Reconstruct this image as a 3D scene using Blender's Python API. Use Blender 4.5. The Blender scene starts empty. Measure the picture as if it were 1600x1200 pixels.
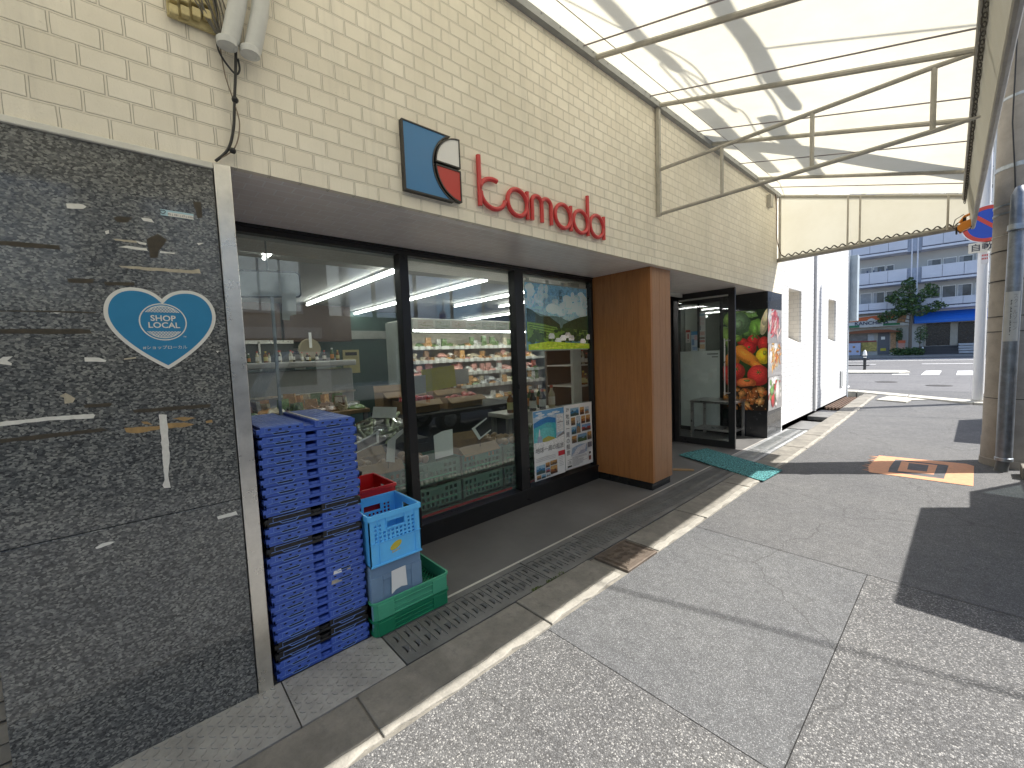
import bpy, bmesh, math, random
from mathutils import Vector, Matrix
random.seed(7)
R = math.radians
S = bpy.context.scene
col = S.collection

# ------------------------------------------------------------------ materials
MATS = {}
def nodes(name):
    m = bpy.data.materials.new(name); m.use_nodes = True
    nt = m.node_tree
    return m, nt, nt.nodes, nt.links, nt.nodes['Principled BSDF']

def mixc(nt, fac, a, b, typ='MIX'):
    n = nt.nodes.new('ShaderNodeMix'); n.data_type = 'RGBA'; n.blend_type = typ
    for i, v in ((0, fac), (6, a), (7, b)):
        if hasattr(v, 'is_linked') or hasattr(v, 'links'):
            nt.links.new(v, n.inputs[i])
        else:
            n.inputs[i].default_value = v if i == 0 else (*v[:3], 1)
    return n.outputs[2]

def noise(nt, vec, scale, detail=4, rough=.6, dist=0):
    n = nt.nodes.new('ShaderNodeTexNoise'); n.inputs['Scale'].default_value = scale
    n.inputs['Detail'].default_value = detail; n.inputs['Roughness'].default_value = rough
    n.inputs['Distortion'].default_value = dist
    if vec is not None: nt.links.new(vec, n.inputs['Vector'])
    return n.outputs['Fac']

def ramp(nt, fac, stops, interp='LINEAR'):
    n = nt.nodes.new('ShaderNodeValToRGB'); n.color_ramp.interpolation = interp
    e = n.color_ramp.elements
    while len(e) < len(stops): e.new(.5)
    for i, (p, c) in enumerate(stops):
        e[i].position = p; e[i].color = (*c, 1) if len(c) == 3 else c
    nt.links.new(fac, n.inputs[0])
    return n.outputs[0]

def math_(nt, op, a, b=None, c=None):
    n = nt.nodes.new('ShaderNodeMath'); n.operation = op
    for i, v in enumerate((a, b, c)):
        if v is None: continue
        if isinstance(v, (int, float)): n.inputs[i].default_value = v
        else: nt.links.new(v, n.inputs[i])
    return n.outputs[0]

def pos(nt):
    return nt.nodes.new('ShaderNodeNewGeometry').outputs['Position']
def objco(nt):
    return nt.nodes.new('ShaderNodeTexCoord').outputs['Object']
def mapping(nt, vec, scale=(1, 1, 1), rot=(0, 0, 0), loc=(0, 0, 0)):
    n = nt.nodes.new('ShaderNodeMapping'); nt.links.new(vec, n.inputs[0])
    n.inputs['Scale'].default_value = scale; n.inputs['Rotation'].default_value = rot; n.inputs['Location'].default_value = loc
    return n.outputs[0]
def bump(nt, b, h, strength, dist=.01, invert=False):
    n = nt.nodes.new('ShaderNodeBump'); n.inputs['Strength'].default_value = strength
    n.inputs['Distance'].default_value = dist; n.invert = invert
    nt.links.new(h, n.inputs['Height']); nt.links.new(n.outputs[0], b.inputs['Normal'])
    return n

def pm(name, c, rough=.5, metal=0, var=.12, vs=6, bmp=0, bs=60, dirt=0, coat=0, spec=.5):
    if name in MATS: return MATS[name]
    m, nt, N, L, b = nodes(name)
    v = objco(nt)
    f = noise(nt, v, vs, 5, .65)
    f = ramp(nt, f, [(.3, (0, 0, 0)), (.7, (1, 1, 1))])
    lo = [x * (1 - var) for x in c]; hi = [min(1, x * (1 + var)) for x in c]
    cc = mixc(nt, f, lo, hi)
    if dirt:
        d = noise(nt, v, vs * 3.1, 6, .75)
        d = ramp(nt, d, [(.5, (0, 0, 0)), (.72, (1, 1, 1))])
        cc = mixc(nt, math_(nt, 'MULTIPLY', d, dirt), cc, [x * .45 + .03 for x in c])
    L.new(cc, b.inputs['Base Color'])
    r = ramp(nt, f, [(0, (max(0, rough - .06),) * 3), (1, (min(1, rough + .08),) * 3)])
    L.new(r, b.inputs['Roughness'])
    b.inputs['Metallic'].default_value = metal
    b.inputs['Specular IOR Level'].default_value = spec
    if coat: b.inputs['Coat Weight'].default_value = coat; b.inputs['Coat Roughness'].default_value = .05
    if bmp: bump(nt, b, noise(nt, v, bs, 4, .6), bmp, .005)
    MATS[name] = m
    return m

def emit(name, c, s):
    if name in MATS: return MATS[name]
    m, nt, N, L, b = nodes(name)
    b.inputs['Base Color'].default_value = (.8, .8, .8, 1)
    b.inputs['Emission Color'].default_value = (*c, 1); b.inputs['Emission Strength'].default_value = s
    MATS[name] = m; return m

def glass(name, tint=(1, 1, 1), ior=1.5, dirt=.0, boost=1.0):
    if name in MATS: return MATS[name]
    m, nt, N, L, b = nodes(name)
    N.remove(b); out = [n for n in N if n.type == 'OUTPUT_MATERIAL'][0]
    t = N.new('ShaderNodeBsdfTransparent'); t.inputs[0].default_value = (*tint, 1)
    g = N.new('ShaderNodeBsdfGlossy'); g.inputs['Roughness'].default_value = .004
    f0 = ((ior - 1) / (ior + 1)) ** 2
    lw = N.new('ShaderNodeLayerWeight'); lw.inputs['Blend'].default_value = .5
    fr = math_(nt, 'MULTIPLY_ADD', math_(nt, 'POWER', lw.outputs['Facing'], 5.0), 1 - f0, f0)
    mx = N.new('ShaderNodeMixShader'); L.new(math_(nt, 'MINIMUM', math_(nt, 'MULTIPLY', fr, boost), 1.0), mx.inputs[0])
    L.new(t.outputs[0], mx.inputs[1]); L.new(g.outputs[0], mx.inputs[2])
    last = mx.outputs[0]
    if dirt:
        d = N.new('ShaderNodeBsdfDiffuse'); d.inputs[0].default_value = (.6, .6, .58, 1)
        nz = ramp(nt, noise(nt, objco(nt), 5, 6, .7), [(.45, (0, 0, 0)), (.8, (dirt,) * 3)])
        m2 = N.new('ShaderNodeMixShader'); L.new(nz, m2.inputs[0]); L.new(last, m2.inputs[1]); L.new(d.outputs[0], m2.inputs[2])
        last = m2.outputs[0]
    L.new(last, out.inputs[0])
    MATS[name] = m; return m

def brick_mat(name, c1, c2, cm, axes, bw, rh, mortar, rough=.7, y0=0, z0=0, offset=.5, stain=.2, bmp=.6, line=.55):
    m, nt, N, L, b = nodes(name)
    p = pos(nt)
    sp = N.new('ShaderNodeSeparateXYZ'); L.new(p, sp.inputs[0])
    cb = N.new('ShaderNodeCombineXYZ')
    L.new(math_(nt, 'ADD', sp.outputs[axes[0]], -y0 + 50 * bw), cb.inputs[0])
    L.new(math_(nt, 'ADD', sp.outputs[axes[1]], -z0 + 50 * rh), cb.inputs[1])
    wob = noise(nt, p, 9, 2, .5)
    cb2 = N.new('ShaderNodeVectorMath'); cb2.operation = 'ADD'
    wv = N.new('ShaderNodeCombineXYZ')
    w2 = math_(nt, 'MULTIPLY', math_(nt, 'SUBTRACT', wob, .5), .006)
    L.new(w2, wv.inputs[0]); L.new(w2, wv.inputs[1])
    L.new(cb.outputs[0], cb2.inputs[0]); L.new(wv.outputs[0], cb2.inputs[1])
    k = N.new('ShaderNodeTexBrick'); k.offset = offset; k.squash = 1
    L.new(cb2.outputs[0], k.inputs['Vector'])
    k.inputs['Scale'].default_value = 1; k.inputs['Brick Width'].default_value = bw; k.inputs['Row Height'].default_value = rh
    k.inputs['Mortar Size'].default_value = mortar; k.inputs['Mortar Smooth'].default_value = .35; k.inputs['Bias'].default_value = 0
    k.inputs['Color1'].default_value = (*c1, 1); k.inputs['Color2'].default_value = (*c2, 1); k.inputs['Mortar'].default_value = (*cm, 1)
    k2 = N.new('ShaderNodeTexBrick'); k2.offset = offset; k2.squash = 1; L.new(cb2.outputs[0], k2.inputs['Vector'])
    for nm_, v_ in (('Scale', 1), ('Brick Width', bw), ('Row Height', rh), ('Mortar Size', mortar * .55), ('Mortar Smooth', .3), ('Bias', 0)): k2.inputs[nm_].default_value = v_
    edge = math_(nt, 'MULTIPLY', math_(nt, 'SUBTRACT', k.outputs['Fac'], k2.outputs['Fac']), line)
    bc_ = mixc(nt, edge, k.outputs['Color'], [x * .34 for x in c1])
    big = ramp(nt, noise(nt, p, .9, 6, .7), [(.42, (0, 0, 0)), (.7, (1, 1, 1))])
    st = [x * .72 for x in c1]
    cc = mixc(nt, math_(nt, 'MULTIPLY', big, stain), bc_, (st[0], st[1] * 1.0, st[2] * .95))
    stk = ramp(nt, noise(nt, mapping(nt, p, scale=(1, 9, .55)), 1.0, 5, .65), [(.52, (0, 0, 0)), (.74, (1, 1, 1))])
    cc = mixc(nt, math_(nt, 'MULTIPLY', stk, stain * .75), cc, [x * .62 for x in c1])
    # fine specks of grime and drip stains
    sk = ramp(nt, noise(nt, p, 75, 3, .5), [(.68, (0, 0, 0)), (.74, (1, 1, 1))])
    zone = ramp(nt, noise(nt, p, 1.7, 3, .5), [(.5, (0, 0, 0)), (.68, (1, 1, 1))])
    cc = mixc(nt, math_(nt, 'MULTIPLY', math_(nt, 'MULTIPLY', sk, zone), .55), cc, (.22, .19, .16))
    L.new(cc, b.inputs['Base Color'])
    b.inputs['Roughness'].default_value = rough
    h = math_(nt, 'ADD', math_(nt, 'MULTIPLY', math_(nt, 'SUBTRACT', 1.0, k.outputs['Fac']), 1.0), math_(nt, 'MULTIPLY', noise(nt, p, 130, 4, .6), .22))
    bump(nt, b, h, bmp, .006)
    MATS[name] = m
    return m

# ------------------------------------------------------------------ mesh builder
class MB:
    def __init__(s): s.v = []; s.f = []; s.m = []; s.uv = {}; s.c = {}
    def add(s, verts, faces, mi=0):
        o = len(s.v); s.v += [tuple(v) for v in verts]
        for f in faces: s.f.append([o + i for i in f]); s.m.append(mi)
        return o
    def box(s, x0, x1, y0, y1, z0, z1, mi=0):
        if x0 > x1: x0, x1 = x1, x0
        if y0 > y1: y0, y1 = y1, y0
        if z0 > z1: z0, z1 = z1, z0
        s.add([(x0, y0, z0), (x1, y0, z0), (x1, y1, z0), (x0, y1, z0), (x0, y0, z1), (x1, y0, z1), (x1, y1, z1), (x0, y1, z1)],
              [(0, 3, 2, 1), (4, 5, 6, 7), (0, 1, 5, 4), (1, 2, 6, 5), (2, 3, 7, 6), (3, 0, 4, 7)], mi); return s
    def quad(s, a, b, c, d, mi=0): s.add([a, b, c, d], [(0, 1, 2, 3)], mi); return s
    def prism(s, pts, f, a, b, mi=0, caps=True):
        """extrude 2D outline pts; f(u,v,w)->xyz; between w=a and w=b"""
        n = len(pts)
        vs = [f(u, v, a) for u, v in pts] + [f(u, v, b) for u, v in pts]
        fs = [(i, (i + 1) % n, n + (i + 1) % n, n + i) for i in range(n)]
        if caps: fs += [tuple(range(n))[::-1], tuple(range(n, 2 * n))]
        s.add(vs, fs, mi); return s
    def tube(s, pts, r, n=8, mi=0, closed=False, caps=True, flat=None):
        P = [Vector(p) for p in pts]; rings = []
        m = len(P)
        up = None
        rr = r if isinstance(r, (list, tuple)) else [r] * m
        o = len(s.v)
        for i, p in enumerate(P):
            if closed: t = (P[(i + 1) % m] - P[i - 1])
            else: t = P[min(i + 1, m - 1)] - P[max(i - 1, 0)]
            t.normalize()
            if up is None:
                up = Vector((0, 0, 1)) if abs(t.z) < .9 else Vector((1, 0, 0))
                if flat is not None: up = Vector(flat)
            a = t.cross(up)
            if a.length < 1e-6: a = t.orthogonal()
            a.normalize(); b = a.cross(t); b.normalize(); 
            if flat is None: up = b
            for k in range(n):
                th = 2 * math.pi * (k + (.5 if n == 4 else 0)) / n
                s.v.append(tuple(p + (a * math.cos(th) + b * math.sin(th)) * rr[i] * (1.414 if n == 4 else 1)))
        for i in range(m if closed else m - 1):
            j = (i + 1) % m
            for k in range(n):
                s.f.append([o + i * n + k, o + i * n + (k + 1) % n, o + j * n + (k + 1) % n, o + j * n + k]); s.m.append(mi)
        if caps and not closed:
            s.f.append([o + k for k in range(n)][::-1]); s.m.append(mi)
            s.f.append([o + (m - 1) * n + k for k in range(n)]); s.m.append(mi)
        return s
    def lathe(s, prof, c=(0, 0, 0), n=16, mi=0, axis='z'):
        o = len(s.v); k = len(prof)
        for r, z in prof:
            for i in range(n):
                t = 2 * math.pi * i / n; a, b = r * math.cos(t), r * math.sin(t)
                q = {'z': (a, b, z), 'x': (z, a, b), 'y': (a, z, b)}[axis]
                s.v.append((c[0] + q[0], c[1] + q[1], c[2] + q[2]))
        for j in range(k - 1):
            for i in range(n):
                s.f.append([o + j * n + i, o + j * n + (i + 1) % n, o + (j + 1) * n + (i + 1) % n, o + (j + 1) * n + i]); s.m.append(mi)
        s.f.append([o + i for i in range(n)][::-1]); s.m.append(mi)
        s.f.append([o + (k - 1) * n + i for i in range(n)]); s.m.append(mi)
        return s
    def disc(s, c, U, V, ru, rv, rot=0, n=18, mi=0, color=(1, 1, 1), pts=None, uvr=None):
        """flat printed patch: ellipse (or outline pts in -1..1) with radial uv and a colour"""
        c, U, V = Vector(c), Vector(U), Vector(V)
        P = pts or [(math.cos(2 * math.pi * i / n), math.sin(2 * math.pi * i / n)) for i in range(n)]
        o = len(s.v); cr, sr = math.cos(rot), math.sin(rot)
        for a, b in P:
            x, y = a * ru * cr - b * rv * sr, a * ru * sr + b * rv * cr
            s.v.append(tuple(c + U * x + V * y))
        s.f.append([o + i for i in range(len(P))]); s.m.append(mi)
        s.uv[len(s.f) - 1] = [(a, b) for a, b in P]; s.c[len(s.f) - 1] = color
    def build(s, name, mats, parent=None, smooth=None, bevel=0, local=False, base=None, segs=2):
        me = bpy.data.meshes.new(name)
        vs = [Vector(v) for v in s.v]
        loc = Vector((0, 0, 0))
        if parent is not None:
            q, L_ = parent, Vector((0, 0, 0))
            while q is not None: L_ = L_ + q.location; q = q.parent
            if not local: vs = [v - L_ for v in vs]
        elif not local:
            if base is None:
                lo = [min(v[i] for v in vs) for i in range(3)]; hi = [max(v[i] for v in vs) for i in range(3)]
                base = ((lo[0] + hi[0]) / 2, (lo[1] + hi[1]) / 2, lo[2])
            loc = Vector(base); vs = [v - loc for v in vs]
        me.from_pydata(vs, [], s.f)
        if not isinstance(mats, (list, tuple)): mats = [mats]
        for m in mats: me.materials.append(m)
        me.polygons.foreach_set('material_index', s.m)
        if s.uv:
            me.uv_layers.new(name='UVMap'); me.color_attributes.new('hue', 'FLOAT_COLOR', 'CORNER')
            ul = me.uv_layers['UVMap']; ca = me.color_attributes['hue']
            for fi, uvs in s.uv.items():
                p = me.polygons[fi]
                for li, q in zip(p.loop_indices, uvs):
                    ul.data[li].uv = q; ca.data[li].color = (*s.c[fi], 1)
        bm = bmesh.new(); bm.from_mesh(me)
        if not s.uv: bmesh.ops.recalc_face_normals(bm, faces=bm.faces)
        bm.to_mesh(me); bm.free()
        if smooth:
            me.polygons.foreach_set('use_smooth', [True] * len(me.polygons))
            try: me.set_sharp_from_angle(angle=R(smooth))
            except Exception: pass
        me.update()
        ob = bpy.data.objects.new(name, me); col.objects.link(ob)
        ob.location = loc
        if parent is not None: ob.parent = parent; ob.location = (0, 0, 0)
        if bevel:
            bv = ob.modifiers.new('bevel', 'BEVEL'); bv.width = bevel; bv.segments = segs; bv.limit_method = 'ANGLE'; bv.angle_limit = R(40)
        return ob

def tag(o, label=None, cat=None, group=None, kind=None):
    if label: o['label'] = label
    if cat: o['category'] = cat
    if group: o['group'] = group
    if kind: o['kind'] = kind
    return o
def thing(name, label, cat, loc=(0, 0, 0), rz=0, group=None):
    o = bpy.data.objects.new(name, None); col.objects.link(o); o.location = loc; o.rotation_euler = (0, 0, rz)
    o.empty_display_size = .1
    return tag(o, label, cat, group)
def copy_tree(o, parent=None):
    c = o.copy(); col.objects.link(c)
    if parent is not None: c.parent = parent
    for ch in [x for x in KIDS.get(o.name, [])]: copy_tree(ch, c)
    return c
KIDS = {}
def index_kids():
    KIDS.clear()
    for o in col.objects:
        if o.parent: KIDS.setdefault(o.parent.name, []).append(o)
def struct(mb, name, mats, **k):
    return tag(mb.build(name, mats, **k), kind='structure')

XW = lambda u, v, w: (w, u, v)      # outline in wall plane (y,z), depth along x
YW = lambda u, v, w: (u, w, v)      # outline in (x,z), depth along y
ZW = lambda u, v, w: (u, v, w)      # outline in (x,y), height

def text_polys(body, size, origin, U, V, mat, name, parent=None, depth=.0008, align='CENTER', spacing=1.0, vertical=False, local=False, xs=1.0, bold=0):
    """lettering as a mesh lying on the plane origin + U*x + V*y"""
    U, V = Vector(U), Vector(V); W = U.cross(V)
    mb = MB()
    lines = list(body) if vertical else [body]
    for i, b in enumerate(lines):
        cu = bpy.data.curves.new('lettering', 'FONT'); cu.body = b; cu.size = size; cu.align_x = align; cu.space_character = spacing
        cu.resolution_u = 3; cu.offset = bold; cu.fill_mode = 'FRONT'
        ob = bpy.data.objects.new('lettering', cu); col.objects.link(ob)
        bpy.context.view_layer.update()
        dg = bpy.context.evaluated_depsgraph_get()
        me = ob.evaluated_get(dg).to_mesh()
        vs = [(v.co.x * xs, v.co.y - (i * size * spacing if vertical else 0)) for v in me.vertices]
        fs = [tuple(p.vertices) for p in me.polygons]
        ob.evaluated_get(dg).to_mesh_clear()
        col.objects.unlink(ob); bpy.data.objects.remove(ob); bpy.data.curves.remove(cu)
        mb.add([Vector(origin) + U * x + V * y + W * depth for x, y in vs], fs, 0)
    if not mb.f: return None
    return mb.build(name, mat, parent=parent, local=local)

# print materials: picture made of patches with a colour and a soft radial tone (part of the printed photo)
def print_mat(name, rough=.35, tex=22, amt=.35, radial=True, coat=.3, gain=1):
    m, nt, N, L, b = nodes(name)
    at = N.new('ShaderNodeAttribute'); at.attribute_name = 'hue'
    uv = N.new('ShaderNodeUVMap'); uv.uv_map = 'UVMap'
    cc = at.outputs['Color']
    nz = noise(nt, objco(nt), tex, 6, .7)
    f = ramp(nt, nz, [(.3, (1 - amt,) * 3), (.7, (1 + amt * .6,) * 3)])
    cc = mixc(nt, 1.0, cc, f, 'MULTIPLY')
    if radial:
        mp = mapping(nt, uv.outputs[0], loc=(.22, -.25, 0))
        g = N.new('ShaderNodeTexGradient'); g.gradient_type = 'SPHERICAL'; L.new(mp, g.inputs[0])
        r = ramp(nt, g.outputs['Fac'], [(0, (.45,) * 3), (.35, (.85,) * 3), (.75, (1.15,) * 3), (1, (1.6,) * 3)])
        cc = mixc(nt, 1.0, cc, r, 'MULTIPLY')
    if gain != 1: cc = mixc(nt, 1.0, cc, (gain,) * 3, 'MULTIPLY')
    L.new(cc, b.inputs['Base Color']); b.inputs['Roughness'].default_value = rough; b.inputs['Coat Weight'].default_value = coat
    return m
M_FRUIT = print_mat('printed_photo_food', .3, 40, .35, gain=1.9)
M_PIC = print_mat('printed_photo_flat', .35, 90, .45, radial=False)
M_PICBIG = print_mat('printed_photo_landscape', .35, 30, .4, radial=False, gain=2.5)

# common materials
WHITE = pm('white_paper', (.78, .78, .76), .6, var=.04)
BLACKM = pm('black_aluminium', (.012, .012, .013), .32, metal=.0, var=.2, vs=8)
INK = pm('black_ink', (.02, .02, .022), .6, var=.05)
STEEL = pm('brushed_steel', (.78, .76, .71), .3, metal=1, var=.12, vs=9, bmp=.05, bs=40, dirt=.15)
GALV = pm('galvanised_steel', (.32, .35, .38), .42, metal=.85, var=.3, vs=14, bmp=.03)
CREAMPIPE = pm('painted_steel_pipe', (.42, .40, .35), .45, var=.15, vs=12, dirt=.25)
CABLE = pm('black_cable', (.02, .02, .02), .5)
RUBBER = pm('black_rubber', (.02, .02, .02), .75)
GREYPL = pm('grey_plastic', (.35, .36, .36), .5, dirt=.2)

exec_sections = []

# ------------------------------------------------------------------ ground
def zg(y):
    return 0 if y < 8 else (.14 * (y - 8) / 6 if y < 14 else .14)

def asphalt(name, base, spk, scale, contrast, bmp, seams=()):
    m, nt, N, L, b = nodes(name)
    p = pos(nt)
    v = N.new('ShaderNodeTexVoronoi'); v.inputs['Scale'].default_value = scale; L.new(p, v.inputs['Vector']); v.inputs['Randomness'].default_value = 1
    sep = N.new('ShaderNodeSeparateColor'); L.new(v.outputs['Color'], sep.inputs[0])
    lo = [x * (1 - contrast) for x in base]; hi = [x * (1 + contrast) for x in base]
    stone = ramp(nt, sep.outputs[0], [(0, lo), (.55, base), (.86, hi), (.93, spk), (1, spk)])
    edge = ramp(nt, v.outputs['Distance'], [(.25, (1, 1, 1)), (.75, (.55, .55, .55))])
    cc = mixc(nt, .7, stone, edge, 'MULTIPLY')
    big = ramp(nt, noise(nt, p, 1.1, 6, .65), [(.3, (.8, .8, .81)), (.7, (1.12, 1.11, 1.08))])
    cc = mixc(nt, .8, cc, big, 'MULTIPLY')
    mid = ramp(nt, noise(nt, p, 14, 5, .7), [(.35, (.82,) * 3), (.65, (1.12,) * 3)])
    cc = mixc(nt, .8, cc, mid, 'MULTIPLY')
    spot = ramp(nt, noise(nt, p, 5.3, 2, .4), [(.70, (0, 0, 0)), (.735, (1, 1, 1))])
    cc = mixc(nt, math_(nt, 'MULTIPLY', spot, .35), cc, (.07, .07, .07))
    # hairline cracks
    cv = N.new('ShaderNodeTexVoronoi'); cv.feature = 'DISTANCE_TO_EDGE'; cv.inputs['Scale'].default_value = .55
    wv = N.new('ShaderNodeVectorMath'); wv.operation = 'ADD'; L.new(p, wv.inputs[0])
    nn = N.new('ShaderNodeTexNoise'); nn.inputs['Scale'].default_value = 3; nn.inputs['Detail'].default_value = 6; L.new(p, nn.inputs['Vector'])
    sc_ = N.new('ShaderNodeVectorMath'); sc_.operation = 'SCALE'; L.new(nn.outputs['Color'], sc_.inputs[0]); sc_.inputs['Scale'].default_value = .3
    L.new(sc_.outputs[0], wv.inputs[1]); L.new(wv.outputs[0], cv.inputs['Vector'])
    crack = ramp(nt, cv.outputs['Distance'], [(.0, (1, 1, 1)), (.004, (0, 0, 0))])
    cc = mixc(nt, math_(nt, 'MULTIPLY', crack, .55), cc, (.04, .04, .04))
    L.new(cc, b.inputs['Base Color']); b.inputs['Roughness'].default_value = .82; b.inputs['Specular IOR Level'].default_value = .3
    h = math_(nt, 'ADD', math_(nt, 'MULTIPLY', math_(nt, 'SUBTRACT', 1, v.outputs['Distance']), 1.0), math_(nt, 'MULTIPLY', sep.outputs[1], .6))
    bump(nt, b, h, bmp, .006)
    MATS[name] = m
    return m
AS_FINE = asphalt('asphalt_fine', (.136, .140, .145), (.30, .305, .31), 290, .26, .35)
AS_COARSE = asphalt('asphalt_coarse', (.145, .146, .147), (.38, .375, .365), 185, .36, .5)
AS_SMOOTH = asphalt('asphalt_smooth', (.128, .130, .133), (.25, .25, .25), 250, .22, .25)
AS_ROAD = asphalt('asphalt_road', (.165, .165, .17), (.28, .28, .28), 120, .2, .2)
CONC = pm('old_concrete', (.20, .188, .162), .9, var=.3, vs=6, bmp=.8, bs=70, dirt=.7)
CONC_L = pm('pale_concrete', (.46, .44, .38), .85, var=.18, vs=5, bmp=.4, bs=80, dirt=.3)
DARKCH = pm('dark_channel', (.03, .03, .03), .9)
SOIL = pm('ground_soil', (.12, .115, .105), .95, var=.2, vs=.4)
g = MB(); g.box(-260, 260, -200, 320, -.5, -.2)
struct(g, 'ground', SOIL)
st = MB()
def sheet(mb, x0, x1, ys, mi):
    for a, b in zip(ys[:-1], ys[1:]):
        mb.quad((x0, a, zg(a)), (x1, a, zg(a)), (x1, b, zg(b)), (x0, b, zg(b)), mi)
gap = .004
sheet(st, .635, 1.738, [-6, 1.55], 1)
sheet(st, .635, 1.738, [1.554, 3.378], 0)
sheet(st, 1.742, 9, [-6, 3.378], 1)
sheet(st, .635, 9, [3.384, 8, 14, 15.4], 2)
sheet(st, -3, .635, [14.4, 15.4], 2)
for x0, x1, y0, y1 in ((1.738, 1.742, -6, 3.378), (.635, 1.738, 1.55, 1.554), (.635, 9, 3.378, 3.384)):
    st.quad((x0, y0, -.004), (x1, y0, -.004), (x1, y1, -.004), (x0, y1, -.004), 3)
struct(st, 'street', [AS_FINE, AS_COARSE, AS_SMOOTH, DARKCH])
rd = MB(); rd.quad((-120, 15.4, .14), (120, 15.4, .14), (120, 46, .14), (-120, 46, .14))
rd.quad((9, -60, .0), (60, -60, 0), (60, 15.4, .14), (9, 15.4, .14)); 
struct(rd, 'road', AS_ROAD)
pv = MB(); pv.box(-120, 120, 44.6, 60, .0, .24)
struct(pv, 'pavement', pm('far_paving', (.23, .23, .23), .8, bmp=.1))
# road paint
PAINT = pm('road_paint', (.78, .78, .76), .6, var=.06, vs=9, dirt=.12)
def paint(pts, z=.146, name='road_marking'):
    m_ = MB(); m_.prism(pts, ZW, z - .004, z); return struct(m_, name, PAINT)
paint([(-60, 39.2), (60, 40.2), (60, 40.6), (-60, 39.6)])
paint([(-60, 36.5), (60, 37.9), (60, 38.2), (-60, 36.8)])
paint([(-30, 31.2), (-1.44, 31.63), (-1.44, 31.93), (-30, 31.5)]); paint([(.44, 31.85), (30, 33.0), (30, 33.3), (.44, 32.15)])
for x in (-1.7, .95, 1.87, 2.8, 3.7, 4.6): 
    if x > 0: paint([(x, 22.2), (x + .48, 22.25), (x + .46, 25.0), (x, 24.9)], name='crosswalk_stripe')
paint([(.13, 22.1), (.61, 22.2), (.6, 22.6), (.13, 22.45)], name='crosswalk_stripe')
paint([(-1.2, 15.6), (-.22, 15.6), (-.3, 16.3), (-1.2, 16.3)], name='road_marking')
isl = MB(); isl.prism([(-30, 22.6), (-1.2, 22.6), (.3, 22.75), (.56, 23.4), (.38, 24.4), (-1.6, 24.7), (-30, 24.7)], ZW, .13, .2)
struct(isl, 'pavement', CONC_L, bevel=.02)
kb = MB()
for i in range(6):
    x0 = -3 + i * 1.05; x1 = x0 + 1.03
    f = lambda x: 15.05 - .78 * max(0, x + .1) if x < 2.4 else 13.1
    kb.prism([(x0, f(x0) - .52), (x1, f(x1) - .52), (x1, f(x1) - .02), (x0, f(x0) - .02)], ZW, .0, .155)
struct(kb, 'kerb', CONC_L, bevel=.008)
pt = MB(); pt.prism([(.86, 13.75), (1.15, 13.5), (1.55, 13.15), (1.3, 12.95), (1.25, 12.5), (.72, 12.75)], ZW, .1, .136)
struct(pt, 'pavement_patch', CONC_L)
for i, (x, y) in enumerate(((.35, 18.2), (1.6, 17.1))):
    q = MB(); q.lathe([(.28, .13), (.28, .146), (.25, .148), (0.001, .148)], (x, y, 0), 20)
    o = q.build('manhole_cover', pm('cast_iron', (.07, .065, .06), .55, metal=.6, dirt=.3))
    tag(o, ['round iron manhole cover in the far road nearer the sunlit wall', 'round iron manhole cover in the far road nearer the sign pole'][i], 'manhole cover')

# gutter strip of concrete blocks (kerb), stepped slightly
ys = [-3.2, -1.3, -.42, .615, 1.592, 2.30]
blocks = list(zip(ys[:-1], ys[1:])) + [(2.78, 3.62), (3.62, 4.72), (4.72, 5.9), (5.9, 7.02), (7.02, 8.1), (8.1, 9.3), (9.3, 10.6), (10.6, 12.0), (12, 13.5)]
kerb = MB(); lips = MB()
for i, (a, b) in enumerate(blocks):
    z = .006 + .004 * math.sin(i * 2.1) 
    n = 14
    # outer lip is worn and uneven; its paler colour carries the sunlit strip
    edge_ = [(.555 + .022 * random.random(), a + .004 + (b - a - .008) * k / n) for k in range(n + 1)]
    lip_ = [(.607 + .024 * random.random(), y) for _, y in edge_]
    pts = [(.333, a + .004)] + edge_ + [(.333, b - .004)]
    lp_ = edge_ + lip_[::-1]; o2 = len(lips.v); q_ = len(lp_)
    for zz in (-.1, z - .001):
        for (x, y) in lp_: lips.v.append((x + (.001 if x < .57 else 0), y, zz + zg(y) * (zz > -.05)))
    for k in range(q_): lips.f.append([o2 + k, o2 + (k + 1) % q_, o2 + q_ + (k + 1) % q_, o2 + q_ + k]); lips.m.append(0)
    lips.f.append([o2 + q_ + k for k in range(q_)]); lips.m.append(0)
    o_ = len(kerb.v)
    m_ = len(pts)
    for zz in (-.1, z):
        for (x, y) in pts: kerb.v.append((x, y, zz + zg(y) * (zz > -.05)))
    for k in range(m_): kerb.f.append([o_ + k, o_ + (k + 1) % m_, o_ + m_ + (k + 1) % m_, o_ + m_ + k]); kerb.m.append(0)
    kerb.f.append([o_ + m_ + k for k in range(m_)]); kerb.m.append(0)
struct(kerb, 'kerb', CONC, bevel=.006); struct(lips, 'gutter_lip', pm('worn_sunlit_lip', (.30, .285, .25), .9, var=.25, vs=7, bmp=.7, bs=80, dirt=.45), bevel=.005)
seal = MB(); sheet(seal, .33, .636, [-3.2, 8, 14.4], 0)
seal.v = [(x, y, z - .006) for x, y, z in seal.v]
struct(seal, 'gutter_bed', CONC)
# channel under the gratings
ch = MB(); ch.quad((-.03, -3, -.13), (.34, -3, -.13), (.34, 14.4, -.13), (-.03, 14.4, -.13))
ch.quad((-.03, -3, -.13), (-.03, 14.4, -.13), (-.03, 14.4, .0), (-.03, -3, -.004)); ch.quad((.34, -3, -.13), (.34, 14.4, -.13), (.34, 14.4, 0.0), (.34, -3, -.004))
struct(ch, 'drain_channel', DARKCH)
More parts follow.
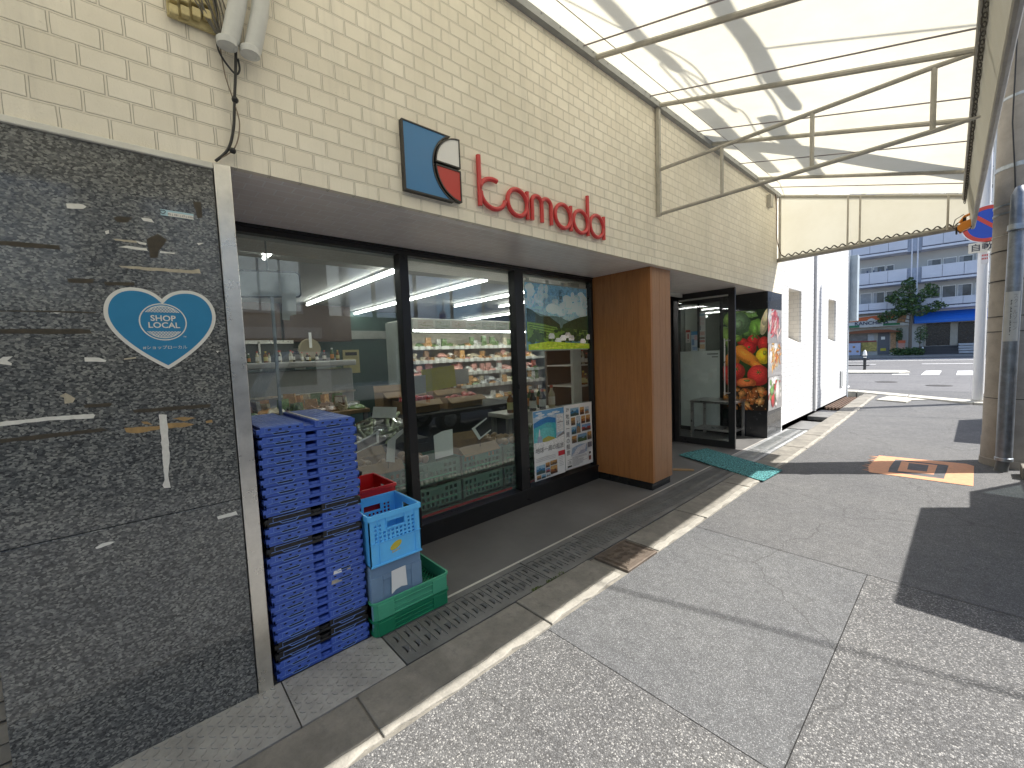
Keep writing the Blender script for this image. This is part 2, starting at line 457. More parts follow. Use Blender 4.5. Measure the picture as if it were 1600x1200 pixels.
# checker plates
CHK = pm('checker_plate', (.32, .315, .295), .55, metal=.1, var=.25, vs=5, dirt=.5, bmp=.1)
def checker(y0, y1, x0=.0, x1=.328, z=.0):
    mb = MB(); mb.box(x0, x1, y0, y1, z - .02, z + .004)
    p = .034; i = 0
    x = x0 + .02
    while x < x1 - .015:
        y = y0 + .02; j = 0
        while y < y1 - .015:
            a = R(45) if (i + j) % 2 else R(-45)
            c, s_ = math.cos(a), math.sin(a); l, w = .014, .0036
            q = [(x + c * u - s_ * v, y + s_ * u + c * v) for u, v in ((-l, 0), (0, -w), (l, 0), (0, w))]
            mb.prism(q, ZW, z + .003, z + .0085, 0)
            y += p; j += 1
        x += p; i += 1
    return mb
tag(checker(-1.2, .388).build('cover_plate', CHK), 'worn steel checker plate over the drain below the granite panel', 'cover plate', 'checker plates over the drain')
tag(checker(.394, .866).build('cover_plate', CHK), 'steel checker plate over the drain in front of the blue crate stack', 'cover plate', 'checker plates over the drain')
# cast gratings
IRON = pm('drain_iron', (.15, .15, .145), .55, metal=.15, var=.3, vs=9, dirt=.4, bmp=.15, bs=120)
SUNIRON = pm('drain_iron_sunlit', (.38, .39, .39), .5, metal=.4, var=.25, vs=9, dirt=.3)  # lighter copy of the drain iron; sunshine is put into its colour
def holes_plate(outer, holes, z0, z1, mb, mi=0):
    """flat plate with true holes"""
    bm = bmesh.new()
    def loop(pts):
        vs = [bm.verts.new((x, y, 0)) for x, y in pts]
        for i in range(len(vs)): bm.edges.new((vs[i], vs[(i + 1) % len(vs)]))
    loop(outer)
    for h in holes: loop(h)
    bmesh.ops.triangle_fill(bm, use_beauty=True, use_dissolve=False, edges=bm.edges[:])
    bm.verts.index_update()
    vs = [(v.co.x, v.co.y) for v in bm.verts]; fs = [[v.index for v in f.verts] for f in bm.faces]
    mb.add([(x, y, z1) for x, y in vs], fs, mi)
    for pts in [outer] + holes:
        n = len(pts)
        mb.add([(x, y, z0) for x, y in pts] + [(x, y, z1) for x, y in pts], [(i, (i + 1) % n, n + (i + 1) % n, n + i) for i in range(n)], mi)
    bm.free()
def grate(y0, y1, style=0):
    mb = MB(); x0, x1 = .0, .326
    # frame rails
    for a, b in ((x0, x0 + .05), (x1 - .045, x1)): mb.box(a, b, y0 + .002, y1 - .002, -.03, .006)
    mb.box(x0 + .05, x1 - .045, y0 + .002, y0 + .016, -.03, .005); mb.box(x0 + .05, x1 - .045, y1 - .016, y1 - .002, -.03, .005)
    xa, xb = x0 + .05, x1 - .045; ya, yb = y0 + .016, y1 - .016
    p = .066 if style == 0 else .04
    n = max(1, round((yb - ya) / p)); p = (yb - ya) / n
    for i in range(n):
        c = ya + (i + .5) * p
        hs = []
        cents = ((xa + .062, 0), (xb - .062, 0)) if style == 0 else (((xa + xb) / 2 + .03, 0),)
        for cx, _ in cents:
            l, w = (.034, .013) if style == 0 else (.03, .009)
            h = []
            for k in range(7):
                t = -1 + k / 3; h.append((cx + t * l, c - .008 + .004 * (1 - t * t)))
            for k in range(5):
                t = 1 - (k + 1) / 3; h.append((cx + t * l, c - .008 + w * 1.5 * (1 - t * t) + .004))
            hs.append(h)
        holes_plate([(xa, c - p / 2), (xb, c - p / 2), (xb, c + p / 2), (xa, c + p / 2)], hs, -.02, .001, mb)
        mb.box(xa, xb, c - p / 2 - .004, c - p / 2 + .004, -.012, .006)
        for cx, _ in cents:   # raised hood behind each slot
            l = .032
            pr = []
            for k in range(5):
                t = -1 + k / 2; pr.append((cx + t * l, c + .005 + .016 * (1 - t * t)))
            hv = [(x, c + .004 + .0135 * max(0, 1 - ((x - cx) / l) ** 2), .001 + .011 * max(0, 1 - ((x - cx) / l) ** 2)) for x, _ in pr]
            ev = [(x, y + .006, .001) for x, y in pr]
            mb.add(hv + ev, [(k, k + 1, 6 + k, 5 + k) for k in range(4)])
            mb.add(hv + [(x, c + .004, .001) for x, _ in pr], [(k, k + 1, 6 + k, 5 + k) for k in range(4)])
    return mb
GL = ['cast iron drain grating with two rows of slots beside the green crate', 'cast iron drain grating with two rows of slots before the square drain lid',
      'drain grating with a narrow slot row alongside the square drain lid', 'drain grating with a narrow slot row in front of the wooden column', 'drain grating partly hidden under the teal doormat',
      'drain grating just past the doormat half in shade', 'sunlit drain grating in front of the food photo panel']
GY = [(.872, 1.93), (1.935, 2.52), (2.525, 3.07), (3.075, 4.2), (4.205, 5.4), (5.405, 6.55), (6.555, 7.66)]
for i, (a, b) in enumerate(GY):
    tag(grate(a, b, 0 if i < 2 else 1).build('drain_grating', IRON if i < 5 else SUNIRON), GL[i], 'drain grating', 'drain gratings along the shopfront')
def flat_cover(y0, y1, lab):
    mb = MB(); mb.box(0, .326, y0 + .003, y1 - .003, -.03, .004 + zg(y0)); tag(mb.build('drain_cover', IRON, bevel=.004), lab, 'drain lid')
tag(grate(7.67, 8.48, 1).build('drain_grating', SUNIRON), 'last sunlit drain grating where the sunlit wall starts', 'drain grating', 'drain gratings along the shopfront')
flat_cover(8.5, 9.45, 'plain dark lid over the drain at the start of the sunlit wall')
flat_cover(9.9, 10.95, 'plain dark drain lid below the wall pipe')
RUST = pm('rusty_iron', (.10, .062, .042), .75, metal=.3, var=.4, vs=14, dirt=.4)
mb = MB()
for k in range(5): mb.box(.03 + k * .06, .06 + k * .06, 11.2, 13.6, -.02, .085)
tag(mb.build('drain_grating', RUST), 'rusty barred drain grating at the far end of the sunlit wall', 'drain grating')
# steel lip along the floor edge
# square cast lid with pattern
mb = MB(); mb.box(.345, .63, 2.36, 2.75, -.02, .012)
lid = tag(mb.build('drain_cover', pm('lid_iron', (.16, .13, .105), .55, metal=.4, var=.3, vs=20, dirt=.35), bevel=.004), 'square ornamental cast drain lid set in the gutter, half in sun', 'drain lid')
mb = MB()
for k in range(4): mb.tube([(.36 + .008 * k, 2.375 + .008 * k, .0125), (.615 - .008 * k, 2.375 + .008 * k, .0125), (.615 - .008 * k, 2.735 - .008 * k, .0125), (.36 + .008 * k, 2.735 - .008 * k, .0125)], .002, 4, closed=True)
for i in range(4):
    for j in range(3):
        cx, cy = .42 + j * .068, 2.43 + i * .083
        for r in (.012, .024, .033):
            mb.tube([(cx + r * math.cos(t * .7 + i), cy + r * 1.15 * math.sin(t * .7 + i), .0125) for t in range(7)], .0028, 4)
mb.build('relief', MATS['lid_iron'], parent=lid)
# moss at the kerb joint
mb = MB()
for k in range(160):
    x, y = .325 + random.gauss(0, .006), random.choice([random.uniform(1.74, 1.83), random.uniform(1.88, 2.06)])
    h = random.uniform(.006, .018); a = random.random() * 6.28; dx, dy = .005 * math.cos(a), .005 * math.sin(a)
    mb.add([(x - dx, y - dy, .004), (x + dx, y + dy, .004), (x + dy * 2, y - dx * 2, h)], [(0, 1, 2)])
tag(mb.build('moss', pm('moss_green', (.07, .10, .02), .9, var=.4, vs=30)), 'little strip of moss growing along the drain edge', 'moss', kind='stuff')
# orange utility marking round a patched lid
OR = pm('orange_paint', (.56, .27, .14), .7, var=.15, vs=20, dirt=.55)
mb = MB(); z = .004
def ring(o, i): 
    for k in range(len(o)):
        k2 = (k + 1) % len(o); mb.quad((*o[k], z), (*o[k2], z), (*i[k2], z), (*i[k], z))
ring([(1.39, 7.1), (2.16, 7.2), (2.22, 7.12), (2.21, 6.14), (1.41, 6.12), (1.37, 6.4)], [(1.56, 6.98), (2.0, 7.0), (2.02, 6.98), (2.0, 6.28), (1.56, 6.26), (1.55, 6.5)])
ring([(1.62, 6.92), (1.93, 6.93), (1.92, 6.42), (1.63, 6.36)], [(1.69, 6.86), (1.86, 6.87), (1.86, 6.52), (1.70, 6.50)])
for k in range(9):
    y = 6.2 + k * .1; mb.prism([(1.30 + random.random() * .06, y), (1.42, y - .02), (1.42, y + .035)], ZW, .002, .0042)
struct(mb, 'orange_ground_paint', OR)
mb = MB(); mb.box(1.555, 2.01, 6.27, 6.99, -.02, .0035)
tag(mb.build('utility_cover', pm('tar_patch', (.075, .073, .075), .7, var=.5, vs=18, bmp=.3), bevel=.002), 'dark rectangular utility lid inside the orange road marking', 'utility lid')

# ------------------------------------------------------------------ shop building
TILE = brick_mat('cream_wall_tile', (.90, .845, .715), (.835, .775, .645), (.80, .745, .625), (1, 2), .129, .0783, .0055, .55, y0=.574, z0=2.345 - .0783 * 8, stain=.6, bmp=.9)
SOFT = brick_mat('grey_soffit_tile', (.86, .80, .76), (.81, .75, .71), (.95, .94, .92), (1, 0), .129, .0783, .004, .3, y0=.574, z0=0, stain=.3, bmp=.5, line=.0)
PLAST = pm('pale_plaster', (.66, .63, .58), .8, var=.08, bmp=.1, dirt=.1)
shop = thing('shop_building', 'cream tiled grocery shop with recessed black framed windows and granite pier', 'shop', (0, 4, 0))
w = MB(); T = .035
w.box(-T, 0, -4, .2995, 2.348, 7.2); w.box(-T, 0, .2995, 8.155, 2.352, 7.2)
w.build('tiled_wall', TILE, shop)
SUNTILE = brick_mat('sunlit_wall_tile', (.66, .665, .67), (.63, .635, .64), (.50, .51, .53), (1, 2), .129, .0783, .006, .6, y0=.574, z0=2.345 - .0783 * 8, stain=.2, bmp=.7, line=.6)  # sunlit copy of the cream tile, colour changed to offset the sun
w = MB(); w.box(-T, 0, 8.155, 13.85, -.15, 1.53); w.box(-T, 0, 8.155, 13.85, 2.487, 7.2)
for a, b in ((8.155, 8.55), (9.38, 11.62), (12.42, 13.85)): w.box(-T, 0, a, b, 1.53, 2.487)
w.build('sunlit_tiled_wall', SUNTILE, shop)
JT = brick_mat('jamb_tile', (.78, .75, .69), (.74, .71, .65), (.68, .65, .6), (0, 2), .129, .0783, .0045, .6, z0=2.345 - .0783 * 8)
for a, b in ((8.55, 9.38), (11.62, 12.42)):
    n = MB(); d = -.55
    n.box(d, -T, b, b + .05, 1.5, 2.5); n.box(d, -T, a - .05, a, 1.5, 2.5); n.box(d - .05, d, a - .05, b + .05, 1.5, 2.9)
    n.box(d, -T, a, b, 2.487, 2.55)
    n.prism([(-T, 1.53), (d, 1.53 + .34), (d, 1.4), (-T, 1.4)], lambda u, v, w_: (u, w_, v), a, b)
    rc = n.build('window_recess', JT, shop)
    q = MB(); q.box(d, d + .01, a + .05, b - .05, 1.9, 2.45); q.build('pane', BLACKM, rc)
# side return of the building at the far corner
n = MB(); n.box(-9, -T, 13.55, 13.85, -.15, 7.2); n.box(-9, -T, -4, .2, 2.65, 7.2) if False else None
n.box(-9, 0, -4, 13.85, 7.2, 7.35); n.build('roof_slab', PLAST, shop)
cs = MB(); cs.box(-.2, .012, 13.85, 13.97, -.1, 5.5); cs.build('corner_strip', pm('grey_stone', (.30, .33, .36), .35, var=.2, vs=3), shop)
e = MB(); e.tube([(.018, 10.35, .1), (.018, 10.35, 7)], .03, 10); e.build('downpipe', pm('downpipe_grey', (.52, .52, .52), .5), shop, smooth=40)
e = MB(); e.box(-.01, .025, 12.98, 13.28, .38, .78); e.build('vent_grille', GREYPL, shop, bevel=.004)
# soffit
s_ = MB(); s_.box(-1.5, -T, .3, 8.155, 2.352, 2.42); s_.build('soffit', SOFT, shop)
# granite
def granite():
    m, nt, N, L, b = nodes('dark_granite')
    p = mapping(nt, pos(nt), scale=(1, 1, 1.5), rot=(R(12), 0, 0))
    wv = N.new('ShaderNodeVectorMath'); wv.operation = 'ADD'
    nn = N.new('ShaderNodeTexNoise'); nn.inputs['Scale'].default_value = 45; nn.inputs['Detail'].default_value = 3; L.new(p, nn.inputs['Vector'])
    sc_ = N.new('ShaderNodeVectorMath'); sc_.operation = 'SCALE'; L.new(nn.outputs['Color'], sc_.inputs[0]); sc_.inputs['Scale'].default_value = .012
    L.new(p, wv.inputs[0]); L.new(sc_.outputs[0], wv.inputs[1])
    v = N.new('ShaderNodeTexVoronoi'); v.inputs['Scale'].default_value = 122; L.new(wv.outputs[0], v.inputs['Vector'])
    sep = N.new('ShaderNodeSeparateColor'); L.new(v.outputs['Color'], sep.inputs[0])
    f = math_(nt, 'ADD', math_(nt, 'MULTIPLY', sep.outputs[0], .55), math_(nt, 'MULTIPLY', noise(nt, p, 160, 4, .7), .45))
    c1 = ramp(nt, f, [(.2, (.026, .029, .033)), (.40, (.068, .074, .080)), (.6, (.135, .143, .147)), (.82, (.30, .312, .305))])
    big = ramp(nt, noise(nt, p, 3, 4, .6), [(.3, (.75, .75, .75)), (.7, (1.25, 1.2, 1.1))])
    cc = mixc(nt, .8, c1, big, 'MULTIPLY')
    L.new(cc, b.inputs['Base Color']); b.inputs['Coat Weight'].default_value = .6; b.inputs['Coat Roughness'].default_value = .07
    rr = ramp(nt, noise(nt, p, 4, 5, .7), [(.3, (.16,) * 3), (.75, (.34,) * 3)]); L.new(rr, b.inputs['Roughness'])
    MATS['dark_granite'] = m; return m
GR = granite()
n = MB()
n.box(-.12, .0, -.415, .295, .918, 2.322); n.box(-.12, .0, -.415, .295, -.05, .915)
n.box(-.12, -.01, -.415, .295, .9, .93)
n.build('granite_panel', GR, shop, bevel=.002)
n = MB(); n.box(-.12, .012, -4, .297, 2.323, 2.347); n.build('white_trim', pm('white_trim_paint', (.70, .69, .62), .5, dirt=.15), shop, bevel=.003)
n = MB(); n.box(-.1, .012, .298, .358, -.02, 2.35); n.build('steel_post', STEEL, shop, bevel=.003)
WOOD = None
def wood(name, c, c2):
    m, nt, N, L, b = nodes(name)
    o = pos(nt)
    n1 = noise(nt, mapping(nt, o, scale=(26, 26, 1.1)), 1.6, 7, .7, .9)
    n2 = noise(nt, mapping(nt, o, scale=(130, 130, 3)), 2, 4, .6)
    f = math_(nt, 'ADD', math_(nt, 'MULTIPLY', n1, .7), math_(nt, 'MULTIPLY', n2, .3))
    cc = ramp(nt, f, [(.3, c2), (.52, c), (.72, [x * 1.18 for x in c])])
    fl = ramp(nt, noise(nt, mapping(nt, o, scale=(7, 7, .9)), 1.1, 3, .5, 2.5), [(.47, (1, 1, 1)), (.5, (.8, .78, .75)), (.53, (1, 1, 1))])
    cc = mixc(nt, .6, cc, fl, 'MULTIPLY')
    L.new(cc, b.inputs['Base Color']); b.inputs['Roughness'].default_value = .42
    bump(nt, b, f, .08, .003)
    return m
WOOD = wood('oak_veneer', (.36, .15, .048), (.25, .098, .032))
WOODL = wood('oak_veneer_edge', (.36, .19, .095), (.29, .148, .075))
n = MB(); n.box(-.79, -.035, .3585, .366, .0, 2.351); n.build('wood_jamb', wood('jamb_wood', (.16, .07, .028), (.11, .045, .018)), shop)
# shop window
fr = MB(); X0, X1 = -.86, -.79
fr.box(X0, X1 + .012, .372, 3.985, 2.335, 2.351); fr.box(X0, X1, .372, 3.985, 2.300, 2.335); fr.box(X0 - .06, X1 + .018, .372, 3.985, -.01, .148); fr.box(X0, X1 + .028, .372, 3.985, .148, .166)
for a, b, e in ((.372, .43, 0), (1.527, 1.598, .025), (2.712, 2.826, .02), (3.918, 3.985, 0)): fr.box(X0, X1 + e, a, b, .166, 2.300)
fr.box(X1 + .018, X1 + .022, 2.765, 2.773, .0, .166)
win = fr.build('shop_window', BLACKM, shop, bevel=.003)
GLS = glass('window_glass', (.93, .97, .95), 1.52, dirt=.018, boost=2.3)
for a, b in ((.43, 1.527), (1.598, 2.712), (2.826, 3.918)):
    q = MB(); q.box(-.826, -.820, a - .005, b + .005, .16, 2.305); q.build('pane', GLS, win)
q = MB(); q.box(-.875, -.862, .45, 2.66, .178, .196); q.build('red_strip', pm('red_strip_paint', (.45, .03, .03), .5), win)
q = MB(); q.box(-.875, -.862, 2.84, 3.9, .178, .196); q.build('red_strip', MATS['red_strip_paint'], win)
# wooden column
cb = MB(); xs = [-.79, -.635, -.49, -.345, -.2, -.065]
for a, b in zip(xs[:-1], xs[1:]): cb.box(a + .0008, b - .0008, 3.955, 3.99, .085, 2.351)
wc = cb.build('wood_column', WOOD, shop, bevel=.001)
cb = MB(); yy = [3.9905, 4.14, 4.26, 4.375]
for a, b in zip(yy[:-1], yy[1:]): cb.box(-.10, -.065, a + .0012, b - .0012, .085, 2.351)
cb.box(-.79, -.1, 4.34, 4.375, .085, 2.351)
cb.build('front_boards', WOODL, wc, bevel=.0015)
cb = MB(); cb.box(-.785, -.085, 3.97, 4.36, -.01, .085); cb.build('plinth', pm('gloss_black', (.015, .015, .015), .2), wc)
# entrance frame and lintel
fr = MB(); fr.box(-1.12, -1.03, 4.376, 6.33, 2.26, 2.351); fr.box(-1.12, -1.04, 4.376, 4.45, 0, 2.26); fr.box(-1.13, -1.035, 6.3, 6.40, 0, 2.351)
fr.build('entrance_frame', BLACKM, shop, bevel=.003)
# open door leaf
d = MB(); y0, y1 = 6.352, 6.392
d.box(-1.03, -.938, y0, y1, .008, 2.34); d.box(-.195, -.105, y0, y1, .008, 2.34); d.box(-.938, -.195, y0, y1, .008, .108); d.box(-.938, -.195, y0, y1, 2.255, 2.34)
dr = d.build('door', BLACKM, shop, bevel=.002)
q = MB(); q.box(-.94, -.193, 6.368, 6.374, .1, 2.26); q.build('pane', glass('door_glass', (.93, .96, .95), 1.5, boost=1.0), dr)
h = MB()
for yh in (6.352 - .055, 6.392 + .055):
    h.tube([(-.225, yh, .80), (-.225, yh, 1.62)], .0095, 10)
    for z in (.83, 1.59): h.tube([(-.225, yh, z), (-.19, yh, z), (-.165, 6.372, z)], .008, 8)
h.build('handle', STEEL, dr, smooth=40)
q = MB(); q.box(-.93, -.72, 6.335, 6.352, 2.14, 2.152); q.build('door_closer', WHITE, dr)
# vestibule screen beyond the door: frosted lower panel, clear upper pane, black frame
v = MB(); v.box(-1.5, -.68, 7.445, 7.49, 2.28, 2.351); v.box(-.735, -.675, 7.445, 7.49, 0, 2.28); v.box(-1.5, -1.44, 7.445, 7.49, 0, 2.28); v.box(-1.44, -.735, 7.445, 7.49, 0, .07)
v.box(-1.12, -1.08, 7.45, 7.49, 1.5, 2.28)
vs_ = v.build('vestibule_screen', BLACKM, shop, bevel=.002)
q = MB(); q.box(-1.44, -.735, 7.462, 7.468, .07, 1.442); q.build('frosted_panel', pm('frosted_white', (.62, .68, .66), .25, var=.06, vs=3, coat=.3), vs_)
q = MB(); q.box(-1.44, -.735, 7.462, 7.467, 1.442, 2.28); q.build('pane', GLS, vs_)
n = MB(); n.box(-1.55, -1.5, 6.4, 7.5, 0, 2.36); n.build('vestibule_wall', PLAST, shop)
n = MB(); n.box(-1.5, -.68, 7.8, 7.85, 0, 2.36); n.build('vestibule_back', pm('grey_panel', (.42, .43, .39), .6, var=.1), shop)
# left of granite: slatted shutter base
n = MB()
for k in range(16): n.box(-.09, -.05 + .012 * (k % 2), -1.3, -.42, .02 + k * .075, .085 + k * .075)
n.build('slat_shutter', pm('weathered_slat', (.30, .27, .22), .8, var=.3, dirt=.5), shop)
n = MB(); n.box(-.3, -.1, -4, -.42, -.05, 2.33); n.build('side_wall', PLAST, shop)

# floors
n = MB(); n.box(-1.5, -.022, .3, 8.2, -.12, 0.0); struct(n, 'shop_floor', pm('dark_floor_screed', (.125, .123, .12), .55, var=.2, vs=2.2, dirt=.35, bmp=.08))
n = MB(); n.box(-.022, -.002, -.0 + .86, 8.2, -.05, .004); struct(n, 'floor_edge_strip', pm('worn_alu_strip', (.62, .6, .55), .45, metal=.6, dirt=.2))
n = MB(); n.box(-1.5, -.022, 8.2, 13.9, -.12, .02); n.box(-.022, -.0, 8.2, 13.9, -.12, .10); struct(n, 'wall_footing', CONC_L)
n = MB(); n.box(-9.2, -1.5, -.2, 9.2, -.15, -.002); n.box(-1.5, -.9, -.2, .3, -.1, -.002); struct(n, 'shop_interior_floor', pm('vinyl_floor', (.30, .30, .28), .4, var=.1))

# ------------------------------------------------------------------ canopy
def fabric(name='canopy_fabric', tr=.58, k=1):
    m, nt, N, L, b = nodes(name)
    N.remove(b); out = [n for n in N if n.type == 'OUTPUT_MATERIAL'][0]
    p = pos(nt)
    stain = ramp(nt, noise(nt, p, 1.3, 6, .7), [(.35, (.555, .525, .415)), (.62, (.60, .575, .47))])
    weave = ramp(nt, noise(nt, p, 220, 2, .5), [(.3, (.96 * k,) * 3), (.7, (1.02 * k,) * 3)])
    c = mixc(nt, 1.0, stain, weave, 'MULTIPLY')
    d = N.new('ShaderNodeBsdfDiffuse'); t = N.new('ShaderNodeBsdfTranslucent')
    L.new(c, d.inputs[0]); L.new(c, t.inputs[0])
    mx = N.new('ShaderNodeMixShader'); mx.inputs[0].default_value = tr
    L.new(d.outputs[0], mx.inputs[1]); L.new(t.outputs[0], mx.inputs[2]); L.new(mx.outputs[0], out.inputs[0])
    return m
FAB = fabric()
YE, YS, XO = 7.9, -4.0, 2.155
xo = lambda y: 2.155 - .0204 * (max(y, 2.5) - 3.98)
SL = .297
zc = lambda x: 3.90 - SL * x
can = thing('awning', 'large cream fabric awning on grey pipe trusses over the shopfront pavement', 'awning', (1.08, 2, 2.85))
def sag(x, y, ribs):
    # slight billow between rafters
    for a, b in zip(ribs[:-1], ribs[1:]):
        if a <= y <= b:
            t = (y - a) / (b - a); return .03 * math.sin(math.pi * t) * math.sin(math.pi * min(1, max(0, x / XO)))
    return 0
RIBS = [-4.0, -2.4, -.6, 1.3, 2.95, 3.983, 5.2, 6.78, 7.9]
f = MB(); NX, NY = 10, 60
vv = []
for j in range(NY + 1):
    y = YS + (YE - YS) * j / NY
    for i in range(NX + 1):
        x = .03 + (xo(y) - .03) * i / NX; vv.append((x, y, zc(x) + .03 + sag(x, y, RIBS)))
f.add(vv, [(j * (NX + 1) + i, j * (NX + 1) + i + 1, (j + 1) * (NX + 1) + i + 1, (j + 1) * (NX + 1) + i) for j in range(NY) for i in range(NX)])
f.build('fabric_roof', FAB, can, smooth=60)
# valance hanging along the outer edge, slightly wavy
f = MB(); n = 120; vv = []
for j in range(n + 1):
    y = YS + (YE - YS) * j / n
    for k, z in enumerate((zc(XO) + .03, 3.1, 2.98, 2.86)):
        vv.append((xo(y) + .02 * k + .006 * math.sin(j * 1.9 + k), y, z - .012 * (k == 3) * abs(math.sin(j * .9))))
f.add(vv, [(j * 4 + k, j * 4 + k + 1, j * 4 + 5 + k, j * 4 + 4 + k) for j in range(n) for k in range(3)])
f.build('valance', fabric('valance_fabric', .22, .62), can, smooth=60)
f = MB(); f.add([(.03, YE, zc(.03) + .03), (xo(YE), YE, zc(XO) + .03), (xo(YE) + .06, YE, 2.93), (.02, YE, 2.90)], [(0, 1, 2, 3)])
f.build('end_panel', FAB, can)
f = MB(); f.tube([(.0, YE, 2.875), (xo(YE) + .06, YE, 2.905)], .035, 8); f.tube([(xo(y) + .065, y, 2.868 + .002 * k) for k, y in enumerate((YS, 2.5, YE))], .02, 8)
f.build('hem_bar', pm('hem_grey', (.29, .28, .25), .6, var=.2, vs=8, dirt=.3), can, smooth=40)
for y in RIBS:
    f = MB(); f.tube([(.02, y, zc(.02) - .0), (xo(y), y, zc(xo(y)))], .021, 8); f.build('rafter', CREAMPIPE, can, smooth=40)
f = MB(); f.box(-.0, .05, YS, YE, 3.87, 3.935); f.box(.05, .056, YS, YE, 3.86, 3.945)
for k in range(60): f.lathe([(.006, 0), (.006, .008), (.001, .01)], (.056, YS + .1 + k * .2, 3.9), 6, 0, 'x')
f.build('wall_rail', pm('rail_grey', (.30, .31, .31), .45, dirt=.3), can)
f = MB(); f.tube([(xo(y) - .015, y, zc(XO) - .01) for y in (YS, 2.5, YE)], .022, 8)
f.build('front_rail', MATS['hem_grey'], can, smooth=40)
# main truss frame and the one at the far end
def truss(y, verts):
    f = MB()
    f.tube([(.028, y, 2.83), (.028, y, zc(.03))], .018, 4)
    f.tube([(.02, y, 3.276), (1.94, y, 3.262), (2.06, y, 3.256), (XO, y, 3.245)], [.017, .017, .014, .008], 8)
    f.tube([(.02, y, 2.848), (1.95, y, 2.858), (2.07, y, 2.86), (XO, y, 2.862)], [.017, .017, .014, .008], 8)
    for x in verts: f.tube([(x, y, 2.857), (x, y, 3.262)], .015, 8)
    for z in (3.75, 3.5, 3.42, 3.15, 2.95): f.lathe([(.007, 0), (.007, .008), (.001, .01)], (.045, y, z), 6, 0, 'x')
    f.build('truss_frame', CREAMPIPE, can, smooth=40)
truss(3.983, (.627, 1.29, 1.946))
f = MB()
for x in (.906, 1.044, 1.92): f.tube([(x, YE - .03, 2.89), (x, YE - .03, zc(x))], .012, 8)
f.tube([(.04, YE - .03, 2.88), (.04, YE - .03, zc(.04))], .02, 8)
f.build('end_post', CREAMPIPE, can, smooth=40)
f = MB()
for y0, y1 in ((3.79, 3.73), (2.78, 2.77), (4.8, 4.75), (6.07, 5.76), (7.35, 7.3), (1.8, 1.8), (0, 0)):
    f.tube([(.05, y0, zc(.05) + .012), (XO - .02, y1, zc(XO) + .012)], .006, 5)
f.tube([(.26, YS, zc(.26) + .01), (.24, 7.1, zc(.25) + .01), (.1, YE, zc(.1))], .003, 5)
f.build('seam_cord', pm('seam_cord_grey', (.25, .22, .22), .7), can)
# rope lacing
f = MB(); pts = []
for k in range(300):
    t = k / 299; x = .03 + t * (XO - .05); pts.append((x, YE - .012 + .012 * math.cos(k * .45), 2.935 + .01 * t + .018 * math.sin(k * .45)))
f.tube(pts, .006, 4)
pts = []
for k in range(400):
    t = k / 399; y = YS + 6 + t * (YE - YS - 6); pts.append((xo(y) - .012 + .01 * math.cos(k * .95), y, 3.2 + .026 * math.sin(k * .95)))
f.tube(pts, .0028, 4)
f.build('lacing', pm('lacing_dark', (.06, .055, .05), .7), can)
# eyelets along the valance top
f = MB()
for k in range(24):
    y = YS + 6 + k * .24
    f.lathe([(.010, 0), (.010, .003), (.001, .004)], (xo(y) - .004, y, 3.17), 8, 0, 'x')
f.build('eyelets', pm('eyelet_dark', (.06, .05, .05), .5), can)

# ------------------------------------------------------------------ lettering and logo on the wall
RED = pm('red_sign_acrylic', (.56, .035, .035), .35, var=.05, coat=.2)
sg = thing('shop_sign', 'raised red tamada letters fixed to the tiled wall above the windows', 'sign', (.02, 2.36, 2.45))
def strokes(name, parts):
    mb = MB()
    for pts in parts:
        # flat bar stroke with rounded face: tube of 10 sides squashed outwards
        P = [(.022, y, z) for y, z in pts]
        mb.tube(P, .0155, 10)
    return mb.build(name, RED, sg, smooth=50)
def arc(cy, cz, r, a0, a1, n=22, ry=None): return [(cy + (ry or r) * math.cos(R(a0 + (a1 - a0) * i / n)), cz + r * math.sin(R(a0 + (a1 - a0) * i / n))) for i in range(n + 1)]
strokes('letter_t', [[(1.700, 2.772), (1.700, 2.462)], arc(1.813, 2.556, .093, 178, 72, ry=.113), arc(1.813, 2.556, .093, 182, 345, ry=.105)])
def la(cy, ry, st): return [arc(cy, 2.548, .088, 0, 360, 30, ry=ry), [(st, 2.642), (st, 2.452)]]
strokes('letter_a', la(2.03, .092, 2.125))
strokes('letter_m', [[(2.172, 2.458), (2.172, 2.585)] + arc(2.2225, 2.59, .045, 180, 0, 14, ry=.0505) + [(2.273, 2.458)], arc(2.3235, 2.59, .045, 180, 0, 14, ry=.0505) + [(2.374, 2.458)]])
strokes('letter_a', la(2.508, .09, 2.602))
strokes('letter_d', [arc(2.724, 2.545, .086, 0, 360, 30, ry=.09), [(2.818, 2.768), (2.818, 2.45)]])
strokes('letter_a', la(2.94, .092, 3.037))
# logo: square broken by two quarter discs
lg = thing('logo_sign', 'square blue, white and red emblem panel beside the red letters', 'sign', (.02, 1.357, 2.43))
FRAME = pm('logo_dark_edge', (.03, .028, .026), .4)
def inset(pts, d):
    n = len(pts); out = []
    area = sum(pts[i][0] * pts[(i + 1) % n][1] - pts[(i + 1) % n][0] * pts[i][1] for i in range(n))
    sgn = 1 if area > 0 else -1
    for i in range(n):
        p0, p1, p2 = Vector(pts[i - 1]), Vector(pts[i]), Vector(pts[(i + 1) % n])
        a = (p1 - p0).normalized(); b = (p2 - p1).normalized()
        na, nb = Vector((-a.y, a.x)) * sgn, Vector((-b.y, b.x)) * sgn
        bis = na + nb; k = bis.length_squared
        out.append(tuple(p1 + bis * (2 * d / max(k, .6))))
    return out
cy, cz = 1.556, 2.626
blue = [(1.166, 2.812), (1.166, 2.434)] + [p for p in [(cy + .2 * math.cos(R(a)), cz + .2 * math.sin(R(a))) for a in [250 - k * 7 for k in range(0, 20)]]]
